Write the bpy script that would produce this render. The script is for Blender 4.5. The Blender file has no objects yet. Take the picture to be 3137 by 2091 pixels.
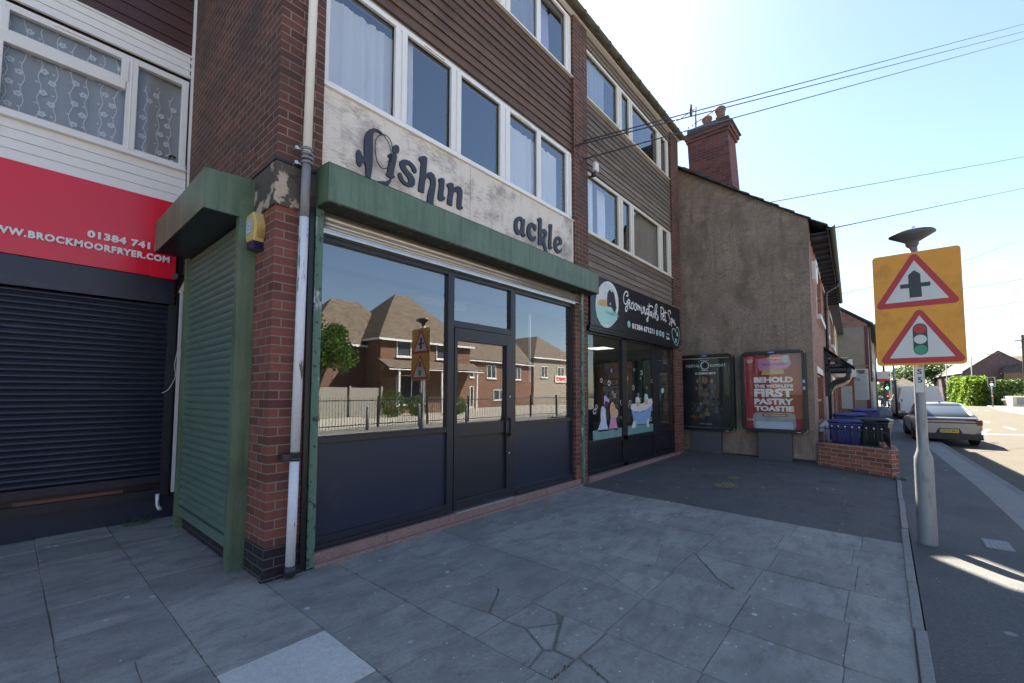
import bpy, bmesh, math, random
from mathutils import Vector, Matrix
from mathutils.geometry import tessellate_polygon
R = math.radians
rnd = random.Random(7)
S = bpy.context.scene
COL = S.collection

# ---------------------------------------------------------------- camera, sky, sun, exposure
cam = bpy.data.cameras.new('camera'); camo = bpy.data.objects.new('camera', cam); COL.objects.link(camo)
cam.sensor_width = 36.0; cam.sensor_fit = 'HORIZONTAL'
cam.lens = 36.0 * 1325.0 / 3137.0
cam.shift_x = -31.5 / 3137.0; cam.shift_y = 79.5 / 3137.0
cam.clip_start = 0.05; cam.clip_end = 3000
YAW, PIT = R(40.0), math.atan(78 / 1325.0)
CP = Vector((-1.342, -3.846, 1.55))
fh = Vector((math.cos(YAW), math.sin(YAW), 0)); rt = Vector((math.sin(YAW), -math.cos(YAW), 0)); zz = Vector((0, 0, 1))
fw = fh * math.cos(PIT) + zz * math.sin(PIT); up = zz * math.cos(PIT) - fh * math.sin(PIT)
camo.matrix_world = Matrix(((rt.x, up.x, -fw.x, CP.x), (rt.y, up.y, -fw.y, CP.y), (rt.z, up.z, -fw.z, CP.z), (0, 0, 0, 1)))
S.camera = camo

SUN_AZ, SUN_EL = 39.2, 47.6          # azimuth from +X towards +Y, elevation
W = bpy.data.worlds.new('World'); S.world = W; W.use_nodes = True
wn = W.node_tree; bg = wn.nodes['Background']
sky = wn.nodes.new('ShaderNodeTexSky'); sky.sky_type = 'NISHITA'; sky.sun_disc = False
sky.sun_elevation = R(SUN_EL); sky.sun_rotation = R(90 - SUN_AZ)
sky.air_density = 1.0; sky.dust_density = 0.45; sky.ozone_density = 1.2; sky.altitude = 100
wn.links.new(sky.outputs[0], bg.inputs[0]); bg.inputs[1].default_value = 0.05
sl = bpy.data.lights.new('sun', 'SUN'); sl.energy = 5.0; sl.angle = R(0.55); sl.color = (1.0, 0.93, 0.80)
so = bpy.data.objects.new('sun', sl); COL.objects.link(so)
sd = Vector((math.cos(R(SUN_EL)) * math.cos(R(SUN_AZ)), math.cos(R(SUN_EL)) * math.sin(R(SUN_AZ)), math.sin(R(SUN_EL))))
so.rotation_euler = sd.to_track_quat('Z', 'Y').to_euler(); so.location = (0, 0, 30)
S.view_settings.view_transform = 'Standard'; S.view_settings.look = 'None'
S.view_settings.exposure = 2.5; S.view_settings.gamma = 1.0
try:
    S.cycles.max_bounces = 8; S.cycles.transparent_max_bounces = 16; S.cycles.use_denoising = True
    S.cycles.caustics_reflective = False; S.cycles.caustics_refractive = False
except Exception: pass

# ---------------------------------------------------------------- materials
def newmat(name):
    m = bpy.data.materials.new(name); m.use_nodes = True
    nt = m.node_tree; b = nt.nodes['Principled BSDF']
    return m, nt, b
def N(nt, t, **k):
    n = nt.nodes.new(t)
    for a, v in k.items():
        if isinstance(a, str) and hasattr(n, a): setattr(n, a, v)
    return n
def mapping(nt, src='Object', scale=(1, 1, 1), rot=(0, 0, 0)):
    tc = N(nt, 'ShaderNodeTexCoord'); mp = N(nt, 'ShaderNodeMapping')
    mp.inputs['Scale'].default_value = scale; mp.inputs['Rotation'].default_value = rot
    nt.links.new(tc.outputs[src], mp.inputs[0]); return mp.outputs[0]
def noise(nt, vec, scale, detail=4, rough=.6):
    n = N(nt, 'ShaderNodeTexNoise'); n.inputs['Scale'].default_value = scale; n.inputs['Detail'].default_value = detail
    n.inputs['Roughness'].default_value = rough; nt.links.new(vec, n.inputs['Vector']); return n.outputs['Fac']
def ramp(nt, fac, stops):
    r = N(nt, 'ShaderNodeValToRGB'); e = r.color_ramp.elements
    while len(e) < len(stops): e.new(0.5)
    for q, (p, c) in zip(e, stops):
        q.position = p; q.color = (c, c, c, 1) if isinstance(c, (int, float)) else (*c, 1)
    nt.links.new(fac, r.inputs[0]); return r.outputs[0]
def mixc(nt, fac, a, b, mode='MIX'):
    m = N(nt, 'ShaderNodeMix'); m.data_type = 'RGBA'; m.blend_type = mode
    for i, v in ((0, fac), (6, a), (7, b)):
        if hasattr(v, 'links') or isinstance(v, bpy.types.NodeSocket): nt.links.new(v, m.inputs[i])
        elif i == 0: m.inputs[0].default_value = v
        else: m.inputs[i].default_value = (*v, 1)
    return m.outputs[2]
def bumpn(nt, b, h, strength=.3, dist=.01):
    n = N(nt, 'ShaderNodeBump'); n.inputs['Strength'].default_value = strength; n.inputs['Distance'].default_value = dist
    nt.links.new(h, n.inputs['Height']); nt.links.new(n.outputs[0], b.inputs['Normal'])
def dim(c, f): return tuple(x * f for x in c)

def stainit(nt, c, stains):
    for col, sc, lo, hi, amt, st in (stains or ()):
        f = noise(nt, mapping(nt, 'Object', st), sc, 7, .65)
        c = mixc(nt, ramp(nt, f, [(lo, 0.), (hi, amt)]), c, col)
    return c
def plain(name, col, rough=.6, metal=0., var=.12, scale=6., bump=.0, bscale=60., spec=.5, dirt=None, dscale=3., damt=(.55, .75), stretch=(1, 1, 1), coat=0, island=0, stains=None):
    m, nt, b = newmat(name)
    v = mapping(nt, 'Object', stretch)
    f = noise(nt, v, scale)
    c = mixc(nt, f, dim(col, 1 - var), dim(col, 1 + var))
    if island:
        g = N(nt, 'ShaderNodeNewGeometry')
        r = ramp(nt, g.outputs['Random Per Island'], [(0, 1 - island), (1, 1 + island)])
        c = mixc(nt, 1.0, c, r, 'MULTIPLY')
    if dirt:
        f2 = noise(nt, v, dscale, 8, .7)
        c = mixc(nt, ramp(nt, f2, [(damt[0], 0.), (damt[1], 1.)]), c, dirt)
    c = stainit(nt, c, stains)
    nt.links.new(c, b.inputs['Base Color'])
    b.inputs['Roughness'].default_value = rough; b.inputs['Metallic'].default_value = metal
    b.inputs['Specular IOR Level'].default_value = spec
    b.inputs['Coat Weight'].default_value = coat; b.inputs['Coat Roughness'].default_value = .05
    if bump: bumpn(nt, b, noise(nt, v, bscale, 5, .65), bump, .004)
    return m

def brick(name, c1, c2, mortar, bw=.225, rh=.075, ms=.011, grime=None, rough=.85, var=.35, off=.5):
    m, nt, b = newmat(name)
    tc = N(nt, 'ShaderNodeTexCoord')
    # wobble the joints a little so that no line is ruler-straight
    nz = N(nt, 'ShaderNodeTexNoise'); nz.inputs['Scale'].default_value = 9; nt.links.new(tc.outputs['UV'], nz.inputs['Vector'])
    vm = N(nt, 'ShaderNodeVectorMath'); vm.operation = 'MULTIPLY_ADD'; vm.inputs[1].default_value = (.007, .007, 0)
    nt.links.new(nz.outputs['Color'], vm.inputs[0]); nt.links.new(tc.outputs['UV'], vm.inputs[2])
    t = N(nt, 'ShaderNodeTexBrick'); t.offset = off
    t.inputs['Scale'].default_value = 1; t.inputs['Brick Width'].default_value = bw; t.inputs['Row Height'].default_value = rh
    t.inputs['Mortar Size'].default_value = ms / 2; t.inputs['Mortar Smooth'].default_value = .2; t.inputs['Bias'].default_value = 0
    t.inputs['Color1'].default_value = (0, 0, 0, 1); t.inputs['Color2'].default_value = (1, 1, 1, 1)
    t.inputs['Mortar'].default_value = (.5, .5, .5, 1)
    nt.links.new(vm.outputs[0], t.inputs['Vector'])
    cc = ramp(nt, t.outputs['Color'], [(0, dim(c2, .75)), (.3, c1), (.6, dim(c1, 1 + var * .5)), (.85, c2), (1, dim(c1, .6))])
    f = noise(nt, tc.outputs['UV'], 25, 6, .7)
    cc = mixc(nt, ramp(nt, f, [(.3, 0.), (.75, .55)]), cc, dim(c1, .45))
    f2 = noise(nt, tc.outputs['UV'], 1.1, 5, .65)
    mo = mixc(nt, f, dim(mortar, .7), dim(mortar, 1.2))
    c = mixc(nt, t.outputs['Fac'], cc, mo)
    if grime: c = mixc(nt, ramp(nt, f2, [(.42, 0.), (.68, .85)]), c, grime)
    nt.links.new(c, b.inputs['Base Color']); b.inputs['Roughness'].default_value = rough
    inv = N(nt, 'ShaderNodeMath'); inv.operation = 'MULTIPLY_ADD'; inv.inputs[1].default_value = -1; inv.inputs[2].default_value = 1
    nt.links.new(t.outputs['Fac'], inv.inputs[0])
    ad = N(nt, 'ShaderNodeMath'); ad.operation = 'MULTIPLY_ADD'; ad.inputs[1].default_value = .35
    nt.links.new(f, ad.inputs[0]); nt.links.new(inv.outputs[0], ad.inputs[2])
    bumpn(nt, b, ad.outputs[0], .7, .008)
    return m

def glass(name, ior=2.0, tint=(.9, .95, .96), refl=1.0):
    m = bpy.data.materials.new(name); m.use_nodes = True; nt = m.node_tree
    for n in list(nt.nodes): nt.nodes.remove(n)
    out = N(nt, 'ShaderNodeOutputMaterial'); mx = N(nt, 'ShaderNodeMixShader')
    tr = N(nt, 'ShaderNodeBsdfTransparent'); tr.inputs[0].default_value = (*tint, 1)
    gl = N(nt, 'ShaderNodeBsdfGlossy'); gl.inputs['Roughness'].default_value = 0.0; gl.inputs[0].default_value = (refl, refl, refl, 1)
    # faint waviness of float glass
    v = mapping(nt, 'Object'); bn = N(nt, 'ShaderNodeBump'); bn.inputs['Strength'].default_value = .10; bn.inputs['Distance'].default_value = .02
    nt.links.new(noise(nt, v, .9, 1, .4), bn.inputs['Height']); nt.links.new(bn.outputs[0], gl.inputs['Normal'])
    fr = N(nt, 'ShaderNodeFresnel'); gm = N(nt, 'ShaderNodeNewGeometry'); mr = N(nt, 'ShaderNodeMapRange')
    mr.inputs['To Min'].default_value = ior; mr.inputs['To Max'].default_value = 1 / ior   # same reflectance from either side of the pane
    nt.links.new(gm.outputs['Backfacing'], mr.inputs['Value']); nt.links.new(mr.outputs[0], fr.inputs[0])
    nt.links.new(fr.outputs[0], mx.inputs[0]); nt.links.new(tr.outputs[0], mx.inputs[1]); nt.links.new(gl.outputs[0], mx.inputs[2])
    nt.links.new(mx.outputs[0], out.inputs[0]); return m

def boards(name, c1, c2, rough=.7, streak=14., bump=.25, island=.25, stains=None):
    m, nt, b = newmat(name)
    v = mapping(nt, 'Object', (.6, streak, streak))
    f = noise(nt, v, 3.2, 7, .7)
    c = mixc(nt, ramp(nt, f, [(.3, 0.), (.7, 1.)]), c1, c2)
    g = N(nt, 'ShaderNodeNewGeometry')
    c = mixc(nt, 1.0, c, ramp(nt, g.outputs['Random Per Island'], [(0, 1 - island), (1, 1 + island)]), 'MULTIPLY')
    c = stainit(nt, c, stains)
    nt.links.new(c, b.inputs['Base Color']); b.inputs['Roughness'].default_value = rough
    bumpn(nt, b, f, bump, .004); return m

def peeling(name, c1, c2, scale=4., edge=(.48, .53), rough=.6, stretch=(1, 1, 1), c3=None, bump=.4):
    m, nt, b = newmat(name)
    v = mapping(nt, 'Object', stretch)
    f = noise(nt, v, scale, 8, .62)
    k = ramp(nt, f, [(edge[0], 0.), (edge[1], 1.)])
    g = noise(nt, mapping(nt, 'Object'), 35, 5)
    a = mixc(nt, g, dim(c1, .85), dim(c1, 1.15)); d = mixc(nt, g, dim(c2, .75), dim(c2, 1.2))
    c = mixc(nt, k, a, d)
    if c3:
        f3 = noise(nt, mapping(nt, 'Object', (1.3, 1.3, 1.3)), scale * 1.7, 8, .65)
        c = mixc(nt, ramp(nt, f3, [(.56, 0.), (.62, 1.)]), c, c3)
    nt.links.new(c, b.inputs['Base Color']); b.inputs['Roughness'].default_value = rough
    bumpn(nt, b, k, bump, -.003); return m

def ground_mat(name, base, speck, rough=.9, fine=240., amt=.5, patch=None, island=0, bump=.5, dots=None, stains=None):
    m, nt, b = newmat(name)
    v = mapping(nt, 'Object')
    vo = N(nt, 'ShaderNodeTexVoronoi'); vo.inputs['Scale'].default_value = fine; nt.links.new(v, vo.inputs['Vector'])
    f = noise(nt, v, 2.3, 8, .65); f2 = noise(nt, v, 38, 6, .7)
    c = mixc(nt, f, dim(base, .72), dim(base, 1.3))
    c = mixc(nt, ramp(nt, f2, [(.35, 0.), (.7, .55)]), c, dim(base, .55))
    sp = ramp(nt, vo.outputs['Color'], [(.55, 0.), (.95, amt)])
    c = mixc(nt, sp, c, speck)
    if patch:
        f3 = noise(nt, v, .8, 4, .6)
        c = mixc(nt, ramp(nt, f3, [(.5, 0.), (.72, .7)]), c, patch)
    if island:
        g = N(nt, 'ShaderNodeNewGeometry')
        c = mixc(nt, 1.0, c, ramp(nt, g.outputs['Random Per Island'], [(0, 1 - island), (1, 1 + island)]), 'MULTIPLY')
    c = stainit(nt, c, stains)
    if dots:   # droppings and gum spots
        v2 = N(nt, 'ShaderNodeTexVoronoi'); v2.inputs['Scale'].default_value = dots[1]; nt.links.new(v, v2.inputs['Vector'])
        f4 = noise(nt, v, 1.2, 3, .6)
        d = ramp(nt, v2.outputs['Distance'], [(.0, 1.), (.07, 1.), (.10, 0.)])
        g2 = N(nt, 'ShaderNodeMath'); g2.operation = 'MULTIPLY'; nt.links.new(d, g2.inputs[0]); nt.links.new(ramp(nt, f4, [(.45, 0.), (.62, .8)]), g2.inputs[1])
        c = mixc(nt, g2.outputs[0], c, dots[0])
    nt.links.new(c, b.inputs['Base Color']); b.inputs['Roughness'].default_value = rough; b.inputs['Specular IOR Level'].default_value = .35
    ad = N(nt, 'ShaderNodeMath'); ad.operation = 'MULTIPLY_ADD'; ad.inputs[1].default_value = .5
    nt.links.new(vo.outputs['Distance'], ad.inputs[0]); nt.links.new(f2, ad.inputs[2])
    bumpn(nt, b, ad.outputs[0], bump, .006); return m

def emit(name, col, st):
    m, nt, b = newmat(name); b.inputs['Base Color'].default_value = (*col, 1)
    b.inputs['Emission Color'].default_value = (*col, 1); b.inputs['Emission Strength'].default_value = st; return m

def leafmat(name, c1, c2):
    m, nt, b = newmat(name)
    g = N(nt, 'ShaderNodeNewGeometry')
    c = ramp(nt, g.outputs['Random Per Island'], [(0, c1), (.6, c2), (1, dim(c2, 1.5))])
    nt.links.new(c, b.inputs['Base Color']); b.inputs['Roughness'].default_value = .55
    tl = N(nt, 'ShaderNodeBsdfTranslucent'); nt.links.new(c, tl.inputs[0])
    mx = N(nt, 'ShaderNodeMixShader'); mx.inputs[0].default_value = .35
    out = nt.nodes['Material Output']
    nt.links.new(b.outputs[0], mx.inputs[1]); nt.links.new(tl.outputs[0], mx.inputs[2]); nt.links.new(mx.outputs[0], out.inputs[0])
    return m

def cloth(name, col, tr=.45, alpha=1.0):
    m, nt, b = newmat(name)
    v = mapping(nt, 'Object'); f = noise(nt, v, 3, 3)
    c = mixc(nt, f, dim(col, .9), dim(col, 1.05)); nt.links.new(c, b.inputs['Base Color']); b.inputs['Roughness'].default_value = .9
    tl = N(nt, 'ShaderNodeBsdfTranslucent'); nt.links.new(c, tl.inputs[0])
    mx = N(nt, 'ShaderNodeMixShader'); mx.inputs[0].default_value = tr; out = nt.nodes['Material Output']
    nt.links.new(b.outputs[0], mx.inputs[1]); nt.links.new(tl.outputs[0], mx.inputs[2])
    if alpha < 1:
        tp = N(nt, 'ShaderNodeBsdfTransparent'); m2 = N(nt, 'ShaderNodeMixShader'); m2.inputs[0].default_value = alpha
        nt.links.new(tp.outputs[0], m2.inputs[1]); nt.links.new(mx.outputs[0], m2.inputs[2]); nt.links.new(m2.outputs[0], out.inputs[0])
    else: nt.links.new(mx.outputs[0], out.inputs[0])
    return m

M = {}
M['brick'] = brick('red_brown_brick', (.17, .062, .045), (.11, .050, .044), (.30, .24, .18), grime=(.065, .046, .042), var=.5)
M['brick_low'] = brick('red_brick', (.235, .078, .056), (.15, .058, .047), (.25, .215, .175), var=.4)
M['brick_base'] = brick('dark_painted_brick', (.018, .019, .026), (.04, .022, .026), (.10, .10, .10))
M['brick_house'] = brick('house_brick', (.38, .16, .12), (.28, .13, .11), (.36, .30, .25), var=.4)
M['brick_wall'] = brick('garden_wall_brick', (.42, .16, .10), (.27, .105, .08), (.46, .40, .31), bw=.235, rh=.082, ms=.014, var=.5)
M['brick_stack'] = brick('chimney_brick', (.18, .068, .062), (.12, .052, .052), (.17, .12, .11), var=.3)
M['brick_far'] = brick('far_brick', (.20, .10, .08), (.15, .08, .07), (.2, .17, .15))
M['brick_orange'] = brick('orange_brick', (.20, .09, .055), (.14, .065, .045), (.4, .33, .26))
M['brick_gable'] = brick('purple_grey_brick', (.13, .075, .08), (.10, .06, .07), (.14, .11, .11))
M['render'] = ground_mat('pebbledash_render', (.305, .245, .195), (.46, .38, .31), fine=38, amt=.5, patch=(.20, .155, .125), bump=1.0, stains=[((.15, .125, .10), 1.3, .48, .64, .85, (1, 1, .55)), ((.42, .32, .23), 2.2, .56, .68, .7, (1, 1, 1)), ((.11, .095, .08), 5, .56, .72, .65, (1, 1, 2.4)), ((.12, .105, .09), 3, .52, .72, .6, (3, 3, .3)), ((.5, .45, .38), 9, .66, .72, .5, (1, 1, 1))])
M['render2'] = ground_mat('old_render', (.32, .275, .225), (.38, .33, .27), fine=50, amt=.3, bump=.5)
M['clad_brown'] = boards('brown_cladding', (.085, .048, .030), (.175, .100, .062), rough=.6, island=.2, stains=[((.20, .14, .11), 5, .55, .75, .5, (.5, 6, 2)), ((.05, .025, .02), 2, .5, .7, .5, (1, 1, .6))])
M['clad_brown_dk'] = boards('dark_brown_cladding', (.075, .034, .030), (.10, .046, .038), rough=.35, island=.08, bump=.08)
M['clad_grey'] = boards('weathered_grey_cladding', (.092, .074, .060), (.27, .222, .18), rough=.85, island=.25)
M['clad_white'] = plain('white_cladding', (.90, .89, .86), .45, var=.04, bump=.05, dirt=(.62, .60, .56), damt=(.6, .85))
M['upvc'] = plain('white_upvc', (.86, .85, .82), .32, var=.04, dirt=(.55, .53, .48), damt=(.62, .8))
M['upvc_cream'] = plain('cream_upvc', (.74, .70, .60), .4, var=.05)
M['green'] = plain('green_painted_steel', (.125, .195, .12), .45, var=.12, scale=3, dirt=(.045, .085, .06), dscale=2.2, damt=(.48, .8), bump=.08, bscale=11, stains=[((.028, .042, .03), 5, .46, .76, .55, (3.5, 3.5, .22)), ((.17, .27, .19), 2.5, .5, .8, .5, (2, 2, .3)), ((.05, .04, .03), 22, .66, .72, .6, (1, 1, 1))])
M['green_slat'] = plain('green_slats', (.13, .19, .155), .40, var=.14, scale=4, dirt=(.085, .14, .11), dscale=5, damt=(.5, .8))
M['green_peel'] = peeling('peeling_green_steel', (.10, .20, .14), (.45, .48, .50), 9, (.56, .6), c3=(.03, .04, .035), stretch=(1, 1, .4))
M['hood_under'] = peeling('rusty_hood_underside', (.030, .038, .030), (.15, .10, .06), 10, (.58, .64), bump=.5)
M['shutter_dark'] = plain('dark_blue_slats', (.026, .031, .052), .28, var=.1, scale=2, metal=.25, dirt=(.06, .065, .085), dscale=7, damt=(.58, .8), stretch=(.3, 1, 1))
M['anthracite'] = plain('anthracite_frame', (.021, .025, .035), .33, var=.08, scale=3)
M['anth_panel'] = plain('anthracite_panel', (.016, .026, .052), .38, var=.12, scale=1.2, stains=[((.06, .065, .07), 3, .58, .8, .4, (1, 1, 1)), ((.05, .055, .06), 9, .62, .72, .35, (6, 1, .3))])
M['black'] = plain('black_paint', (.012, .013, .018), .35, var=.1)
M['blackgloss'] = plain('black_sign_face', (.010, .012, .020), .25, var=.05)
M['steel'] = plain('galvanised_steel', (.6, .6, .6), .38, metal=.85, var=.2, scale=9)
M['galv'] = plain('weathered_galvanised_post', (.27, .29, .30), .55, metal=.2, var=.25, scale=7, stains=[((.10, .105, .10), 9, .55, .7, .6, (2, 2, .7)), ((.38, .39, .39), 25, .64, .7, .5, (1, 1, 1))], dirt=(.13, .15, .15), dscale=3, stretch=(1, 1, .3), bump=.05)
M['alu'] = plain('shutter_aluminium', (.58, .55, .50), .35, metal=.6, var=.1)
M['pipe_white'] = peeling('peeling_white_pipe', (.72, .74, .77), (.13, .17, .12), 7, (.585, .61), stretch=(2.4, 2.4, .28))
M['pipe_grey'] = plain('grey_pipe', (.24, .24, .25), .5, var=.35, scale=3, stretch=(1, 1, .5))
M['pipe_black'] = plain('black_pipe', (.03, .035, .045), .4)
M['plinth'] = ground_mat('red_granite_plinth', (.30, .20, .17), (.45, .36, .33), fine=120, amt=.6, bump=.2)
M['stone_peel'] = peeling('peeling_stone_band', (.085, .072, .06), (.48, .39, .30), 3.0, (.52, .55), c3=(.045, .038, .033), rough=.75)
M['stone_dark'] = plain('dark_painted_band', (.060, .048, .042), .7, var=.2, bump=.15)
M['ply'] = None
M['letters'] = plain('slate_blue_letters', (.036, .046, .066), .55, var=.08)
M['letters_side'] = plain('letter_edge', (.010, .012, .018), .7)
M['red_sign'] = plain('red_fascia', (.80, .018, .045), .18, var=.06, scale=1)
M['white_letter'] = plain('white_letters', (.88, .88, .88), .4, var=.03)
M['white'] = plain('white_paint', (.72, .72, .71), .5, var=.05)
M['cream'] = plain('cream_paint', (.68, .62, .45), .5, var=.05)
M['grey_panel'] = plain('slate_grey_steel', (.085, .09, .105), .5, var=.08)
M['blue_bin'] = plain('blue_bin_plastic', (.025, .034, .17), .42, var=.1)
M['green_bin'] = plain('dark_green_bin_plastic', (.012, .022, .022), .42, var=.1)
M['iron'] = plain('black_iron', (.015, .017, .022), .45)
M['alarm_yellow'] = peeling('faded_yellow_plastic', (.62, .44, .17), (.25, .16, .06), 9, (.66, .72), stretch=(1, 1, 3))
M['alarm_blue'] = plain('dark_blue_plastic', (.012, .012, .05), .3)
M['sticker'] = plain('pale_blue_sticker', (.35, .50, .66), .4, var=.15, scale=30)
M['orange'] = plain('orange_sheeting', (.72, .31, .02), .42, var=.10, scale=9, dirt=(.45, .16, .02), dscale=4, damt=(.5, .8))
M['sign_red'] = plain('sign_red', (.42, .014, .022), .4, var=.06)
M['sign_white'] = plain('sign_white', (.58, .60, .60), .4, var=.08, scale=9)
M['sign_black'] = plain('sign_black', (.018, .025, .035), .4)
M['sign_green'] = plain('sign_green', (.02, .28, .17), .4)
M['tile'] = brick('roof_tiles', (.11, .095, .085), (.075, .068, .062), (.03, .028, .028), bw=.22, rh=.19, ms=.02, off=.5)
M['tile_brown'] = brick('brown_roof_tiles', (.13, .098, .068), (.09, .07, .052), (.05, .04, .035), bw=.25, rh=.22, ms=.022, off=.5)
M['slate'] = brick('slates', (.09, .10, .12), (.07, .08, .095), (.03, .03, .035), bw=.3, rh=.24, ms=.014)
M['wood_dark'] = plain('dark_stained_timber', (.028, .030, .042), .5, bump=.1)
M['wood_frame'] = plain('orange_brown_timber', (.23, .085, .03), .5, var=.2)
M['moss'] = plain('mossy_gutter', (.10, .10, .07), .9, var=.5, scale=14, bump=.4)
M['tarmac'] = ground_mat('old_tarmac', (.105, .103, .098), (.24, .235, .22), fine=95, amt=.45, patch=(.07, .07, .068), stains=[((.055, .055, .055), 2.5, .55, .7, .7, (1, 1, 1)), ((.16, .155, .145), 1.2, .55, .75, .5, (1, 1, 1))], dots=((.5, .52, .54), 3.6))
M['tarmac_path'] = ground_mat('footway_tarmac', (.12, .118, .11), (.21, .21, .20), fine=120, amt=.5, patch=(.08, .08, .08), dots=((.5, .52, .54), 2.4))
M['road'] = ground_mat('road_asphalt', (.092, .078, .055), (.155, .135, .10), fine=90, amt=.45, patch=(.07, .063, .05))
M['concrete'] = ground_mat('concrete_edging', (.28, .27, .245), (.4, .39, .35), fine=140, amt=.4)
M['forecourt'] = ground_mat('pale_concrete_forecourt', (.30, .285, .25), (.6, .58, .52), fine=60, amt=.4)
M['kerb'] = ground_mat('kerb_stone', (.22, .22, .205), (.2, .2, .19), fine=120, amt=.4, island=.12)
M['slab'] = ground_mat('paving_slabs', (.35, .33, .29), (.43, .41, .37), fine=150, amt=.35, island=.13, bump=.4, dots=((.62, .65, .68), 4.5), patch=(.21, .205, .195), stains=[((.19, .18, .165), 3, .46, .66, .75, (1, 2.2, 1)), ((.34, .335, .30), 1.7, .55, .75, .5, (1, 1, 1)), ((.11, .105, .095), 11, .6, .72, .6, (1, 1, 1)), ((.10, .095, .09), 34, .70, .74, .6, (1, 1, 1))])
M['slab_light'] = ground_mat('light_concrete_slab', (.66, .63, .56), (.72, .71, .67), fine=160, amt=.7, bump=.5)
M['joint'] = ground_mat('joint_dirt', (.22, .205, .17), (.06, .055, .045), fine=90, amt=.4)
M['grass'] = ground_mat('rough_ground', (.06, .075, .03), (.1, .11, .05), fine=30, amt=.5)
M['mark'] = plain('road_paint', (.62, .60, .54), .7, var=.2, scale=12, dirt=(.2, .19, .17), dscale=9, damt=(.5, .7))
M['glass'] = glass('shop_glass', 2.9)
M['glass_up'] = glass('upper_glass', 3.05, (.92, .95, .97))
M['glass_fry'] = glass('flat_glass', 1.7, (.95, .97, .98))
M['glass_spa'] = glass('spa_glass', 1.75, (.85, .9, .9))
M['glass_case'] = glass('poster_glass', 1.5, (.96, .96, .96))
M['curtain'] = cloth('white_curtain', (.93, .92, .90), .12)
M['curtain_beige'] = cloth('beige_curtain', (.45, .40, .33), .2)
M['net'] = cloth('net_curtain', (.72, .76, .80), .25, alpha=.6)
M['lace'] = cloth('lace_flowers', (.80, .83, .86), .2)
M['room'] = plain('room_plaster', (.40, .38, .34), .9, var=.05)
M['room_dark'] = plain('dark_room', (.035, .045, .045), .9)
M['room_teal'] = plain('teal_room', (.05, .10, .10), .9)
M['ceil'] = plain('ceiling_tiles', (.50, .46, .38), .9, var=.05)
M['floor_int'] = plain('vinyl_floor', (.16, .14, .12), .5)
M['rubber'] = plain('tyre_rubber', (.018, .018, .019), .8)
M['rim'] = plain('alloy_rim', (.30, .30, .31), .35, metal=.7)
M['car_silver'] = plain('pale_metallic_paint', (.21, .22, .235), .28, metal=.45, var=.02, coat=.8)
M['car_white'] = plain('white_van_paint', (.62, .63, .65), .35, var=.03, coat=.4)
M['car_blue'] = plain('blue_car_paint', (.03, .10, .33), .3, coat=.6)
M['car_glass'] = plain('car_glass', (.055, .065, .075), .06, var=.05, spec=.9)
M['tail_red'] = plain('tail_lamp_red', (.16, .006, .012), .2)
M['plastic'] = plain('black_plastic', (.020, .021, .024), .55)
M['plate'] = plain('yellow_plate', (.72, .55, .05), .4, var=.03)
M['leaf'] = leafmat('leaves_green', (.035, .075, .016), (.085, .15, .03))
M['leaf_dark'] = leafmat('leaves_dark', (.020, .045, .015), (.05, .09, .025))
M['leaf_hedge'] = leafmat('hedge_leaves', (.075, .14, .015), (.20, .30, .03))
M['bark'] = plain('bark', (.09, .07, .05), .9, var=.3, bump=.5, bscale=12)
M['moss_joint'] = plain('joint_moss', (.06, .062, .035), .95, var=.4, scale=20)
M['straw'] = plain('straw', (.40, .31, .13), .9, var=.3, scale=20)
M['weed'] = plain('weed', (.06, .11, .03), .8)
M['teal'] = plain('teal_print', (.25, .62, .55), .4, var=.25, scale=7)
M['mint'] = plain('mint_print', (.40, .72, .64), .4, var=.05)
M['decal_floor'] = plain('teal_green_print', (.16, .33, .30), .5, var=.4, scale=6)
M['skin'] = plain('skin', (.45, .26, .19), .6)
M['denim'] = plain('denim', (.12, .20, .33), .8)
M['red_paint'] = plain('maroon_paint', (.11, .022, .024), .5)
M['poster_dark'] = plain('poster_dark', (.010, .016, .018), .5, var=.5, scale=3)
M['poster_red'] = plain('poster_red', (.34, .022, .028), .5, var=.18, scale=2.5)
M['poster_brick'] = brick('poster_painted_brick', (.42, .075, .05), (.36, .06, .045), (.30, .05, .04), bw=.1, rh=.035, ms=.004)
M['toast'] = plain('toast_print', (.62, .42, .17), .6, var=.35, scale=16)
M['pink'] = plain('pink_print', (.62, .28, .45), .6, var=.2, scale=12)
M['ltblue'] = plain('light_blue_print', (.50, .64, .76), .6, var=.2, scale=12)
M['tubblue'] = plain('tub_blue_print', (.22, .42, .68), .6, var=.18, scale=9)
M['blond'] = plain('blond_print', (.62, .45, .30), .6, var=.2, scale=14)
M['lilac'] = plain('lilac_print', (.48, .42, .68), .6)
M['chrome_print'] = plain('steel_print', (.33, .36, .38), .4, var=.45, scale=5)
M['global_blue'] = plain('blue_label', (.02, .14, .50), .4)
M['brass'] = plain('tarnished_corner', (.30, .24, .12), .45, metal=.5)
M['faded'] = plain('faded_poster', (.42, .44, .43), .7, var=.25, scale=6, dirt=(.28, .32, .28), dscale=3)
M['terracotta'] = plain('terracotta_pot', (.20, .115, .08), .8, var=.2)
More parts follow.
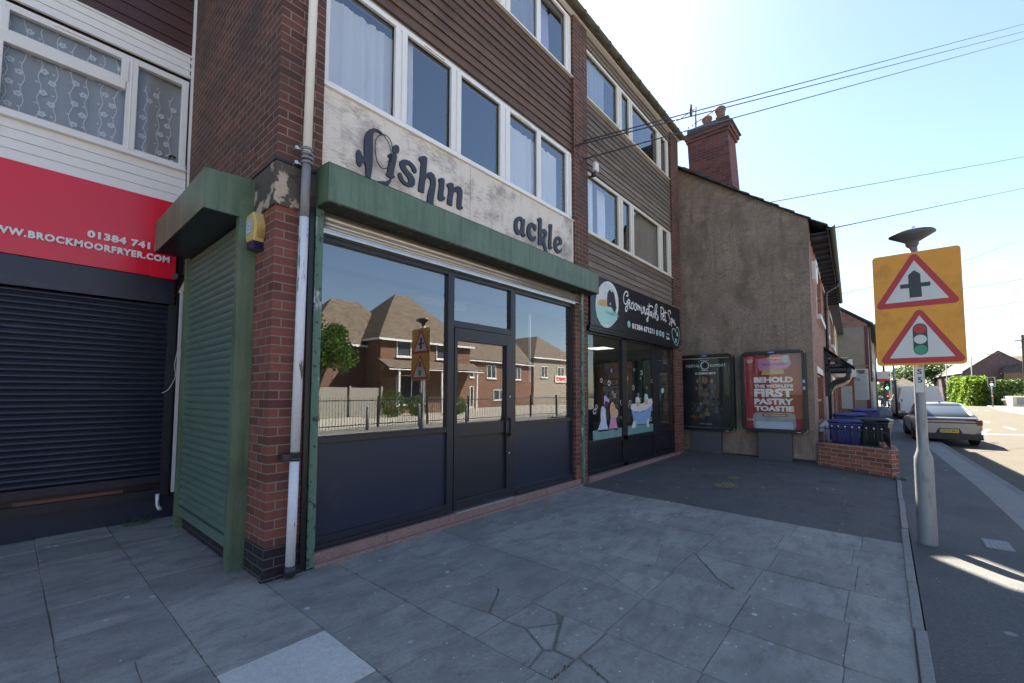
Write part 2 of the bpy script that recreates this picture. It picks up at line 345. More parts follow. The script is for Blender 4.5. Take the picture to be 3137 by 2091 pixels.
def ply_mat():
    m, nt, b = newmat('weathered_whitewashed_plywood')
    v = mapping(nt, 'Object', (3, 1, 24)); v2 = mapping(nt, 'Object', (1, 1, 1))
    f = noise(nt, v, 3.4, 8, .72); f2 = noise(nt, v2, 1.7, 8, .62)
    ad = N(nt, 'ShaderNodeMath'); ad.operation = 'MULTIPLY_ADD'; ad.inputs[1].default_value = 1.6
    nt.links.new(f2, ad.inputs[0]); nt.links.new(f, ad.inputs[2])
    sc_ = N(nt, 'ShaderNodeMath'); sc_.operation = 'MULTIPLY'; sc_.inputs[1].default_value = .5; nt.links.new(ad.outputs[0], sc_.inputs[0]); ad = sc_
    c = mixc(nt, ramp(nt, ad.outputs[0], [(.63, 0.), (.73, .8)]), (.76, .70, .61), (.26, .225, .19))
    c = mixc(nt, ramp(nt, noise(nt, mapping(nt, 'Object', (5, 1, .8)), 1.6, 6, .6), [(.56, 0.), (.68, .42)]), c, (.38, .34, .29))
    c = mixc(nt, ramp(nt, noise(nt, v2, 5, 3), [(.4, 0.), (.7, .5)]), c, (.80, .78, .73))
    nt.links.new(c, b.inputs['Base Color']); b.inputs['Roughness'].default_value = .85
    bumpn(nt, b, f, .3, .004); return m
M['ply'] = ply_mat()

# ---------------------------------------------------------------- mesh builder
class MB:
    def __init__(s): s.v = []; s.f = []; s.mi = []; s.sm = []; s.T = None
    def pt(s, p):
        p = Vector(p)
        if s.T is not None: p = s.T @ p
        s.v.append(p); return len(s.v) - 1
    def face(s, pts, m=0, smooth=False):
        ids = [s.pt(p) for p in pts]; s.f.append(ids); s.mi.append(m); s.sm.append(smooth)
    def box(s, x0, x1, y0, y1, z0, z1, m=0, skip=''):
        a = [(x0, y0, z0), (x1, y0, z0), (x1, y1, z0), (x0, y1, z0), (x0, y0, z1), (x1, y0, z1), (x1, y1, z1), (x0, y1, z1)]
        F = {'b': (0, 3, 2, 1), 't': (4, 5, 6, 7), 'f': (0, 1, 5, 4), 'k': (2, 3, 7, 6), 'l': (3, 0, 4, 7), 'r': (1, 2, 6, 5)}
        base = [s.pt(p) for p in a]
        for k, q in F.items():
            if k in skip: continue
            s.f.append([base[i] for i in q]); s.mi.append(m); s.sm.append(False)
        return s
    def tri(s, loops):   # tessellate polygon with holes
        lv = [[Vector((a, b, 0)) for a, b in l] for l in loops]
        flat = [p for l in loops for p in l]
        return flat, tessellate_polygon(lv)
    def extr(s, loops, fn, d0, d1, m=0, ms=None, back=False):
        """2-D loops (list) -> solid between depths d0 (front) and d1; fn(a,b,d)->xyz"""
        flat, tr = s.tri(loops)
        i0 = [s.pt(fn(a, b, d0)) for a, b in flat]
        for t in tr: s.f.append([i0[k] for k in t]); s.mi.append(m); s.sm.append(False)
        if d1 is not None:
            i1 = [s.pt(fn(a, b, d1)) for a, b in flat]
            if back:
                for t in tr: s.f.append([i1[k] for k in reversed(t)]); s.mi.append(m); s.sm.append(False)
            o = 0
            for l in loops:
                n = len(l)
                for k in range(n):
                    a, b2 = o + k, o + (k + 1) % n
                    s.f.append([i0[a], i0[b2], i1[b2], i1[a]]); s.mi.append(m if ms is None else ms); s.sm.append(False)
                o += n
        return s
    def tube(s, pts, r, n=8, m=0, caps=True, smooth=True):
        pts = [Vector(p) for p in pts]; k = len(pts)
        rr = r if isinstance(r, (list, tuple)) else [r] * k
        rings = []; prev = None
        for i, p in enumerate(pts):
            if i == 0: d = pts[1] - p
            elif i == k - 1: d = p - pts[i - 1]
            else: d = (pts[i + 1] - p).normalized() + (p - pts[i - 1]).normalized()
            if d.length < 1e-9: d = Vector((0, 0, 1))
            d.normalize()
            if prev is None:
                a = Vector((0, 0, 1)) if abs(d.z) < .9 else Vector((1, 0, 0))
                u = d.cross(a).normalized()
            else:
                u = prev - d * prev.dot(d)
                u = u.normalized() if u.length > 1e-6 else d.orthogonal().normalized()
            prev = u; w = d.cross(u)
            rings.append([s.pt(p + (u * math.cos(2 * math.pi * j / n) + w * math.sin(2 * math.pi * j / n)) * rr[i]) for j in range(n)])
        for i in range(k - 1):
            for j in range(n):
                s.f.append([rings[i][j], rings[i][(j + 1) % n], rings[i + 1][(j + 1) % n], rings[i + 1][j]]); s.mi.append(m); s.sm.append(smooth)
        if caps:
            s.f.append(list(reversed(rings[0]))); s.mi.append(m); s.sm.append(False)
            s.f.append(rings[-1]); s.mi.append(m); s.sm.append(False)
        return s
    def lathe(s, c, prof, n=24, m=0, smooth=True, axis='z'):
        rings = []
        for (r, h) in prof:
            ring = []
            for j in range(n):
                a = 2 * math.pi * j / n; x, y = r * math.cos(a), r * math.sin(a)
                o = {'z': (x, y, h), 'y': (x, h, y), 'x': (h, x, y)}[axis]
                ring.append(s.pt((c[0] + o[0], c[1] + o[1], c[2] + o[2])))
            rings.append(ring)
        for i in range(len(prof) - 1):
            for j in range(n):
                s.f.append([rings[i][j], rings[i][(j + 1) % n], rings[i + 1][(j + 1) % n], rings[i + 1][j]]); s.mi.append(m); s.sm.append(smooth)
        s.f.append(rings[0][::-1]); s.mi.append(m); s.sm.append(False); s.f.append(rings[-1]); s.mi.append(m); s.sm.append(False)
        return s
    def loft(s, secs, m=0, smooth=True, closed=True, caps=True):
        rings = [[s.pt(p) for p in sec] for sec in secs]; n = len(secs[0])
        for i in range(len(secs) - 1):
            for j in range(n if closed else n - 1):
                s.f.append([rings[i][j], rings[i][(j + 1) % n], rings[i + 1][(j + 1) % n], rings[i + 1][j]]); s.mi.append(m); s.sm.append(smooth)
        if caps:
            s.f.append(rings[0][::-1]); s.mi.append(m); s.sm.append(False); s.f.append(rings[-1]); s.mi.append(m); s.sm.append(False)
        return s
    def build(s, name, mats, parent=None, bevel=0, fix=True, uvf=None):
        me = bpy.data.meshes.new(name)
        me.from_pydata([tuple(p) for p in s.v], [], s.f)
        for m in (mats if isinstance(mats, (list, tuple)) else [mats]): me.materials.append(M[m] if isinstance(m, str) else m)
        for p, mi, sm in zip(me.polygons, s.mi, s.sm): p.material_index = mi; p.use_smooth = sm
        if fix:
            bm = bmesh.new(); bm.from_mesh(me); bmesh.ops.recalc_face_normals(bm, faces=bm.faces); bm.to_mesh(me); bm.free()
        uv = me.uv_layers.new(name='UVMap'); d = uv.data; V = me.vertices
        for p in me.polygons:
            n = p.normal; ax, ay, az = abs(n.x), abs(n.y), abs(n.z)
            for li in p.loop_indices:
                c = V[me.loops[li].vertex_index].co
                if uvf: d[li].uv = uvf(c, n)
                elif az >= ax and az >= ay and az > .95: d[li].uv = (c.x, c.y)
                elif ax > ay: d[li].uv = (c.y, c.z / max(.2, math.sqrt(1 - n.z * n.z)))
                else: d[li].uv = (c.x, c.z / max(.2, math.sqrt(1 - n.z * n.z)))
        o = bpy.data.objects.new(name, me); COL.objects.link(o)
        if parent: o.parent = parent
        if bevel:
            b = o.modifiers.new('bevel', 'BEVEL'); b.width = bevel; b.segments = 2; b.limit_method = 'ANGLE'; b.angle_limit = R(40)
        return o
def tag(o, label=None, cat=None, group=None, kind=None):
    if label: o['label'] = label
    if cat: o['category'] = cat
    if group: o['group'] = group
    if kind: o['kind'] = kind
    return o
def thing(name, label, cat, loc=(0, 0, 0), rz=0, group=None):
    o = bpy.data.objects.new(name, None); COL.objects.link(o); o.location = loc; o.rotation_euler = (0, 0, rz)
    o.empty_display_size = .1
    return tag(o, label, cat, group)
def world_thing(name, label, cat, base, group=None, rz=0):
    """thing whose parts are written in world coordinates: returns empty and a matrix for MB.T"""
    o = thing(name, label, cat, base, rz, group)
    T = (Matrix.Translation(base) @ Matrix.Rotation(rz, 4, 'Z')).inverted()
    return o, T
def mb(T=None):
    b = MB(); b.T = T; return b
def copy_tree(o, parent=None):
    c = o.copy(); COL.objects.link(c); c.parent = parent
    for ch in [x for x in bpy.data.objects if x.parent == o]: copy_tree(ch, c)
    return c
# text -> 2-D triangles, fitted to a box
_tc = {}
def text_geo(txt, bold=0., shear=0., spc=1.0):
    k = (txt, bold, shear, spc)
    if k in _tc: return _tc[k]
    cu = bpy.data.curves.new('t', 'FONT'); cu.body = txt; cu.size = 1; cu.offset = bold; cu.shear = shear; cu.space_character = spc
    cu.resolution_u = 3
    o = bpy.data.objects.new('t', cu); COL.objects.link(o)
    dg = bpy.context.evaluated_depsgraph_get(); me = bpy.data.meshes.new_from_object(o.evaluated_get(dg))
    V = [(v.co.x, v.co.y) for v in me.vertices]; F = [tuple(p.vertices) for p in me.polygons]
    bpy.data.objects.remove(o); bpy.data.curves.remove(cu); bpy.data.meshes.remove(me)
    xs = [a for a, b in V]; ys = [b for a, b in V]; x0, x1, y0, y1 = min(xs), max(xs), min(ys), max(ys)
    V = [((a - x0) / (x1 - x0), (b - y0) / (y1 - y0)) for a, b in V]
    _tc[k] = (V, F); return V, F
def text(b, txt, fn, box, d0=0, d1=None, m=0, ms=None, **k):
    """fn(a,b,d); box = (a0,a1,b0,b1) horizontal and vertical extents"""
    V, F = text_geo(txt, **k); a0, a1, b0, b1 = box
    P = [(a0 + x * (a1 - a0), b0 + y * (b1 - b0)) for x, y in V]
    i0 = [b.pt(fn(x, y, d0)) for x, y in P]
    for f in F: b.f.append([i0[q] for q in f]); b.mi.append(m); b.sm.append(False)
    if d1 is not None:
        i1 = [b.pt(fn(x, y, d1)) for x, y in P]
        cnt = {}
        for f in F:
            for q in range(len(f)):
                e = (f[q], f[(q + 1) % len(f)]); key = tuple(sorted(e)); cnt.setdefault(key, []).append(e)
        for key, es in cnt.items():
            if len(es) == 1:
                e = es[0]; b.f.append([i0[e[0]], i0[e[1]], i1[e[1]], i1[e[0]]]); b.mi.append(m if ms is None else ms); b.sm.append(False)
def stroke(b, pts, w, fn, d0=0, d1=None, m=0, w2=None):
    """flat brush line of width w (taper to w2)"""
    n = len(pts); P = [Vector((p[0], p[1], 0)) for p in pts]; L = []; Rr = []
    for i, p in enumerate(P):
        d = (P[min(i + 1, n - 1)] - P[max(i - 1, 0)])
        if d.length < 1e-9: d = Vector((1, 0, 0))
        d.normalize(); q = Vector((-d.y, d.x, 0)); ww = (w if w2 is None else w + (w2 - w) * i / (n - 1)) / 2
        L.append(p + q * ww); Rr.append(p - q * ww)
    for i in range(n - 1):
        a = [L[i], L[i + 1], Rr[i + 1], Rr[i]]
        b.face([fn(p.x, p.y, d0) for p in a], m)
        if d1 is not None:
            b.face([fn(p.x, p.y, dd) for p, dd in ((L[i], d0), (L[i + 1], d0), (L[i + 1], d1), (L[i], d1))], m)
            b.face([fn(p.x, p.y, dd) for p, dd in ((Rr[i], d0), (Rr[i + 1], d0), (Rr[i + 1], d1), (Rr[i], d1))], m)
def smooth_line(pts, k=4):
    P = [Vector((*p, 0)) if len(p) == 2 else Vector(p) for p in pts]; out = []
    for i in range(len(P) - 1):
        p0, p1, p2, p3 = P[max(i - 1, 0)], P[i], P[i + 1], P[min(i + 2, len(P) - 1)]
        for j in range(k):
            t = j / k
            out.append(.5 * ((2 * p1) + (p2 - p0) * t + (2 * p0 - 5 * p1 + 4 * p2 - p3) * t * t + (3 * p1 - p0 - 3 * p2 + p3) * t ** 3))
    out.append(P[-1]); return [tuple(p) for p in out]
def ell(cx, cy, rx, ry, n=20): return [(cx + rx * math.cos(2 * math.pi * i / n), cy + ry * math.sin(2 * math.pi * i / n)) for i in range(n)]
def rrect(x0, x1, y0, y1, r, n=5):
    o = []
    for cx, cy, a in ((x1 - r, y0 + r, -90), (x1 - r, y1 - r, 0), (x0 + r, y1 - r, 90), (x0 + r, y0 + r, 180)):
        for i in range(n + 1): t = R(a + 90 * i / n); o.append((cx + r * math.cos(t), cy + r * math.sin(t)))
    return o
FY = lambda a, b, d: (a, d, b)          # plane facing -Y : a = x, b = z, d = y
FX = lambda a, b, d: (d, a, b)          # plane facing -X : a = y, b = z, d = x

TR = {'f':[[(0.745,3.848),(0.744,3.883),(0.753,3.913),(0.771,3.925),(0.789,3.914),(0.802,3.884),(0.825,3.87),(0.83,3.884),(0.826,4.008),(0.829,4.081),(0.847,4.137),(0.877,4.182),(0.922,4.217),(0.967,4.228),(1.007,4.22),(1.028,4.202),(1.018,4.193),(0.988,4.204),(0.955,4.199),(0.929,4.176),(0.917,4.14),(0.916,4.079),(0.92,3.899),(0.917,3.801),(0.904,3.723),(0.899,3.673),(0.854,3.668),(0.847,3.772),(0.843,3.806),(0.832,3.823),(0.819,3.823),(0.807,3.803),(0.802,3.775),(0.79,3.761),(0.768,3.767),(0.751,3.797)]],'tail':[[(0.986,3.692),(1.065,3.719),(1.112,3.753),(1.126,3.777),(1.141,3.783),(1.133,3.745),(1.1,3.686),(1.039,3.675)]],'i':[[(1.093,4.007),(1.103,4.027),(1.127,4.042),(1.169,4.057),(1.194,4.053),(1.198,4.03),(1.185,3.961),(1.169,3.885),(1.159,3.824),(1.177,3.816),(1.17,3.797),(1.133,3.776),(1.108,3.782),(1.091,3.782),(1.072,3.796),(1.074,3.806),(1.087,3.814),(1.093,3.86),(1.105,3.928),(1.114,3.988),(1.097,3.993)]],'dot':[[(1.226,4.13),(1.223,4.106),(1.212,4.083),(1.195,4.066),(1.177,4.058),(1.161,4.061),(1.149,4.074),(1.145,4.094),(1.148,4.117),(1.159,4.14),(1.175,4.157),(1.193,4.165),(1.21,4.162),(1.222,4.15)]],'s':[[(1.443,3.956),(1.421,3.947),(1.397,3.964),(1.382,3.997),(1.351,4.017),(1.318,4.003),(1.307,3.98),(1.326,3.955),(1.368,3.933),(1.406,3.909),(1.43,3.872),(1.43,3.826),(1.408,3.792),(1.363,3.77),(1.304,3.769),(1.253,3.791),(1.223,3.824),(1.217,3.86),(1.229,3.881),(1.251,3.883),(1.269,3.855),(1.292,3.819),(1.325,3.806),(1.347,3.818),(1.353,3.842),(1.335,3.868),(1.294,3.897),(1.253,3.932),(1.233,3.968),(1.238,4.002),(1.262,4.033),(1.306,4.053),(1.358,4.059),(1.407,4.041),(1.442,4.015),(1.451,3.986)]],'h':[[(1.481,4.138),(1.49,4.162),(1.525,4.188),(1.565,4.202),(1.588,4.19),(1.587,4.115),(1.576,4.003),(1.608,4.032),(1.649,4.053),(1.686,4.04),(1.712,4.002),(1.717,3.948),(1.706,3.855),(1.687,3.759),(1.684,3.663),(1.598,3.668),(1.601,3.756),(1.62,3.837),(1.643,3.907),(1.638,3.959),(1.613,3.978),(1.585,3.962),(1.566,3.914),(1.559,3.848),(1.55,3.771),(1.479,3.769),(1.484,3.84),(1.498,3.958),(1.508,4.082),(1.507,4.109),(1.487,4.12)]],'i2':[[(1.754,4.001),(1.767,4.026),(1.797,4.043),(1.835,4.046),(1.844,4.025),(1.839,3.953),(1.829,3.879),(1.83,3.837),(1.854,3.829),(1.848,3.798),(1.813,3.773),(1.779,3.764),(1.752,3.775),(1.751,3.823),(1.764,3.911),(1.767,3.975)]],'n':[[(1.88,3.989),(1.897,4.017),(1.933,4.039),(1.969,4.041),(1.983,4.021),(1.979,3.983),(2.015,4.022),(2.061,4.044),(2.098,4.039),(2.122,4.0),(2.12,3.926),(2.11,3.864),(2.112,3.814),(2.136,3.804),(2.125,3.781),(2.083,3.758),(2.046,3.763),(2.036,3.796),(2.04,3.869),(2.048,3.93),(2.039,3.962),(2.006,3.958),(1.979,3.923),(1.967,3.851),(1.959,3.763),(1.888,3.763),(1.891,3.824),(1.908,3.915),(1.907,3.957)]],'a':[[(3.202,4.034),(3.158,4.013),(3.114,3.976),(3.089,3.931),(3.08,3.87),(3.086,3.81),(3.111,3.772),(3.145,3.757),(3.183,3.761),(3.215,3.783),(3.23,3.794),(3.246,3.764),(3.272,3.755),(3.311,3.77),(3.33,3.797),(3.327,3.813),(3.304,3.813),(3.304,3.874),(3.311,3.961),(3.316,4.027),(3.279,4.021),(3.246,4.035)],[(3.195,3.985),(3.224,3.981),(3.234,3.963),(3.23,3.886),(3.211,3.843),(3.192,3.82),(3.167,3.834),(3.153,3.88),(3.161,3.932)]],'c':[[(3.47,4.032),(3.525,4.027),(3.573,4.024),(3.584,3.996),(3.577,3.954),(3.559,3.925),(3.532,3.932),(3.511,3.966),(3.484,3.979),(3.46,3.959),(3.443,3.915),(3.443,3.872),(3.46,3.833),(3.49,3.818),(3.531,3.832),(3.552,3.85),(3.573,3.848),(3.569,3.812),(3.538,3.773),(3.504,3.755),(3.45,3.757),(3.403,3.774),(3.37,3.816),(3.36,3.882),(3.373,3.937),(3.41,3.996)]],'k':[[(3.605,4.117),(3.623,4.138),(3.658,4.161),(3.694,4.167),(3.71,4.155),(3.711,4.083),(3.707,3.993),(3.743,4.015),(3.787,4.025),(3.831,4.011),(3.847,3.979),(3.831,3.925),(3.786,3.858),(3.808,3.797),(3.844,3.716),(3.881,3.635),(3.811,3.631),(3.757,3.738),(3.71,3.829),(3.706,3.754),(3.628,3.747),(3.629,3.837),(3.633,4.015),(3.637,4.092),(3.612,4.102)],[(3.729,3.95),(3.758,3.958),(3.779,3.942),(3.768,3.907),(3.736,3.88),(3.715,3.87),(3.716,3.933)]],'l':[[(3.887,4.112),(3.903,4.133),(3.937,4.152),(3.971,4.149),(3.977,4.118),(3.966,4.023),(3.958,3.929),(3.953,3.804),(3.98,3.799),(3.976,3.771),(3.942,3.748),(3.9,3.744),(3.882,3.771),(3.894,3.911),(3.902,4.05),(3.902,4.096)]],'e':[[(4.129,4.009),(4.193,4.013),(4.237,3.982),(4.244,3.937),(4.208,3.89),(4.112,3.848),(4.104,3.822),(4.135,3.8),(4.175,3.799),(4.207,3.814),(4.235,3.843),(4.235,3.817),(4.211,3.777),(4.174,3.747),(4.127,3.733),(4.064,3.75),(4.026,3.795),(4.015,3.861),(4.034,3.927),(4.074,3.979)],[(4.128,3.955),(4.16,3.957),(4.172,3.941),(4.148,3.911),(4.096,3.888),(4.101,3.922)]],'lines':[[(1.018,4.197),(1.056,4.168),(1.091,4.128),(1.113,4.075),(1.123,4.01),(1.122,3.96),(1.105,3.937),(1.081,3.936)],[(1.139,4.049),(1.133,4.103),(1.111,4.168),(1.069,4.199),(1.028,4.194),(0.988,4.171),(0.95,4.119),(0.937,4.058),(0.938,3.998),(0.947,3.935),(0.968,3.877),(1.002,3.842),(1.042,3.841),(1.082,3.868),(1.099,3.9)]],'script':[[(6.338,3.437),(6.395,3.446),(6.404,3.493),(6.365,3.523),(6.301,3.507),(6.244,3.45),(6.218,3.372),(6.232,3.301),(6.27,3.271),(6.317,3.271),(6.358,3.307),(6.376,3.354)],[(6.384,3.356),(6.398,3.306),(6.387,3.216),(6.345,3.143),(6.305,3.134),(6.287,3.164),(6.324,3.221),(6.405,3.278),(6.455,3.323)],[(6.433,3.394),(6.416,3.368),(6.473,3.37),(6.48,3.342),(6.47,3.288),(6.484,3.216),(6.518,3.236)],[(6.588,3.352),(6.545,3.3),(6.543,3.239),(6.591,3.213),(6.635,3.253),(6.628,3.321),(6.588,3.352),(6.655,3.347)],[(6.722,3.351),(6.678,3.298),(6.685,3.238),(6.726,3.21),(6.77,3.251),(6.764,3.319),(6.722,3.351),(6.808,3.341)],[(6.816,3.339),(6.821,3.228)],[(6.824,3.298),(6.869,3.335),(6.884,3.292),(6.887,3.23)],[(6.893,3.285),(6.933,3.322),(6.946,3.278),(6.953,3.232)],[(7.001,3.325),(7.007,3.248),(7.022,3.18),(7.069,3.226)],[(7.006,3.365),(7.005,3.355)],[(7.092,3.347),(7.1,3.199)],[(7.104,3.302),(7.155,3.341),(7.171,3.272),(7.186,3.179),(7.225,3.232)],[(7.332,3.336),(7.265,3.302),(7.262,3.23),(7.309,3.22),(7.349,3.298)],[(7.351,3.347),(7.346,3.217),(7.322,3.086),(7.293,3.058),(7.266,3.087),(7.325,3.15),(7.403,3.209)],[(7.404,3.46),(7.393,3.345),(7.389,3.24),(7.422,3.212)],[(7.325,3.395),(7.372,3.382),(7.469,3.413),(7.547,3.417),(7.581,3.39)],[(7.522,3.291),(7.473,3.284),(7.452,3.232),(7.48,3.204),(7.53,3.243)],[(7.532,3.301),(7.538,3.212),(7.556,3.161)],[(7.611,3.287),(7.625,3.175)],[(7.613,3.345),(7.613,3.337)],[(7.696,3.184),(7.68,3.281),(7.705,3.4),(7.77,3.493),(7.821,3.485),(7.808,3.433),(7.743,3.34),(7.708,3.244),(7.725,3.163)],[(7.805,3.365),(7.761,3.292),(7.841,3.262),(7.87,3.207),(7.826,3.151),(7.786,3.171),(7.882,3.251)],[(8.027,3.44),(8.032,3.331),(8.036,3.179)],[(8.006,3.454),(8.082,3.479),(8.166,3.444),(8.173,3.368),(8.096,3.323),(8.001,3.335)],[(8.136,3.26),(8.191,3.293),(8.182,3.318),(8.137,3.294),(8.123,3.224),(8.176,3.197),(8.232,3.23)],[(8.264,3.442),(8.257,3.302),(8.273,3.183),(8.341,3.209)],[(8.172,3.351),(8.273,3.391),(8.361,3.382)],[(8.565,3.389),(8.602,3.438),(8.546,3.47),(8.465,3.445),(8.45,3.381),(8.515,3.32),(8.569,3.248),(8.553,3.157),(8.517,3.14),(8.508,3.187)],[(8.63,3.309),(8.636,3.212),(8.642,3.106)],[(8.64,3.284),(8.699,3.3),(8.708,3.239),(8.659,3.206)],[(8.793,3.286),(8.744,3.252),(8.753,3.209),(8.814,3.235)],[(8.829,3.29),(8.836,3.201),(8.858,3.163),(8.904,3.21)]],'heart':[[(8.895,3.005),(8.83,3.065),(8.711,3.059),(8.656,2.979),(8.701,2.865),(8.774,2.768),(8.889,2.689)],[(8.895,3.005),(8.933,3.099),(9.008,3.138),(9.104,3.088),(9.129,2.954),(9.08,2.811),(8.991,2.698),(8.929,2.677)]],'robeA':[[(5.616,1.315),(5.548,1.283),(5.523,1.172),(5.532,1.05),(5.464,0.954),(5.408,0.886),(5.505,0.846),(5.629,0.871),(5.731,0.847),(5.802,0.877),(5.735,1.006),(5.715,1.165),(5.706,1.256)]],'dogA':[[(5.62,1.202),(5.552,1.138),(5.544,1.082),(5.599,1.046),(5.668,1.077),(5.681,1.144)]],'hairB':[[(5.957,1.389),(5.896,1.343),(5.863,1.252),(5.89,1.112),(6.12,1.073),(6.185,1.148),(6.174,1.219),(6.076,1.269),(6.029,1.341)]],'robeB':[[(5.902,1.112),(5.863,0.999),(5.813,0.859),(5.944,0.873),(6.065,0.86),(6.176,0.841),(6.142,0.937),(6.083,1.081),(6.048,1.141)]],'dryer':[[(5.654,1.501),(5.735,1.495),(5.792,1.437),(5.839,1.436),(5.837,1.367),(5.779,1.391),(5.698,1.404),(5.669,1.336),(5.651,1.348)]],'tub':[[(6.757,1.201),(6.955,1.157),(7.251,1.147),(7.764,1.279),(7.69,1.092),(7.603,0.948),(7.458,0.895),(6.946,0.904),(6.848,0.985)]],'foam':[[(6.718,1.277),(6.789,1.332),(6.931,1.323),(6.965,1.463),(7.112,1.461),(7.167,1.318),(7.35,1.341),(7.389,1.526),(7.515,1.525),(7.574,1.418),(7.737,1.43),(7.794,1.361),(7.747,1.273),(7.502,1.205),(7.161,1.157),(6.841,1.18),(6.73,1.227)]],'face1':[[(6.962,1.373),(7.124,1.371),(7.151,1.306),(7.046,1.257),(6.959,1.297)]],'face2':[[(7.359,1.407),(7.542,1.418),(7.532,1.331),(7.442,1.293),(7.365,1.328)]],'feet':[[(6.834,0.985),(6.934,0.98),(6.959,0.865),(6.857,0.834),(6.746,0.865)],[(7.509,1.005),(7.621,0.987),(7.569,0.909),(7.598,0.827),(7.502,0.813),(7.457,0.889)]],'floor1':[[(5.248,0.891),(6.382,0.881),(6.39,0.7),(5.249,0.708)]],'floor2':[[(6.523,0.897),(7.863,0.88),(7.879,0.695),(6.528,0.708)]],'bub':[[(5.947,1.967),(5.565,1.777),(5.851,1.735),(5.981,1.558),(6.057,1.499),(6.332,1.365),(6.31,1.077),(5.384,1.304),(5.318,1.224),(6.538,1.904),(6.59,1.839),(7.258,1.973),(7.205,1.859),(7.787,1.813),(6.857,1.66),(7.504,1.659),(7.17,1.403),(6.701,1.359),(6.627,1.286),(7.761,1.198),(7.679,0.984),(6.904,2.024),(7.084,1.507)]],'door':[[(8.355,1.674),(8.426,1.639),(8.443,1.596),(8.385,1.545),(8.294,1.545),(8.272,1.595),(8.299,1.638)],[(8.133,1.517),(8.228,1.517),(8.215,1.382),(8.144,1.383)]],'logo':[[(5.587,3.353),(5.658,3.435),(5.776,3.445),(5.847,3.387),(5.881,3.287),(5.926,3.141),(5.861,3.014),(5.767,3.082),(5.709,3.12),(5.581,3.106),(5.56,3.2)],[(5.237,3.103),(5.312,3.076),(5.422,3.087),(5.581,3.1),(5.721,3.122),(5.838,3.034),(5.935,3.037),(5.957,2.933),(5.808,2.821),(5.596,2.789),(5.306,2.781),(5.2,2.877),(5.181,2.984)],[(6.014,3.214),(5.995,3.096),(5.946,2.982),(5.872,2.881),(5.778,2.8),(5.671,2.744),(5.56,2.717),(5.452,2.719),(5.354,2.749),(5.272,2.804),(5.211,2.882),(5.173,2.975),(5.162,3.08),(5.177,3.189),(5.219,3.295),(5.284,3.393),(5.37,3.476),(5.47,3.539),(5.58,3.575),(5.692,3.583),(5.797,3.56),(5.888,3.507),(5.959,3.428),(6.002,3.328)],[(5.237,3.091),(5.271,3.174),(5.358,3.206),(5.538,3.23),(5.581,3.134),(5.535,3.093),(5.334,3.085)],[(5.713,3.178),(5.702,3.156),(5.679,3.144),(5.656,3.149),(5.647,3.168),(5.657,3.19),(5.68,3.202),(5.703,3.197)]],'paws':[[(5.526,3.501),(5.647,3.479),(5.734,3.454),(5.523,3.358),(8.998,2.97),(8.908,2.811)]],'icons':[[(6.433,2.893),(7.797,2.871),(7.968,2.871),(8.131,2.865),(8.403,2.9),(8.399,2.825)]],'phone':[[(6.571,2.944),(7.646,2.817),(6.567,2.824),(7.651,2.932)]]}
# ================================================================ ground (structure)
def ground_z(x, y):
    t = max(0., min(1., (y + 3.95) / 3.95)); s = .05 + .06 * max(0., min(1., (x - 3.5) / 6.))
    return s * t if y < 0 else s
def sheet(name, mat, xs, ys, zf, kind='structure'):
    b = mb()
    for i in range(len(xs) - 1):
        for j in range(len(ys) - 1):
            b.face([(xs[i], ys[j], zf(xs[i], ys[j])), (xs[i + 1], ys[j], zf(xs[i + 1], ys[j])), (xs[i + 1], ys[j + 1], zf(xs[i + 1], ys[j + 1])), (xs[i], ys[j + 1], zf(xs[i], ys[j + 1]))])
    o = b.build(name, mat); o['kind'] = kind; return o
g = mb(); g.box(-400, 900, -500, 500, -1.2, -.30); o = g.build('ground', 'grass'); o['kind'] = 'structure'
def kerb_y(x):   # street bends gently after x = 9
    P = [(-60, -5.62), (0, -5.55), (9, -5.45), (13, -5.30), (17.3, -5.15), (34, -4.75), (60, -4.3), (120, -2.6)]
    for (a, c), (d, e) in zip(P, P[1:]):
        if x <= d: return c + (e - c) * (x - a) / (d - a)
    return P[-1][1]
KX = [-60, -30, -10, -5, 0, 3, 6, 9, 11, 13, 15, 17.3, 21, 27, 34, 45, 60, 90, 120]
def strip(name, mat, f0, f1, z0, z1=None, xs=KX):
    b = mb(); z1 = z0 if z1 is None else z1
    for a, c in zip(xs, xs[1:]):
        b.face([(a, f0(a), z0), (c, f0(c), z0), (c, f1(c), z1), (a, f1(a), z1)])
    o = b.build(name, mat); o['kind'] = 'structure'; return o
# road
FAR = [(-60, -11.7), (0, -11.7), (20, -11.6), (47.5, -11.67), (67, -12.3), (82, -13.2), (97, -15.5), (120, -19)]
def far_y(x):
    for (a, c), (d, e) in zip(FAR, FAR[1:]):
        if x <= d: return c + (e - c) * (x - a) / (d - a)
    return FAR[-1][1]
strip('road', 'road', lambda x: far_y(x) - .1, lambda x: kerb_y(x) + .05, -.115)
# kerb stones, each its own island inside one structure mesh
b = mb(); x = -20.
while x < 90:
    L = .9; b.box(0, L - .012, 0, .13, -.12, -.002)
    for i in range(8):
        v = b.v[-8 + i]; yy = kerb_y(x + v.x); b.v[-8 + i] = Vector((x + v.x, yy + v.y, v.z + rnd.uniform(-.002, .002)))
    x += L
o = b.build('kerb', 'kerb'); o['kind'] = 'structure'
strip('concrete_verge_strip', 'concrete', lambda x: kerb_y(x) + .13, lambda x: kerb_y(x) + .50, -.002)
HW = lambda x: -2.66 + math.tan(R(2.7)) * (x - 9.95)          # line of the house fronts
strip('footway', 'tarmac_path', lambda x: kerb_y(x) + .50, lambda x: -3.99 if x < 9.2 else HW(x) + .3, 0.0, xs=[-60, -30, -10, -5, 0, 3, 6, 9, 9.2, 9.21, 11, 13, 15, 17.3, 21, 27, 34, 45, 60, 90, 120])
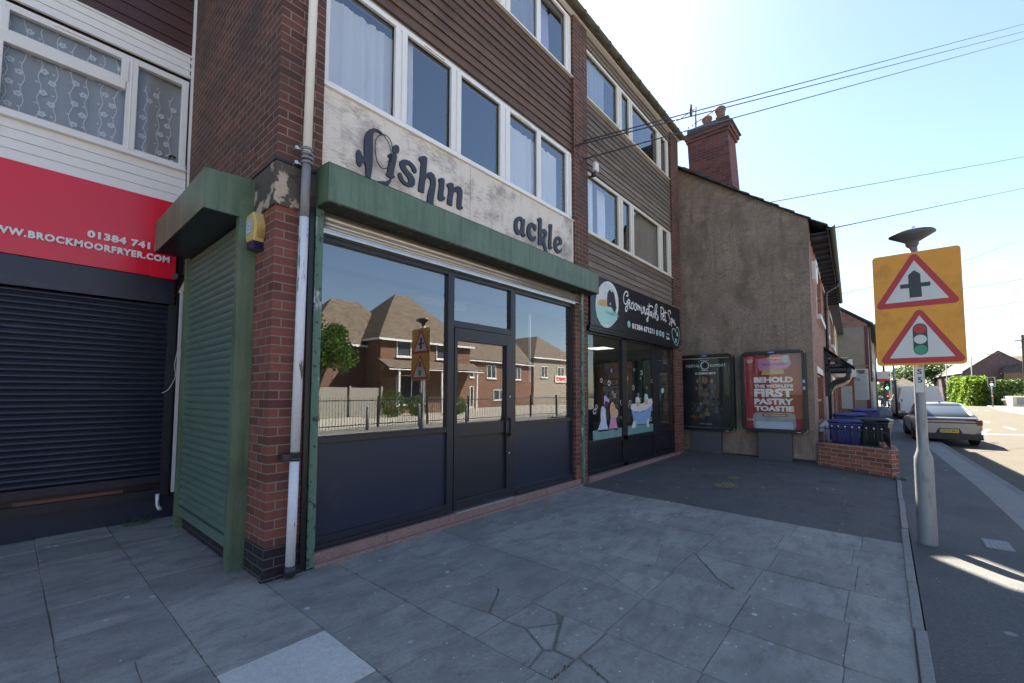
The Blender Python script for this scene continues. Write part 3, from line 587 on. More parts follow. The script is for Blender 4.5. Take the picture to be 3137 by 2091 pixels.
# concrete edging between forecourt and footway, in worn lengths
b = mb(); x = -12.
while x < 9.1:
    L = .91; dy = rnd.uniform(-.008, .008); dz = rnd.uniform(0, .012)
    b.box(x, x + L - .01, -3.985 + dy, -3.925 + dy, -.06, .012 + dz); x += L
o = b.build('edging', 'concrete', bevel=.006); o['kind'] = 'structure'
# forecourt: bedding under the slabs, slabs one by one, tarmac beyond x = 4.75
bz = lambda x, y: ground_z(x, y) - .0065
sheet('slab_bedding', 'joint', [-9, -4, 0, 1, 2, 3] + [3.2 + .1 * k for k in range(16)] + [4.75], [-3.93, -3, -2, -1, 0, .2, 4.5], bz)
xs = [4.66, 5.4, 6.2, 7, 8, 9, 9.96]; ys = [-3.925, -3, -2, -1, -.3, .3]
sheet('tarmac_forecourt', 'tarmac', xs, ys, lambda x, y: ground_z(x, y) - .004)
b = mb(); bl = mb()
cols = [-5.83 + .5925 * k for k in range(9)] + [-.553, .036, .600, 1.192, 1.775, 2.383, 2.976, 3.601, 4.112, 4.655]
cols = sorted(set(round(c, 3) for c in cols if not (-.9 < c < -.6)))
rows_off = {}
def slab(x0, x1, y0, y1, B, cracks=0, given=None):
    gp = .0022 + rnd.uniform(-.0012, .0016); dz = rnd.uniform(-.003, .004); tx, ty = rnd.uniform(-.004, .004), rnd.uniform(-.004, .004)
    polys = [[(x0 + gp, y0 + gp), (x1 - gp, y0 + gp), (x1 - gp, y1 - gp), (x0 + gp, y1 - gp)]]
    for c in range(cracks):
        big = max(range(len(polys)), key=lambda i: abs(sum(polys[i][k][0] * polys[i][(k + 1) % len(polys[i])][1] - polys[i][(k + 1) % len(polys[i])][0] * polys[i][k][1] for k in range(len(polys[i])))))
        P = polys.pop(big); cx = sum(p[0] for p in P) / len(P) + rnd.uniform(-.12, .12); cy = sum(p[1] for p in P) / len(P) + rnd.uniform(-.12, .12)
        a = rnd.uniform(0, math.pi); nx, ny = math.cos(a), math.sin(a)
        for sg in (1, -1):
            Q = []; w = .0015
            for i in range(len(P)):
                p, q = P[i], P[(i + 1) % len(P)]
                dp = ((p[0] - cx) * nx + (p[1] - cy) * ny) * sg - w; dq = ((q[0] - cx) * nx + (q[1] - cy) * ny) * sg - w
                if dp >= 0: Q.append(p)
                if dp * dq < 0: t = dp / (dp - dq); Q.append((p[0] + (q[0] - p[0]) * t, p[1] + (q[1] - p[1]) * t))
            if len(Q) > 2: polys.append(Q)
    if given: polys = given
    for P in polys:
        dzz = (rnd.uniform(-.004, .003) if given else dz) + (rnd.uniform(-.004, .003) if cracks else 0)
        if given: tx = ty = 0
        zf = lambda p: ground_z(p[0], p[1]) + dzz + tx * (p[0] - x0) + ty * (p[1] - y0)
        # jagged edges
        PP = []
        for i in range(len(P)):
            p, q = P[i], P[(i + 1) % len(P)]; n = max(2, int(math.hypot(q[0] - p[0], q[1] - p[1]) / .05))
            for k in range(n):
                t = k / n; j = .0016 if k else .0
                PP.append((p[0] + (q[0] - p[0]) * t + rnd.uniform(-j, j), p[1] + (q[1] - p[1]) * t + rnd.uniform(-j, j)))
        ci = (sum(p[0] for p in PP) / len(PP), sum(p[1] for p in PP) / len(PP))
        inn = [(p[0] + (ci[0] - p[0]) * .0022 / max(.05, math.hypot(ci[0] - p[0], ci[1] - p[1])), p[1] + (ci[1] - p[1]) * .0022 / max(.05, math.hypot(ci[0] - p[0], ci[1] - p[1]))) for p in PP]
        B.loft([[(p[0], p[1], zf(p) - .03) for p in PP], [(p[0], p[1], zf(p) - .004) for p in PP], [(p[0], p[1], zf(p)) for p in inn]], smooth=False)
for ci in range(len(cols) - 1):
    x0, x1 = cols[ci], cols[ci + 1]
    yst = {-.553: -.445, .036: -.52, .6: -.62, 1.192: -.61, 2.383: -.57}.get(x0, -.60 + (.0 if ci % 2 else .05))
    y = yst - .6 * 6
    while y < 4.3:
        y0, y1 = max(y, -3.925), y + (.6 if abs(y - yst) > .01 else .6)
        if (abs(x0 - .6) < .02 and -3.1 < (y0 + y1) / 2 < -1.2) or (abs(x0 - 2.383) < .02 and -3.0 < (y0 + y1) / 2 < -2.4): y += .6; continue
        if y1 > y0 + .08 and not (x0 > -.02 and y0 > 0.02) and not (x0 >= .6 and y1 > .1 and y0 > -.1):
            y1b = y1 if (x0 < -.02 or y1 < 0.1) else .1
            cr = 0
            if rnd.random() < .16: cr = 1 if rnd.random() < .7 else 2
            light = abs(x0 + .553) < .02 and -1.75 < y0 < -1.55
            slab(x0, x1, y0, y1b, bl if (abs(x0 + .553) < .02 and y0 < -1.5 and y0 > -2.0) else b, cr if not light else 0)
        y += .6
CR = [[(.603, -1.222), (.779, -1.222), (.872, -1.68), (.872, -1.815), (.603, -1.815)], [(.785, -1.222), (1.190, -1.222), (1.190, -1.48), (1.085, -1.55), (.880, -1.672)], [(1.190, -1.492), (1.190, -1.815), (.882, -1.815), (.882, -1.690), (1.090, -1.565)],
      [(.884, -1.826), (1.190, -1.826), (1.176, -2.035), (1.09, -2.105), (.909, -1.985)], [(.603, -1.826), (.872, -1.826), (.892, -1.99), (.785, -2.21), (.603, -2.25)], [(.902, -2.003), (1.075, -2.127), (.83, -2.255), (.803, -2.215)], [(1.190, -2.10), (1.190, -2.412), (.838, -2.412), (.838, -2.275), (1.10, -2.142)], [(.603, -2.27), (.775, -2.235), (.815, -2.285), (.822, -2.412), (.603, -2.412)],
      [(.603, -2.425), (.855, -2.425), (.765, -2.70), (.69, -3.012), (.603, -3.012)], [(.872, -2.43), (1.190, -2.425), (1.190, -3.012), (.712, -3.012), (.785, -2.70)],
      [(2.388, -2.375), (2.965, -2.375), (2.52, -2.705), (2.388, -2.88)], [(2.972, -2.392), (2.972, -2.965), (2.388, -2.965), (2.388, -2.90), (2.53, -2.72)]]
for P in CR: slab(0, 0, 0, 0, b, 0, [P])
o = b.build('paving_slabs', 'slab'); o['kind'] = 'structure'
if bl.v: o = bl.build('pale_paving_slab', 'slab_light'); o['kind'] = 'structure'
# far footway, verge behind and the side street mouth
strip('far_kerb', 'kerb', lambda x: far_y(x) - .13, lambda x: far_y(x), .0, .0)
b = mb()
for a, c in zip(KX, KX[1:]): b.face([(a, far_y(a), 0), (c, far_y(c), 0), (c, far_y(c), -.13), (a, far_y(a), -.13)])
o = b.build('far_kerb_face', 'kerb'); o['kind'] = 'structure'
strip('far_footway', 'tarmac_path', lambda x: far_y(x) - (2.0 if x < 50 else 3.), lambda x: far_y(x) - .13, -.003)
strip('far_forecourt', 'forecourt', lambda x: -60, lambda x: far_y(x) - (2.0 if x < 50 else 3.), -.012)
# road markings
b = mb()
def dash(x0, y0, x1, y1, w, z=-.110):
    d = Vector((x1 - x0, y1 - y0, 0)).normalized(); q = Vector((-d.y, d.x, 0)) * w / 2
    b.face([(x0 + q.x, y0 + q.y, z), (x1 + q.x, y1 + q.y, z), (x1 - q.x, y1 - q.y, z), (x0 - q.x, y0 - q.y, z)])
x = -20
while x < 90:
    ym = (kerb_y(x) + far_y(x)) / 2; ym2 = (kerb_y(x + 2) + far_y(x + 2)) / 2; dash(x, ym, x + 2.2, ym2, .10); x += 6
dash(23.6, -6.2, 24.9, -8.2, .22); dash(25.2, -6.9, 27.6, -7.4, .14)
for k in range(9): dash(58 + k * .0, -4.9 - k * .75, 58, -5.2 - k * .75, .5)
o = b.build('road_markings', 'mark'); o['kind'] = 'structure'

# ================================================================ shop parade with flats above
par = thing('shop_parade', 'three-storey brown brick parade with timber cladding and rows of white flat windows above two shops', 'building', (0, 0, 0))
# brick piers, side and end walls (upper brick darker, pier brick redder below the stone band)
b = mb()
b.box(.035, .412, 0, .30, 3.51, 8.06)                       # corner pier above band
b.box(.035, .30, .30, 3.1, 3.18, 8.06)                      # side wall above hood level
b.box(.035, .30, 2.25, 3.1, .0, 3.18)                       # side wall behind shutter end
b.build('brick_wall', 'brick', par)
b = mb(); b.box(4.593, 5.02, 0, .30, 2.7, 8.06); b.build('upper_pier', 'brick', par)
b = mb(); b.box(8.95, 9.43, 0, .30, 2.72, 8.06); b.build('upper_pier', 'brick', par)
b = mb()
b.box(9.18, 9.43, .30, 8, 0, 8.06); b.box(.30, 9.18, 7.75, 8, 0, 8.06)
b.build('end_wall', 'brick', par)
for q in ((.035, .412, 0, .50, .31, 3.125), (4.593, 4.93, 0, .30, 0, 2.7), (8.95, 9.43, 0, .30, 0, 2.72)):
    b = mb(); b.box(*q); b.build('brick_pier', 'brick_low', par)
b = mb(); b.box(.030, .415, -.006, .504, -.02, .31); b.box(.010, .43, -.028, .02, -.02, .115); b.build('painted_brick_base', 'brick_base', par, bevel=.004)
b = mb(); b.box(.020, .42, -.018, .60, 3.125, 3.50); b.build('stone_band', 'stone_peel', par, bevel=.006)
b = mb(); b.box(.012, .425, -.026, .60, 3.50, 3.52); b.build('band_flashing', 'black', par)
# cladding boards
def cladding(name, mat, x0, x1, z0, z1, y, n, label=None, parent=None, lap=.02):
    b = mb(); h = (z1 - z0) / n
    for k in range(n):
        a, c = z0 + k * h, z0 + (k + 1) * h
        xs = [x0]
        if rnd.random() < .6: xs.append(rnd.uniform(x0 + .8, x1 - .8))
        xs.append(x1)
        for p, q in zip(xs, xs[1:]):
            j = rnd.uniform(-.0015, .0015)
            b.face([(p, y - lap + j, a + .004), (q - .003, y - lap - j, a + .004), (q - .003, y, c), (p, y, c)])
            b.face([(p, y - lap + j, a + .004), (q - .003, y - lap - j, a + .004), (q - .003, y + .01, a + .002), (p, y + .01, a + .002)])
    o = b.build(name, mat, parent or par, fix=False)
    if label: o['label'] = label
    return o
cladding('timber_cladding', 'clad_brown', .41, 4.593, 5.60, 6.88, .055, 10, 'reddish brown varnished boarding')
cladding('timber_cladding', 'clad_brown', .41, 4.593, 7.98, 8.06, .055, 1)
cladding('timber_cladding', 'clad_grey', 5.02, 8.95, 5.50, 6.80, .055, 12, 'weathered grey boarding between the window rows')
cladding('timber_cladding', 'clad_grey', 5.02, 8.95, 3.64, 4.34, .055, 6, 'weathered grey boarding above the black fascia')
cladding('timber_cladding', 'clad_grey', 5.02, 8.95, 7.76, 8.16, .055, 4)
# backing walls behind cladding, floors
b = mb()
for (x0, x1, rows) in ((.30, 4.70, ((5.56, 6.92), (7.96, 8.16), (2.98, 4.42))), (4.70, 9.18, ((5.47, 6.82), (7.72, 8.16), (2.72, 4.36)))):
    for z0, z1 in rows: b.box(max(x0, .42) if x0 < 1 else 5.0, 4.60 if x0 < 1 else 8.96, .075, .22, z0, z1)
b.build('inner_wall', 'room', par)
b = mb()
b.box(.32, 9.16, .24, 7.7, 3.35, 3.55); b.box(.32, 9.16, .24, 7.7, 6.05, 6.2); b.box(.32, 9.16, .24, 7.7, 8.12, 8.2)
b.box(4.66, 4.78, .24, 7.7, .0, 8.1); b.box(.32, 9.16, 4.2, 4.3, 3.6, 8.1)
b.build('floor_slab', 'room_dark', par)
# window rows
def window_row(xs, glasses, z0, z1, fy=.045, gy=.09, frame='upvc', head=None, curtains=(), vents=(), label=None):
    xa, xb = xs; b = mb()
    t = .058; zb, zt = z0 + t, z1 - t
    b.box(xa, xb, fy, fy + .06, z0, zb); b.box(xa, xb, fy, fy + .06, zt, z1)
    e = [xa] + [v for gq in glasses for v in gq] + [xb]
    for a, c in zip(e[0::2], e[1::2]):
        if c - a > .11:   # two sash stiles meeting on a mullion
            mid = (a + c) / 2
            b.box(a, mid - .012, fy - .004, fy + .06, zb, zt); b.box(mid + .012, c, fy - .004, fy + .06, zb, zt); b.box(mid - .012, mid + .012, fy + .012, fy + .06, zb, zt)
        else: b.box(a, c, fy, fy + .06, zb, zt)
    # sloped sill
    b.extr([[(fy - .045, z0 - .03), (fy - .045, z0 - .012), (fy + .005, z0 + .012), (fy + .005, z0 - .03)]], lambda y, z, d: (d, y, z), xa - .01, xb + .01, back=True)
    w = b.build('window', frame, par, bevel=.004)
    if label: w['label'] = label
    p = mb(); k = mb()
    for a, c in glasses:
        p.face([(a - .01, gy, zb - .01), (c + .01, gy, zb - .01), (c + .01, gy, zt + .01), (a - .01, gy, zt + .01)])
        for q0, q1, r0, r1 in ((a, a + .010, zb, zt), (c - .010, c, zb, zt), (a, c, zb, zb + .010), (a, c, zt - .010, zt)): k.box(q0, q1, gy - .012, gy - .002, r0, r1)
    p.build('glazing', 'glass_up', w); k.build('gasket', 'black', w)
    for v0, v1 in vents:
        q = mb(); q.box(v0, v1, fy - .014, fy + .002, z1 - .045, z1 - .022); q.build('trickle_vent', 'upvc', w)
    for (c0, c1, mat, amp, y, zt2) in curtains:
        q = mb(); n = max(8, int((c1 - c0) / .022)); ph = rnd.uniform(0, 6)
        top = zt + .05 if zt2 is None else zt2
        prof = []
        for i in range(n + 1):
            x = c0 + (c1 - c0) * i / n
            prof.append((x, y + amp * math.sin(i * .95 + ph + 1.2 * math.sin(i * .23)) * (.75 + .45 * math.sin(i * .31)) + amp * .4 * math.sin(i * 2.7)))
        q.loft([[(x, yy, zb - .1) for x, yy in prof], [(x, yy * .96 + .004, (zb + top) / 2) for x, yy in prof], [(x, y + (yy - y) * .6, top) for x, yy in prof]], closed=False, caps=False)
        q.build('curtain', mat, w)
    return w
G1 = [(.47, 1.18), (1.33, 1.96), (2.12, 2.83), (3.03, 3.65), (3.745, 4.42)]
G2 = [(5.085, 6.24), (6.43, 6.755), (6.92, 8.21), (8.44, 8.74)]
window_row((.41, 4.575), G1, 4.42, 5.555, vents=((1.55, 1.85), (3.2, 3.5)),
           curtains=((.40, 1.24, 'curtain', .028, .16, 5.42), (1.26, 1.47, 'curtain', .02, .16, None), (3.0, 4.30, 'curtain', .024, .16, 5.40)), label='first-floor window row with white curtains above the plywood sign')
w = window_row((.41, 4.575), G1, 6.91, 7.97, curtains=((.5, 1.2, 'net', .02, .2, None), (2.9, 3.72, 'net', .02, .2, None), (3.78, 4.25, 'lilac', .03, .3, None)), label='second-floor window row with net and lilac curtains')
window_row((5.02, 8.945), G2, 4.355, 5.47, frame='upvc_cream', curtains=((5.06, 5.42, 'curtain', .025, .15, None), (5.75, 6.05, 'curtain', .02, .25, None), (6.95, 8.3, 'curtain_beige', .04, .15, None), (8.4, 8.55, 'curtain_beige', .03, .15, None)), label='first-floor window row with beige curtains above the black fascia')
window_row((5.02, 8.885), G2, 6.80, 7.735, frame='upvc_cream', curtains=((5.06, 5.9, 'net', .015, .15, None),), label='second-floor window row at the end of the parade')
# ornament and hanging lamp seen in the flat
b = mb(); b.lathe((1.62, .45, 5.13), [(.01, 0), (.09, .01), (.10, .04), (.03, .07), (.01, .3)], 12); b.build('pendant_lamp', 'iron', par)
# roof: shallow pitch, eaves gutter with moss
b = mb()
rf = [(-.10, 8.10), (4.0, 9.55), (8.2, 8.10), (8.2, 8.02), (-.10, 8.02)]
b.extr([rf], lambda y, z, d: (d, y, z), .0, 9.50, back=True); b.build('roof', 'tile_brown', par)
b = mb(); n = 22
for k in range(n):
    x0, x1 = .0 + k * 9.56 / n, (k + 1) * 9.56 / n
    prof = [(-.095 + .062 * math.cos(t), 8.10 + .062 * math.sin(t)) for t in [math.pi + i * math.pi / 8 for i in range(9)]]
    dz = rnd.uniform(-.004, .004)
    b.loft([[(x0, y, z + dz) for y, z in prof], [(x1, y, z + dz) for y, z in prof]], closed=False, caps=False)
    b.box(x1 - .05, x1, -.165, -.10, 8.02, 8.105)
b.box(9.54, 9.56, -.155, -.03, 8.04, 8.11)
b.build('gutter', 'moss', par)
b = mb(); b.box(.0, 9.5, -.03, .05, 8.0, 8.155); b.build('fascia_board', 'white', par)
# side corner white trims
# ---------------------------------------------------------------- interiors
b = mb()
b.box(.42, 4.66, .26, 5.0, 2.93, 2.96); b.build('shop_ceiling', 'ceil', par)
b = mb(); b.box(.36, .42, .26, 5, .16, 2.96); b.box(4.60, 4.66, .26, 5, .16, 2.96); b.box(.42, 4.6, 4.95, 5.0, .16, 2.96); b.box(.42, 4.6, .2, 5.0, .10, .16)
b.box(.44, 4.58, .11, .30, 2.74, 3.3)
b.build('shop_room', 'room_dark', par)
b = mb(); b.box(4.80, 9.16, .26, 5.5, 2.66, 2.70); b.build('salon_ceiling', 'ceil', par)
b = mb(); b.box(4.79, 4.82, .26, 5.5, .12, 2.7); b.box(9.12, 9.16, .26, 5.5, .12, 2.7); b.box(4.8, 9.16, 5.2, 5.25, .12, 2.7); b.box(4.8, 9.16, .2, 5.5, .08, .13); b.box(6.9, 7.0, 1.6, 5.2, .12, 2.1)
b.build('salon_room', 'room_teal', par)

# ================================================================ plywood sign with cut-out letters
sg, T = world_thing('shop_sign', 'weathered whitewashed plywood sign reading ishin ackle in dark carved letters', 'sign', (2.45, .0, 3.5))
b = mb(T); b.box(.415, 2.262, .028, .05, 3.30, 4.40); b.build('board', 'ply', sg)['label'] = 'plywood panel carrying the larger letters'
b = mb(T); b.box(2.268, 4.56, .028, .05, 3.30, 4.40); b.build('board', 'ply', sg)['label'] = 'plywood panel carrying the smaller letters'
b = mb(T); b.box(.413, .432, .018, .03, 3.3, 4.41); b.box(4.54, 4.575, .018, .03, 3.3, 4.41); b.box(.41, 4.57, .018, .03, 4.385, 4.412); b.build('trim', 'upvc_cream', sg)
b = mb(T)
for k in range(26):
    x, z = rnd.uniform(.5, 4.5), rnd.uniform(3.6, 4.35); b.lathe((x, .0265, z), [(.004, .0), (.004, .002)], 6, axis='y')
b.build('nail_heads', 'iron', sg)
for k in ('f', 'tail', 'i', 'dot', 's', 'h', 'i2', 'n', 'a', 'c', 'k', 'l', 'e'):
    loops = TR[k]
    b = mb(T); b.extr(loops, FY, .008, .027, 0, 1); b.build('letter', ['letters', 'letters_side'], sg)
b = mb(T)
for l in TR['lines']: b.tube([(p[0], .0, p[1]) for p in smooth_line(l)], .0045, 5)
b.build('fishing_line', 'letters_side', sg)

# ================================================================ front roller shutter housing (raised)
sh, T = world_thing('front_roller_shutter', 'long green roller shutter box with peeling side rails over the empty shopfront', 'roller shutter', (2.6, 0, 0.08))
b = mb(T); b.box(.355, 4.93, -.25, -.246, 3.203, 3.54); b.box(.355, .36, -.25, .02, 3.203, 3.54); b.box(4.925, 4.93, -.25, -.002, 3.203, 3.54)
b.extr([[(-.25, 3.54), (.02, 3.56), (.02, 3.545), (-.25, 3.534)]], lambda y, z, d: (d, y, z), .355, 4.93, back=True)
b.box(.355, .372, -.254, -.246, 3.203, 3.54); b.box(3.30, 3.303, -.252, -.25, 3.205, 3.538)
b.build('hood', 'green', sh)
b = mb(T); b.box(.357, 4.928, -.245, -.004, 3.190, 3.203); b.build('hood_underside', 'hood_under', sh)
b = mb(T)
for zc, r in ((3.145, .030), (3.098, .022), (3.066, .016)): b.tube([(.44, .02, zc), (4.74, .02, zc)], r, 12)
b.build('rolled_curtain', 'alu', sh)
b = mb(T); b.box(.43, 4.74, .0, .03, 3.002, 3.045); b.box(.43, 4.74, -.008, .0, 3.03, 3.04); b.build('bottom_rail', 'steel', sh)
b = mb(T); b.box(.352, .412, -.035, .0, .06, 3.2); b.box(.412, .425, -.035, .045, .06, 3.2); b.box(.352, .362, -.05, .0, .06, 3.2); b.build('side_rail', 'green_peel', sh)
b = mb(T); b.box(4.74, 4.80, -.035, .0, .1, 3.2); b.box(4.725, 4.74, -.035, .07, .1, 3.2); b.build('side_rail', 'green_peel', sh)
b = mb(T); b.box(.305, .350, -.03, .0, .06, 3.2); b.build('cover_strip', 'black', sh)

# ================================================================ empty shopfront
sf, T = world_thing('shopfront', 'dark grey aluminium shopfront with three panes and glazed door under the green hood', 'shopfront', (2.5, .07, .1))
FYa, GYa = .055, .095
b = mb(T)
def bars(b, L):
    for x0, x1, z0, z1 in L: b.box(x0, x1, FYa, FYa + .07, z0, z1)
bars(b, [(.43, .465, .20, 3.0), (1.955, 2.05, .165, 3.0), (3.065, 3.165, .165, 3.0), (4.55, 4.66, .20, 3.0), (.465, 1.955, 2.95, 3.0), (2.05, 3.065, 2.95, 3.0), (3.165, 4.55, 2.95, 3.0),
         (2.05, 3.065, 2.335, 2.415), (.465, 1.955, 1.095, 1.155), (3.165, 4.55, 1.105, 1.155), (.465, 1.955, .205, .27), (3.165, 4.55, .205, .26)])
for x0, x1, z0, z1 in ((.43, 1.955, .17, .205), (3.165, 4.66, .17, .205)): b.box(x0, x1, FYa - .02, FYa + .05, z0, z1)
b.box(.465, 1.955, FYa - .008, FYa, 1.145, 1.155); b.box(3.165, 4.55, FYa - .008, FYa, 1.145, 1.155)
b.build('frame', 'anthracite', sf, bevel=.003)
b = mb(T); b.box(.465, 1.955, .085, .11, .27, 1.095); b.build('stall_riser', 'anth_panel', sf)['label'] = 'wide dark panel under the big pane'
b = mb(T); b.box(3.165, 4.55, .085, .11, .26, 1.105); b.build('stall_riser', 'anth_panel', sf)['label'] = 'dark panel to the right of the door'
def pane(x0, x1, z0, z1, par_, T, y=GYa, mat='glass', name='glazing'):
    b = mb(T); b.face([(x0, y, z0), (x1, y, z0), (x1, y, z1), (x0, y, z1)]); return b.build(name, mat, par_)
pane(.46, 1.96, 1.15, 2.955, sf, T); pane(3.16, 4.555, 1.15, 2.955, sf, T); pane(2.045, 3.07, 2.41, 2.955, sf, T, name='fanlight')
dr = mb(T)
for x0, x1, z0, z1 in ((2.055, 2.10, .175, 2.33), (2.975, 3.06, .175, 2.33), (2.10, 2.975, 2.18, 2.33), (2.10, 2.975, 1.03, 1.185), (2.10, 2.975, .175, .29)): dr.box(x0, x1, .045, .105, z0, z1)
dr.box(2.10, 2.975, .085, .10, .29, 1.03)
door = dr.build('door', 'anthracite', sf, bevel=.004)
b = mb(T); b.face([(2.095, .09, 1.18), (2.98, .09, 1.18), (2.98, .09, 2.185), (2.095, .09, 2.185)]); p = b.build('door_pane', 'glass', door); 
b = mb(T); b.box(2.93, 3.05, .015, .045, 1.02, 1.19); b.box(3.0, 3.03, -.005, .04, .97, 1.22); b.build('handle', 'anthracite', door, bevel=.005)
b = mb(T); b.lathe((3.02, .04, .75), [(.012, 0), (.012, .006)], 10, axis='y'); b.lathe((3.035, .04, 1.5), [(.010, 0), (.010, .006)], 10, axis='y'); b.build('lock', 'steel', door)
b = mb(T); b.box(2.05, 3.07, .0, .06, .155, .172); b.build('threshold', 'steel', sf)
b = mb(T)
for x0, x1 in ((.425, 1.15), (1.155, 1.95), (1.955, 2.05), (2.055, 3.07), (3.075, 3.8), (3.805, 4.72)): b.box(x0, x1, rnd.uniform(-.006, 0), .14, .02, .158)
b.box(.42, 4.73, -.05, 0, .02, .075)
b.build('plinth', 'plinth', sf, bevel=.006)
b = mb(T); b.box(3.66, 3.68, .2, .23, 1.7, 2.95); b.build('blind_cord', 'white', sf)
cl, T = world_thing('ceiling_light', 'fluorescent batten on the ceiling of the empty shop', 'ceiling light', (2.75, 1.2, 2.84))
b = mb(T); b.box(2.35, 3.25, 1.15, 1.25, 2.86, 2.93); b.build('batten', 'white', cl)
b = mb(T); b.box(2.35, 3.25, 1.13, 1.27, 2.82, 2.86); b.build('diffuser', 'ceil', cl)

# ================================================================ side roller shutter (closed)
ss, T = world_thing('side_roller_shutter', 'closed green roller shutter on the narrow side wall beside the brick corner', 'roller shutter', (-.05, 1.3, .1))
b = mb(T)
b.box(-.355, -.349, .455, 2.3, 3.10, 3.44); b.box(-.355, .035, .45, .456, 3.10, 3.44); b.box(-.355, .035, 2.295, 2.3, 3.10, 3.44)
b.face([(-.355, .45, 3.44), (-.355, 2.3, 3.44), (.035, 2.3, 3.47), (.035, .45, 3.47)]); b.face([(.035, .45, 3.44), (-.355, .45, 3.44), (.035, .45, 3.47)])
b.build('hood', 'green', ss)
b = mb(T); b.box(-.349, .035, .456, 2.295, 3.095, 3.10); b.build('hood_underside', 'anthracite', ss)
b = mb(T); nsl = 39; z0, z1 = .29, 3.10; h = (z1 - z0) / nsl; prof = []
for k in range(nsl):
    zb = z0 + k * h
    for t in range(6): a = t / 5; prof.append((-.030 - .016 * math.sin(math.pi * a) ** .8, zb + h * (.06 + .88 * a)))
    prof.append((-.024, zb + h * .97))
b.loft([[(x, .46, z) for x, z in prof], [(x, 2.24, z) for x, z in prof]], closed=False, caps=False, smooth=True)
b.build('shutter_slats', 'green_slat', ss)
b = mb(T); b.box(-.055, -.02, .46, 2.24, .20, .29); b.build('bottom_rail', 'green_slat', ss)
b = mb(T); b.box(-.10, .035, .415, .50, .05, 3.10); b.build('side_rail', 'green', ss)
b = mb(T); b.box(-.075, .035, 2.24, 2.32, .05, 3.10); b.build('side_rail', 'green', ss)
b = mb(T); b.box(-.075, -.045, .51, .57, .92, 1.05); b.lathe((-.06, .54, .985), [(.03, -.03), (.03, .0)], 10, axis='x'); b.build('lock_box', 'green', ss, bevel=.01)
b = mb(T); b.box(-.01, .034, .50, 2.24, .04, .20); b.build('sill', 'brick_base', ss)

# ================================================================ downpipe on the corner pier
dp, T = world_thing('downpipe', 'peeling white downpipe with a grey top joint on the corner brick pier', 'drainpipe', (.21, -.06, .06))
b = mb(T); b.tube([(.205, -.085, .15), (.215, -.085, 1.0)], .037, 14); b.build('lower_pipe', 'pipe_white', dp)
b = mb(T); b.tube([(.216, -.085, 1.06), (.234, -.085, 3.05)], .037, 14); b.build('middle_pipe', 'pipe_white', dp)
b = mb(T); b.tube([(.234, -.085, 3.05), (.241, -.085, 3.55)], .037, 14); b.build('stained_pipe', 'pipe_grey', dp)
b = mb(T); b.tube([(.241, -.085, 3.60), (.285, -.085, 8.05)], .036, 14); b.build('upper_pipe', 'upvc', dp)
b = mb(T)
for z in (3.52, 3.56, 3.60, 3.64): b.tube([(.242, -.085, z), (.243, -.085, z + .022)], .048, 14)
b.build('socket', 'pipe_grey', dp)
b = mb(T)
b.tube([(.216, -.085, .99), (.217, -.085, 1.02)], .042, 14); b.tube([(.217, -.085, 1.04), (.217, -.085, 1.065)], .042, 14)
b.box(.12, .20, -.09, -.0, 1.0, 1.05); b.tube([(.205, -.085, .07), (.205, -.085, .15)], .045, 14); b.build('bracket', 'pipe_black', dp)
b = mb(T)
for z in (3.50, 3.63): b.tube([(.20, -.085, z), (.165, -.08, z + .012), (.155, -.03, z + .01), (.15, 0, z)], .006, 6); b.lathe((.158, -.085, z + .01), [(.016, 0), (.016, .01)], 8, axis='y')
b.build('clip', 'steel', dp)

# ================================================================ alarm box on the corner
ab, T = world_thing('alarm_box', 'faded yellow hexagonal alarm box with a blue label on the corner pier', 'alarm box', (.03, .25, 2.8))
hx = [(.266, 3.103), (.403, 3.094), (.457, 2.995), (.392, 2.872), (.242, 2.86), (.206, 2.987)]
hb = [(.262, 3.11), (.41, 3.11), (.475, 2.99), (.41, 2.85), (.235, 2.85), (.19, 2.985)]
b = mb(T); b.loft([[(-.048, y, z) for y, z in hx], [(-.038, y, z) for y, z in hb], [(.034, y, z) for y, z in hb]], smooth=False); b.build('case', 'alarm_yellow', ab, bevel=.004)
b = mb(T)
for k in range(7): b.box(-.03, .03, .188, .21, 2.885 + k * .017, 2.891 + k * .017)
b.build('louvre', 'alarm_yellow', ab)
b = mb(T); b.loft([[(-.046, y, z) for y, z in [(.40, 2.868), (.235, 2.855), (.215, 2.775), (.385, 2.80)]], [(.034, y, z) for y, z in [(.41, 2.85), (.235, 2.85), (.215, 2.77), (.39, 2.79)]]], smooth=False); b.build('strobe_lens', 'alarm_blue', ab, bevel=.004)
b = mb(T); b.box(-.051, -.0485, .278, .412, 2.93, 3.055); b.build('label_sticker', 'sticker', ab)
b = mb(T); b.lathe((-.052, .345, 3.0), [(.025, 0), (.025, .001)], 14, axis='x'); b.box(-.053, -.0515, .30, .39, 2.94, 2.955); b.build('emblem', 'white', ab)
b = mb(T); b.lathe((-.0535, .345, 3.0), [(.009, 0), (.009, .001)], 10, axis='x'); b.build('emblem_centre', 'alarm_blue', ab)
TR['icons'] = TR['icons'][0]; TR['paws'] = TR['paws'][0]
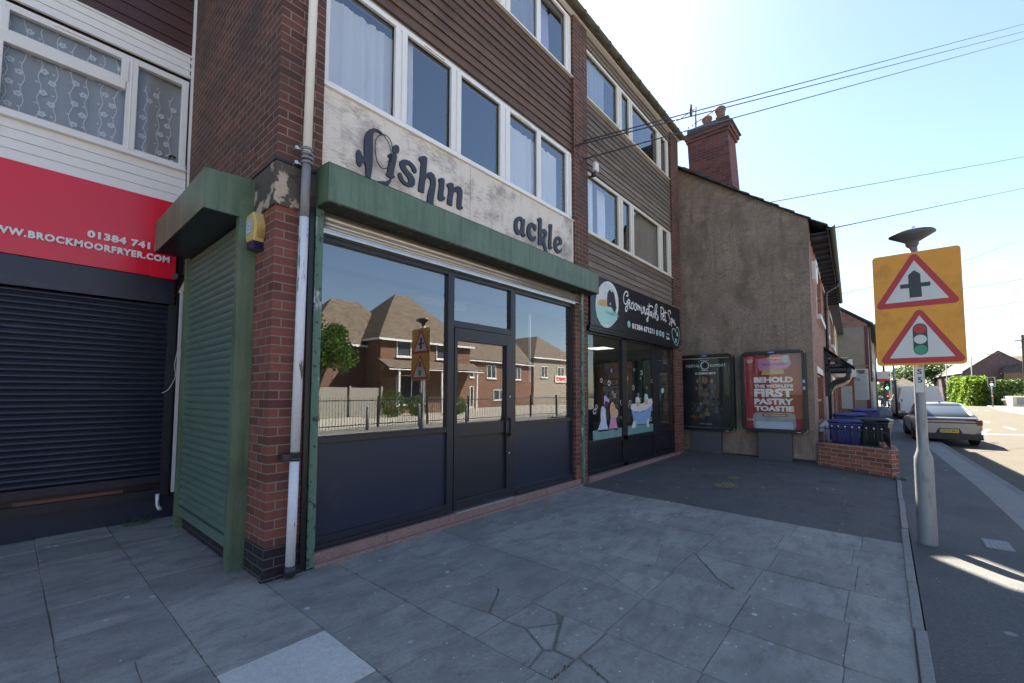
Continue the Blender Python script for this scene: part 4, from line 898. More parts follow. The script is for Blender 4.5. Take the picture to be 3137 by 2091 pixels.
# ================================================================ pet salon front
sp, T = world_thing('salon_shopfront', 'black salon shopfront with painted dog pictures on its windows', 'shopfront', (7.0, .07, .12))
b = mb(T); FYs = .05
for x0, x1, z0, z1 in ((5.0, 5.06, .15, 2.62), (6.33, 6.52, .15, 2.62), (7.80, 8.02, .15, 2.62), (8.87, 9.14, .14, 2.62), (5.06, 9.0, 2.58, 2.64), (5.06, 7.8, .645, .72), (5.06, 7.8, .15, .22), (8.02, 8.87, 2.13, 2.22)):
    b.box(x0, x1, FYs, FYs + .07, z0, z1)
b.build('frame', 'black', sp, bevel=.003)
b = mb(T)
for k, (z0, z1) in enumerate(((2.62, 2.655), (2.66, 2.70), (2.705, 2.72))): b.box(5.0, 9.16, -.02 - .01 * k, .10, z0, z1)
b.build('moulded_beam', 'black', sp)
b = mb(T); b.box(5.06, 6.33, .085, .11, .22, .645); b.build('stall_riser', 'black', sp)
b = mb(T); b.box(6.52, 7.80, .085, .11, .22, .645); b.build('stall_riser', 'black', sp)
pane(5.05, 6.34, .715, 2.59, sp, T, mat='glass_spa'); pane(6.51, 7.81, .715, 2.59, sp, T, mat='glass_spa'); pane(8.01, 8.88, 2.21, 2.59, sp, T, mat='glass_spa', name='fanlight')
b = mb(T)
for x0, x1, z0, z1 in ((8.03, 8.12, .15, 2.13), (8.77, 8.86, .15, 2.13), (8.12, 8.77, 2.03, 2.13), (8.12, 8.77, .66, .78), (8.12, 8.77, .15, .27)): b.box(x0, x1, .045, .10, z0, z1)
b.box(8.12, 8.77, .08, .095, .27, .66); b.box(8.17, 8.72, .072, .085, .33, .60)
door = b.build('door', 'black', sp, bevel=.003)
b = mb(T); b.face([(8.11, .085, .77), (8.78, .085, .77), (8.78, .085, 2.04), (8.11, .085, 2.04)]); b.build('door_pane', 'glass_spa', door)
b = mb(T); b.tube([(8.10, .0, 1.05), (8.10, .0, 1.28)], .014, 8); b.tube([(8.10, .0, 1.08), (8.10, .05, 1.08)], .008, 6); b.tube([(8.10, .0, 1.25), (8.10, .05, 1.25)], .008, 6); b.build('handle', 'iron', door)
b = mb(T); b.box(4.95, 9.1, -.03, .13, .03, .145); b.build('plinth', 'plinth', sp, bevel=.006)
FD = lambda a, c, d: (a, .083 - d, c)
def decal(name, items, label):
    b = mb(T); mats = []
    for mname, loops in items:
        if mname not in mats: mats.append(mname)
        for l in loops:
            for t in [0]:
                flat, tr = b.tri([l]); k = mats.index(mname); dz = .0006 * len(b.f) ** .3
                i0 = [b.pt(FD(a, c, dz)) for a, c in flat]
                for q in tr: b.f.append([i0[z] for z in q]); b.mi.append(k); b.sm.append(False)
    o = b.build(name, mats, sp, fix=False); o['label'] = label; return o
decal('window_decal', [('decal_floor', TR['floor1'])], 'sea-green painted floor band on the near pane'); decal('window_decal', [('decal_floor', TR['floor2'])], 'sea-green painted floor band on the far pane')
cx = lambda l: (sum(p[0] for p in l) / len(l), sum(p[1] for p in l) / len(l))
def inner(l, s, dx=0, dz=0): c = cx(l); return [(c[0] + (p[0] - c[0]) * s + dx, c[1] + (p[1] - c[1]) * s + dz) for p in l]
rA, rB = TR['robeA'][0], TR['robeB'][0]
decal('window_decal', [('ltblue', TR['robeA']), ('white', TR['dogA']), ('ltblue', [ell(cx(TR['dogA'][0])[0], cx(TR['dogA'][0])[1] - .04, .03, .05)]), ('black', [ell(cx(TR['dogA'][0])[0] - .02, cx(TR['dogA'][0])[1], .006, .008), ell(cx(TR['dogA'][0])[0] + .02, cx(TR['dogA'][0])[1], .006, .008), ell(cx(TR['dogA'][0])[0], cx(TR['dogA'][0])[1] - .035, .01, .009)])], 'cartoon dog in a pale blue hooded robe')
hB = cx(TR['hairB'][0])
decal('window_decal', [('pink', TR['robeB']), ('blond', TR['hairB']), ('toast', [ell(hB[0] - .04, hB[1] + .05, .05, .09)]), ('black', [ell(hB[0] - .055, hB[1] + .07, .007, .009), ell(hB[0] - .02, hB[1] + .07, .007, .009), ell(hB[0] - .01, hB[1] - .01, .012, .010)])], 'cartoon long-haired dog in a pink robe')
decal('window_decal', [('lilac', TR['dryer'])], 'lilac hair dryer picture')
f1, f2 = cx(TR['face1'][0]), cx(TR['face2'][0])
decal('window_decal', [('tubblue', TR['tub']), ('white', TR['foam']), ('white', TR['feet']), ('blond', TR['face1'] + TR['face2']), ('black', [ell(f1[0] - .03, f1[1] + .01, .008, .010), ell(f1[0] + .02, f1[1] + .01, .008, .010), ell(f1[0], f1[1] - .03, .013, .010), ell(f2[0] - .02, f2[1] + .01, .008, .010), ell(f2[0] + .02, f2[1] + .01, .008, .010)]), ('mint', [ell(f2[0] - .01, f2[1] + .12, .055, .06)])], 'two cartoon dogs in a foaming blue bathtub')
b = mb(T)
for i, (x, z) in enumerate(TR['bub'][0]):
    for k in range(12):
        a0, a1 = 2 * math.pi * k / 12, 2 * math.pi * (k + 1) / 12; r = .028 + .012 * (i % 3); w = .35 if (k + i) % 4 else .1
        b.face([FD(x + r * math.cos(a0), z + r * math.sin(a0), 0), FD(x + r * math.cos(a1), z + r * math.sin(a1), 0), FD(x + r * (1 - w) * math.cos(a1), z + r * (1 - w) * math.sin(a1), 0), FD(x + r * (1 - w) * math.cos(a0), z + r * (1 - w) * math.sin(a0), 0)])
b.build('bubble_decals', 'white', sp)
decal('door_decal', [('mint', [TR['door'][0]]), ('white', [TR['door'][1]])], 'small mint figure and white notice on the door')
# salon interior lights
for i, (x, y) in enumerate(((5.9, 1.5), (6.9, 1.6), (8.0, 1.5))):
    cl, T2 = world_thing('louvre_light', ['lit louvred ceiling light nearest the first salon pane', 'louvred ceiling light in the middle of the salon ceiling', 'louvred ceiling light nearest the salon door'][i], 'ceiling light', (x, y, 2.62), 'salon ceiling lights')
    q = mb(T2); q.box(x - .3, x + .3, y - .3, y + .3, 2.645, 2.66); q.build('tray', 'room_dark', cl)
    q = mb(T2)
    for kx in range(6):
        for ky in range(3): q.box(x - .27 + kx * .09, x - .21 + kx * .09, y - .26 + ky * .18, y - .12 + ky * .18, 2.635, 2.645)
    q.build('tubes', emit('louvre_glow%d' % i, (1, .75, .35) if i == 0 else (.8, .75, .65), 1.1 if i == 0 else .35), cl)

# salon fascia
fs, T = world_thing('salon_sign', 'black fascia sign with white script reading Groomingtails Pet Spa and a dog logo', 'sign', (7.1, -.03, 2.72))
b = mb(T); b.box(5.0, 6.955, -.045, .05, 2.72, 3.62); b.box(6.965, 9.20, -.045, .05, 2.72, 3.60); b.box(6.955, 6.965, -.043, .05, 2.72, 3.6); b.build('board', 'blackgloss', fs)
b = mb(T); b.box(5.0, 9.2, -.055, .05, 3.60, 3.63); b.build('top_trim', 'clad_grey', fs)
FS = lambda a, c, d: (a, -.0465 - d, c)
b = mb(T)
for l in TR['script']:
    n = len(l); stroke(b, smooth_line(l, 3), .030 if n < 8 else .026, FS, .001)
b.build('script_lettering', 'white_letter', fs)
b = mb(T)
text(b, '01384 671211', lambda a, c, d: FS(a, c + 0.0, d), (6.57, 7.65, 2.822, 2.938), .001, bold=.035)
b.build('phone_number', 'white_letter', fs)
b = mb(T)
for i, (x, z) in enumerate(TR['icons'][:4]): b.extr([ell(x, z, .062, .066)], FS, .001, None)
for l in TR['heart']: stroke(b, smooth_line(l, 3), .022, FS, .001)
def paw(b, x, z, s):
    b.extr([ell(x, z - s * .3, s * .55, s * .45, 10)], FS, .0015, None)
    for a in (-.6, -.2, .2, .6): b.extr([ell(x + a * s, z + s * (.45 - abs(a) * .45), s * .16, s * .24, 8)], FS, .0015, None)
for x, z in TR['paws'][4:]: paw(b, x, z, .085)
b.build('mint_icons', 'mint', fs)
b = mb(T)
for (x, z), t in zip(TR['icons'][:4], ('(', 'f', 'o', 'G')): text(b, t, FS, (x - .02, x + .02, z - .035, z + .035), .003, bold=.02)
b.build('icon_glyphs', 'blackgloss', fs)
b = mb(T); (x, z), (x2, z2) = TR['icons'][4:6]
text(b, 'City &', FS, (x - .10, x + .10, z - .03, z + .035), .001); text(b, 'Guilds', FS, (x - .10, x + .10, z - .125, z - .055), .001, bold=.02); b.build('accreditation_lettering', 'white_letter', fs)
lg = TR['logo']
lgm = mb(T); lgm.extr([lg[2]], FS, .0005, None); o = lgm.build('logo_halo', 'white', fs)
b = mb(T)
for k, mi in ((1, 0), (0, 1), (4, 2)):
    b.extr([lg[k]], FS, .001 + .001 * k if k != 4 else .006, None, mi)
b.extr([lg[3]], FS, .0008, None, 3)
for x, z in TR['paws'][:4]:
    paw(b, x, z, .07)
b.build('dog_logo', ['mint', 'blackgloss', 'pink', 'toast'], fs)
b = mb(T)
for l in TR['script']:
    q = [(5.47 + (x - 5.75) * .17, 3.02 + (z - 3.35) * .28 + (x - 5.75) * 0) for x, z in l]; stroke(b, q, .007, FS, .008)
b.build('logo_lettering', 'teal', fs)

# ================================================================ poster cases
def poster(name, label, y0, y1, z0, z1, pan):
    o, T = world_thing(name, label, 'poster case', (9.82, (y0 + y1) / 2, 0), None)
    b = mb(T)
    outer = rrect(y1, y0, z0, z1, .09); inn = rrect(y1 + .07, y0 - .07, z0 + .07, z1 - .07, .05)
    b.extr([outer, inn], FX, 9.735, 9.90, 0); b.extr([outer], FX, 9.88, 9.935, 0, back=True)
    b.build('frame', 'black', o, bevel=.004)
    b = mb(T)
    for cy, cz, a in ((y0 - .09, z1 - .09, 0), (y1 + .09, z1 - .09, 90), (y1 + .09, z0 + .09, 180), (y0 - .09, z0 + .09, 270)):
        P = []
        for r, rg in ((.096, range(0, 7)), (.078, range(6, -1, -1))):
            for i in rg: t = R(a + 15 * i); P.append((cy + r * math.cos(t), cz + r * math.sin(t)))
        b.extr([P], FX, 9.731, 9.80, 0)
    b.build('corner_cap', 'brass', o)
    b = mb(T); b.extr([rrect(y1 + .055, y0 - .055, z0 + .06, z1 - .075, .02)], FX, 9.86, None); o2 = b.build('border', 'white', o)
    b = mb(T); cy = (y0 + y1) / 2; b.box(9.728, 9.735, cy - .07, cy + .07, z1 - .055, z1 - .012); b.build('label_plate', 'global_blue', o)
    b = mb(T); text(b, 'global', FX, (cy + .04, cy - .04, z1 - .045, z1 - .022), 9.727, bold=.02); b.build('label_lettering', 'white_letter', o)
    b = mb(T); b.box(9.729, 9.735, y1 + .13, y1 + .20, z0 + .015, z0 + .028); b.build('maker_sticker', 'white', o)
    b = mb(T); b.face([FX(y0 - .06, z0 + .06, 9.765), FX(y1 + .06, z0 + .06, 9.765), FX(y1 + .06, z1 - .06, 9.765), FX(y0 - .06, z1 - .06, 9.765)]); b.build('glass', 'glass_case', o)
    b = mb(T); b.box(9.80, 9.94, pan[1], pan[0], .10, z0 + .02); b.box(9.79, 9.94, pan[1] - .0, pan[0], .02, .10); b.build('pedestal', 'grey_panel', o, bevel=.004)
    return o, T
PX = 9.852
ps, T = poster('poster_case', 'black poster case with a dark film poster reading MORTAL KOMBAT', .225, -1.085, .625, 2.50, (-.055, -.755))
b = mb(T); b.face([FX(.155, .70, PX + .002), FX(-1.005, .70, PX + .002), FX(-1.005, 2.40, PX + .002), FX(.155, 2.40, PX + .002)]); b.build('poster', 'poster_dark', ps)
b = mb(T)
text(b, 'MORTAL', FX, (.055, -.275, 2.195, 2.262), PX, bold=.0); text(b, 'KOMBAT', FX, (-.535, -.897, 2.195, 2.262), PX)
text(b, 'IN CINEMAS MAY 8', FX, (-.17, -.655, 2.01, 2.065), PX, bold=.04); text(b, 'FILMED FOR THE BIG SCREEN', FX, (-.27, -.55, .775, .795), PX)
for r0, r1 in ((.105, .085),):
    for k in range(24):
        a0, a1 = 2 * math.pi * k / 24, 2 * math.pi * (k + 1) / 24
        b.face([FX(-.405 + r * math.cos(a), 2.235 + r * math.sin(a), PX) for r, a in ((r0, a0), (r0, a1), (r1, a1), (r1, a0))])
b.box(PX, PX + .001, -.50, -.31, 2.355, 2.367); b.box(PX, PX + .001, -.49, -.32, 2.10, 2.112)
b.build('lettering', 'white_letter', ps)
b = mb(T); mats = ['poster_skin_a', 'poster_blue_a', 'poster_grey_a', 'poster_dim_a', 'poster_fire_a']
for n_, c in zip(mats, ((.26, .17, .12), (.035, .06, .13), (.13, .13, .13), (.035, .022, .02), (.5, .16, .04))): M[n_] = plain(n_, c, .6, var=.4, scale=25)
def figure(y, z, s, cm, hm=0):
    b.extr([[(y + s * 1.1, z - s * 2.6), (y + s * 1.15, z - s * 1.1), (y + s * .4, z - s * .75), (y - s * .4, z - s * .75), (y - s * 1.15, z - s * 1.1), (y - s * 1.1, z - s * 2.6)]], FX, PX + .0005 - .0002 * len(b.f) ** .4, None, cm)
    b.extr([ell(y, z, s * .48, s * .68, 12)], FX, PX + .0002 - .0002 * len(b.f) ** .4, None, hm)
rr = random.Random(3)
figure(-.40, 1.86, .13, 3); figure(-.22, 1.85, .075, 3); figure(-.56, 1.84, .08, 1)
figure(-.41, 1.62, .06, 2, 0); figure(-.57, 1.58, .06, 1, 2); figure(-.19, 1.66, .055, 3, 0); figure(-.42, 1.44, .07, 2, 2); figure(-.30, 1.28, .05, 1); figure(-.56, 1.27, .05, 3, 2); figure(-.43, 1.14, .06, 0); figure(-.22, 1.18, .04, 2)
figure(-.66, 1.18, .045, 2)
for k in range(150):
    y, z = -.42 + rr.uniform(-.36, .36), rr.uniform(.95, 1.45); a = rr.uniform(0, 6); L = rr.uniform(.02, .09)
    stroke(b, [(y, z), (y + L * math.cos(a), z + L * math.sin(a))], rr.uniform(.004, .014), FX, PX - .001, None, rr.choice([0, 2, 2, 3]))
for k in range(12): stroke(b, [(-.12 + rr.uniform(-.08, .08), .92 + rr.uniform(-.03, .05)), (-.12 + rr.uniform(-.08, .08), .94 + rr.uniform(-.03, .06))], .014, FX, PX - .001, None, 4)
for k in range(12): stroke(b, [(-.70 + rr.uniform(-.09, .09), .91 + rr.uniform(-.03, .05)), (-.70 + rr.uniform(-.09, .09), .93 + rr.uniform(-.03, .08))], .014, FX, PX - .001, None, 1)
b.build('poster_artwork', mats, ps, fix=False)
ps, T = poster('poster_case', 'black poster case with a red advert reading BEHOLD THE WORLD\'S FIRST PASTRY TOASTIE', -1.245, -2.535, .67, 2.50, (-1.565, -2.225))
b = mb(T); b.face([FX(-1.305, .72, PX + .002), FX(-2.465, .72, PX + .002), FX(-2.465, 2.42, PX + .002), FX(-1.305, 2.42, PX + .002)]); b.build('poster', 'poster_red', ps)
b = mb(T)
b.extr([[(-1.475, 2.07), (-2.27, 2.07), (-2.27, 1.13), (-1.50, 1.13)]], FX, PX + .0012, None, 0); b.build('painted_brick_print', 'poster_brick', ps)
b = mb(T)
for t, z0, z1 in (('BEHOLD', 1.783, 1.915), ('THE WORLD\'S', 1.668, 1.745), ('FIRST', 1.455, 1.65), ('PASTRY', 1.285, 1.425), ('TOASTIE', 1.135, 1.255)):
    text(b, t, FX, (-1.497, -2.28, z0, z1), PX - .001, bold=.055)
text(b, 'TASTE THE', FX, (-1.345, -1.50, 2.29, 2.315), PX - .001, bold=.04); text(b, 'EFFORT', FX, (-1.37, -1.49, 2.255, 2.282), PX - .001, bold=.04)
b.build('lettering', 'white_letter', ps)
b = mb(T)
b.extr([[(-1.60, 2.16), (-1.60, 2.33), (-2.22, 2.41), (-2.26, 2.20), (-2.18, 2.10), (-1.62, 2.06)]], FX, PX + .0006, None, 0)      # wrapper
b.extr([[(-2.10, 2.24), (-2.10, 2.39), (-2.20, 2.395), (-2.21, 2.23)]], FX, PX + .0003, None, 3)
b.extr([ell(-1.95, 2.335, .150, .078)], FX, PX, None, 4); b.extr([ell(-1.95, 2.335, .138, .066)], FX, PX - .0005, None, 5)
b.extr([[(-1.66, 1.96), (-1.68, 2.07), (-2.10, 2.085), (-2.12, 1.98)]], FX, PX - .0002, None, 1)
b.extr([ell(-1.43, 2.355, .075, .036)], FX, PX, None, 4); b.extr([ell(-1.43, 2.355, .068, .030)], FX, PX - .0005, None, 5)
b.extr([rrect(-2.31, -1.46, .725, 1.10, .09)], FX, PX + .0006, None, 2); b.extr([rrect(-2.26, -1.51, .725, .90, .05)], FX, PX + .0002, None, 6)
b.extr([rrect(-2.15, -1.655, 1.02, 1.07, .015)], FX, PX, None, 7); b.extr([rrect(-2.12, -1.68, 1.03, 1.06, .012)], FX, PX - .0005, None, 1)
b.extr([ell(-1.385, .935, .055, .026)], FX, PX, None, 2); b.extr([rrect(-1.47, -1.42, .915, .95, .01)], FX, PX, None, 6)
b.build('poster_artwork', ['pink', 'toast', 'chrome_print', 'mint', 'white', 'red_sign', 'ltblue', 'black'], ps, fix=False)
b = mb(T); text(b, 'GINSTERS', FX, (-1.83, -2.07, 2.315, 2.36), PX - .0012, bold=.03); text(b, 'NEW', FX, (-2.12, -2.19, 2.36, 2.38), PX - .001)
b.build('brand_lettering', 'white_letter', ps)
b = mb(T); text(b, 'PASTRY TOASTIE', FX, (-1.69, -2.13, 2.175, 2.215), PX - .001, bold=.03); text(b, 'The original is here', FX, (-1.80, -2.0, .985, 1.0), PX - .001); b.build('dark_lettering', 'alarm_blue', ps)
b = mb(T)
for z in (1.80, 1.655): b.box(9.727, 9.735, -2.52, -2.475, z - .035, z + .035)
b.build('notice_sticker', 'sticker', ps)

# ================================================================ rendered end house
HO = (9.95, -2.66, 0); HR = R(2.7)
hs, T = world_thing('end_terrace_house', 'end house with brown pebbledash gable, brick front and mossy eaves', 'house', HO, rz=HR)
b = mb(T)
gp = [(-2.66, -.05), (-2.66, 5.42), (-1.15, 6.53), (.17, 7.50), (1.45, 8.42), (5.5, 5.42), (5.5, -.05)]
b.extr([gp], lambda y, z, d: (d, y, z), 9.95, 10.17, back=True)
b.build('gable_wall', 'render', hs)
b = mb(T); b.box(9.93, 9.955, -2.64, .25, -.02, .10); b.build('damp_course', 'black', hs)
# grouting patches along the verge
b = mb(T)
for k in range(14):
    y = -2.3 + k * .18; z = 5.42 + (y + 2.66) * .745 - .12
    b.box(9.943, 9.951, y, y + rnd.uniform(.08, .2), z - rnd.uniform(.03, .10), z + .02)
o = b.build('verge_mortar', 'render2', hs)
# front wall in local frame (x = along street, y = into house)
def wall_open(b, x0, x1, z0, z1, opens, y0=0., y1=.22):
    """brick wall with openings [(x0,x1,z0,z1)]"""
    xs = sorted({x0, x1} | {o[0] for o in opens} | {o[1] for o in opens}); zs = sorted({z0, z1} | {o[2] for o in opens} | {o[3] for o in opens})
    for a, c in zip(xs, xs[1:]):
        for p, q in zip(zs, zs[1:]):
            if any(o[0] <= a + 1e-6 and c <= o[1] + 1e-6 and o[2] <= p + 1e-6 and q <= o[3] + 1e-6 for o in opens): continue
            b.face([(a, y0, p), (c, y0, p), (c, y0, q), (a, y0, q)])
    for o in opens:
        b.face([(o[0], y0, o[2]), (o[0], y1, o[2]), (o[0], y1, o[3]), (o[0], y0, o[3])]); b.face([(o[1], y0, o[2]), (o[1], y1, o[2]), (o[1], y1, o[3]), (o[1], y0, o[3])])
        b.face([(o[0], y0, o[3]), (o[1], y0, o[3]), (o[1], y1, o[3]), (o[0], y1, o[3])]); b.face([(o[0], y0, o[2]), (o[1], y0, o[2]), (o[1], y1, o[2]), (o[0], y1, o[2])])
b = mb(); b.T = Matrix.Identity(4)
b = mb()
wall_open(b, .0, 10.0, 0, 5.42, [(2.0, 4.3, 3.58, 4.95), (5.6, 7.6, 3.58, 4.95), (1.2, 3.7, .78, 2.03), (5.3, 6.3, .05, 2.1), (7.4, 9.4, .5, 2.1)])
b.build('front_wall', 'brick_house', hs, fix=False)
def house_window(par_, x0, x1, z0, z1, mat='upvc', y=.09, trans=None, lintel='white', panes=1, sill=True):
    b = mb(); t = .06
    for q in ((x0, x1, z0, z0 + t), (x0, x1, z1 - t, z1), (x0, x0 + t, z0, z1), (x1 - t, x1, z0, z1)): b.box(q[0], q[1], y + (.002 if q[0] == x0 and q[1] == x1 else 0), y + .06, q[2], q[3])
    if trans: b.box(x0, x1, y + .004, y + .055, trans - .03, trans + .03)
    for k in range(1, panes): c = x0 + (x1 - x0) * k / panes; b.box(c - .03, c + .03, y + .007, y + .05, z0, z1)
    w = b.build('window', mat, par_)
    b = mb(); b.face([(x0, y + .03, z0), (x1, y + .03, z0), (x1, y + .03, z1), (x0, y + .03, z1)]); b.build('pane', 'car_glass', w)
    if sill: b = mb(); b.box(x0 - .08, x1 + .08, -.09, .03, z0 - .14, z0 - .02); b.build('sill', 'white', w)
    if lintel: b = mb(); b.box(x0 - .08, x1 + .08, -.012, .02, z1, z1 + .16); b.build('lintel', lintel, w)
    return w
house_window(hs, 2.0, 4.3, 3.58, 4.95, trans=4.35); house_window(hs, 5.6, 7.6, 3.58, 4.95, trans=4.35)
house_window(hs, 1.2, 3.7, .78, 2.03, 'wood_frame', y=.05, trans=1.35, panes=5); house_window(hs, 7.4, 9.4, .5, 2.1, 'wood_frame', panes=3)
b = mb(); b.box(5.3, 6.3, .08, .14, .05, 2.1); d = b.build('door', 'upvc', hs); b = mb(); b.box(5.5, 6.1, .07, .085, 1.1, 1.9); b.build('door_pane', 'car_glass', d)
b = mb(); b.box(5.22, 5.30, -.02, .1, .03, 2.15); b.box(6.3, 6.38, -.02, .1, .03, 2.15); b.build('door_frame', 'white', hs)
# roof with stepped verge tiles
def roof(par_, u0, u1, mat='tile', name='roof', ridge=(4.12, 8.50), eave=(-.36, 5.16), back=(8.4, 5.3)):
    b = mb(); th = .07; n = 15
    for side, (e, r) in enumerate(((eave, ridge), (back, ridge))):
        for k in range(n):
            a, c = k / n, (k + 1) / n
            y0, z0 = e[0] + (r[0] - e[0]) * a, e[1] + (r[1] - e[1]) * a; y1, z1 = e[0] + (r[0] - e[0]) * c, e[1] + (r[1] - e[1]) * c
            b.extr([[(y0, z0 + .035), (y1, z1 + .0), (y1, z1 - .02), (y0, z0 - .005)]], lambda y, z, d: (d, y, z), u0, u1, back=True)
    b.tube([(u0, r[0], r[1] + .02), (u1, r[0], r[1] + .02)], .09, 8)
    return b.build(name, mat, par_)
roof(hs, -.07, 10.0)
b = mb(); b.box(.22, 10.0, -.34, .0, 5.10, 5.13); b.box(.0, 10, -.36, -.34, 5.06, 5.20)
for k in range(18): b.box(.35 + k * .55, .40 + k * .55, -.34, 0, 5.04, 5.10)
b.build('eaves_boards', 'wood_dark', hs)
b = mb(); b.T = None
prof = [(-.42 + .065 * math.cos(t), 5.17 + .065 * math.sin(t)) for t in [math.pi + i * math.pi / 6 for i in range(7)]]
b.loft([[(-.1, y, z) for y, z in prof], [(10.0, y, z) for y, z in prof]], closed=False, caps=False); b.build('gutter', 'moss', hs)
b = mb(); b.tube([(5.5, -.42, 5.08), (5.5, -.40, 4.95), (5.5, -.10, 4.78), (5.5, -.08, 4.6), (5.5, -.08, .1)], .045, 10)
for z in (4.2, 3.0, 1.6): b.tube([(5.5, -.08, z), (5.5, -.08, z + .06)], .06, 10)
b.build('downpipe', 'pipe_black', hs)
# chimney stack
b = mb(T)
b.extr([[(-1.15, 6.35), (-1.05, 8.14), (-.06, 8.14), (-.10, 7.2)]], lambda y, z, d: (d, y, z), 9.99, 10.75, back=True)
b.box(9.96, 10.78, -1.10, -.03, 8.14, 8.22); b.box(9.93, 10.81, -1.14, .0, 8.22, 8.32)
ch = b.build('chimney', 'brick_stack', hs)
b = mb(T); b.box(9.90, 10.84, -1.19, -.02, 8.32, 8.36); b.box(9.95, 10.79, -1.10, -.06, 8.36, 8.50); b.build('chimney_cap', 'slate', ch, bevel=.02)
for y, h in ((-.80, .62), (-.46, .48)):
    b = mb(T); b.lathe((10.37, y, 8.46), [(.13, 0), (.11, h * .45), (.12, h * .47), (.11, h * .5), (.115, h * .72), (.135, h * .76), (.135, h * .83), (.12, h * .88), (.09, h * .88)], 16); b.build('chimney_pot', 'terracotta', ch)
b = mb(T); b.extr([[(-1.35, 6.40), (-1.2, 6.62), (.05, 7.56), (.1, 7.40), (-1.05, 6.55)]], lambda y, z, d: (d, y, z), 9.97, 10.02, back=True); b.build('lead_flashing', 'slate', ch)
al, T2 = world_thing('alarm_box', 'white burglar alarm box high on the brick house front', 'alarm box', (10.9, -2.75, 4.1))
b = mb(); b.extr([[(-.16, .0), (-.16, .42), (0, .47), (.16, .42), (.16, .0), (0, -.12)]], lambda a, c, d: (a, d, c), -.09, .0, back=True); b.build('case', 'white', al, bevel=.01)
b = mb(); b.box(-.06, .06, -.096, -.09, .28, .34); b.build('badge', 'grey_panel', al)
al.location = (10.70, -2.63, 4.18)
# canopy porch over the door
pc = thing('porch_canopy', 'black timber porch canopy with tiled roof over the brick house door', 'porch', (0, 0, 0), 0)
pc.location = Vector(HO) + Matrix.Rotation(HR, 3, 'Z') @ Vector((4.6, 0, 0)); pc.rotation_euler = (0, 0, HR)
b = mb()
for x in (.25, 2.0):
    b.box(x, x + .09, -.10, 0, 1.45, 2.75); b.box(x, x + .09, -.62, 0, 2.20, 2.30); b.box(x, x + .09, -.62, 0, 2.36, 2.44)
    b.extr([[(-.02, 2.86), (-.66, 2.30), (-.66, 2.20), (-.02, 2.74)]], lambda y, z, d: (d, y, z), x, x + .09, back=True)
    b.box(x, x + .09, -.62, -.52, 1.98, 2.44)
b.box(.2, 2.15, -.64, -.54, 2.18, 2.30); b.build('frame', 'wood_dark', pc)
for x in (.26, 2.01):
    b = mb(); pts = [(0, 1.48), (-.05, 1.62), (-.12, 1.80), (-.22, 1.90), (-.36, 1.94), (-.48, 2.0), (-.58, 2.14)]
    b.tube([(x + .035, y - .03, z) for y, z in pts], .045, 8); b.build('curved_brace', 'wood_dark', pc)
b = mb(); pts = [(0, 1.30), (-.05, 1.5), (-.12, 1.68), (-.24, 1.78), (-.38, 1.82), (-.52, 1.90), (-.62, 2.08)]
b.tube([(2.2, y, z) for y, z in pts], .05, 8); b.build('cream_brace', 'cream', pc)
b = mb()
for k in range(7):
    a, c = k / 7, (k + 1) / 7; y0, z0 = -.74 + .74 * a, 2.26 + .66 * a; y1, z1 = -.74 + .74 * c, 2.26 + .66 * c
    for j in range(10):
        x = .1 + j * .21; dz = rnd.uniform(0, .012); b.box(x, x + .2, y0, y1 + .02, z0, z0 + .01)
        for q in range(8):
            v = b.v[-8 + q]; t = (v.y - y0) / (y1 - y0); b.v[-8 + q] = Vector((v.x, v.y, v.z + t * (z1 - z0) + .03 + dz))
b.build('roof_tiles', 'tile', pc)
b = mb(); b.box(.3, 2.1, -.58, -.1, 2.60, 2.62); b.build('ceiling_panel', 'white', pc)

# neighbour in the same row, cream painted part
nb = thing('cream_terrace_house', 'neighbouring terrace house with cream painted front strip beyond the porch', 'house', (0, 0, 0))
nb.location = Vector(HO) + Matrix.Rotation(HR, 3, 'Z') @ Vector((10.0, 0, 0)); nb.rotation_euler = (0, 0, HR)
b = mb(); wall_open(b, 0, 6.0, 0, 5.42, [(1.2, 4.5, 3.62, 4.9), (1.2, 4.5, .6, 2.1)]); b.face([(16.5, 0, 0), (16.5, 8, 0), (16.5, 8, 5.4), (16.5, 4, 8.3), (16.5, 0, 5.4)]); b.build('brick_front', 'brick_house', nb, fix=False)
house_window(nb, 1.2, 4.5, 3.62, 4.9, trans=4.4); house_window(nb, 1.2, 4.5, .6, 2.1)
b = mb(); wall_open(b, 6.0, 16.5, 0, 5.42, [(8, 10, 3.6, 4.9), (13, 15, 3.6, 4.9)], y0=-.03); b.build('cream_front', 'cream', nb, fix=False)
house_window(nb, 8, 10, 3.6, 4.9); house_window(nb, 13, 15, 3.6, 4.9)
roof(nb, 0.02, 16.55); b = mb(); b.box(0, 16.5, -.36, 0, 5.08, 5.16); b.build('eaves_boards', 'wood_dark', nb)
b = mb(); b.box(6.4, 9.4, -.75, .0, .3, 2.35); bw = b.build('shop_bay', 'wood_frame', nb); b = mb(); b.box(6.39, 6.4, -.65, -.2, .75, 1.9); b.box(6.5, 9.3, -.76, -.75, .75, 1.9); b.build('bay_pane', 'faded', bw)
b = mb(); b.box(5.9, 9.9, -.85, .0, 2.35, 2.75); b.build('bay_fascia', 'upvc_cream', nb)
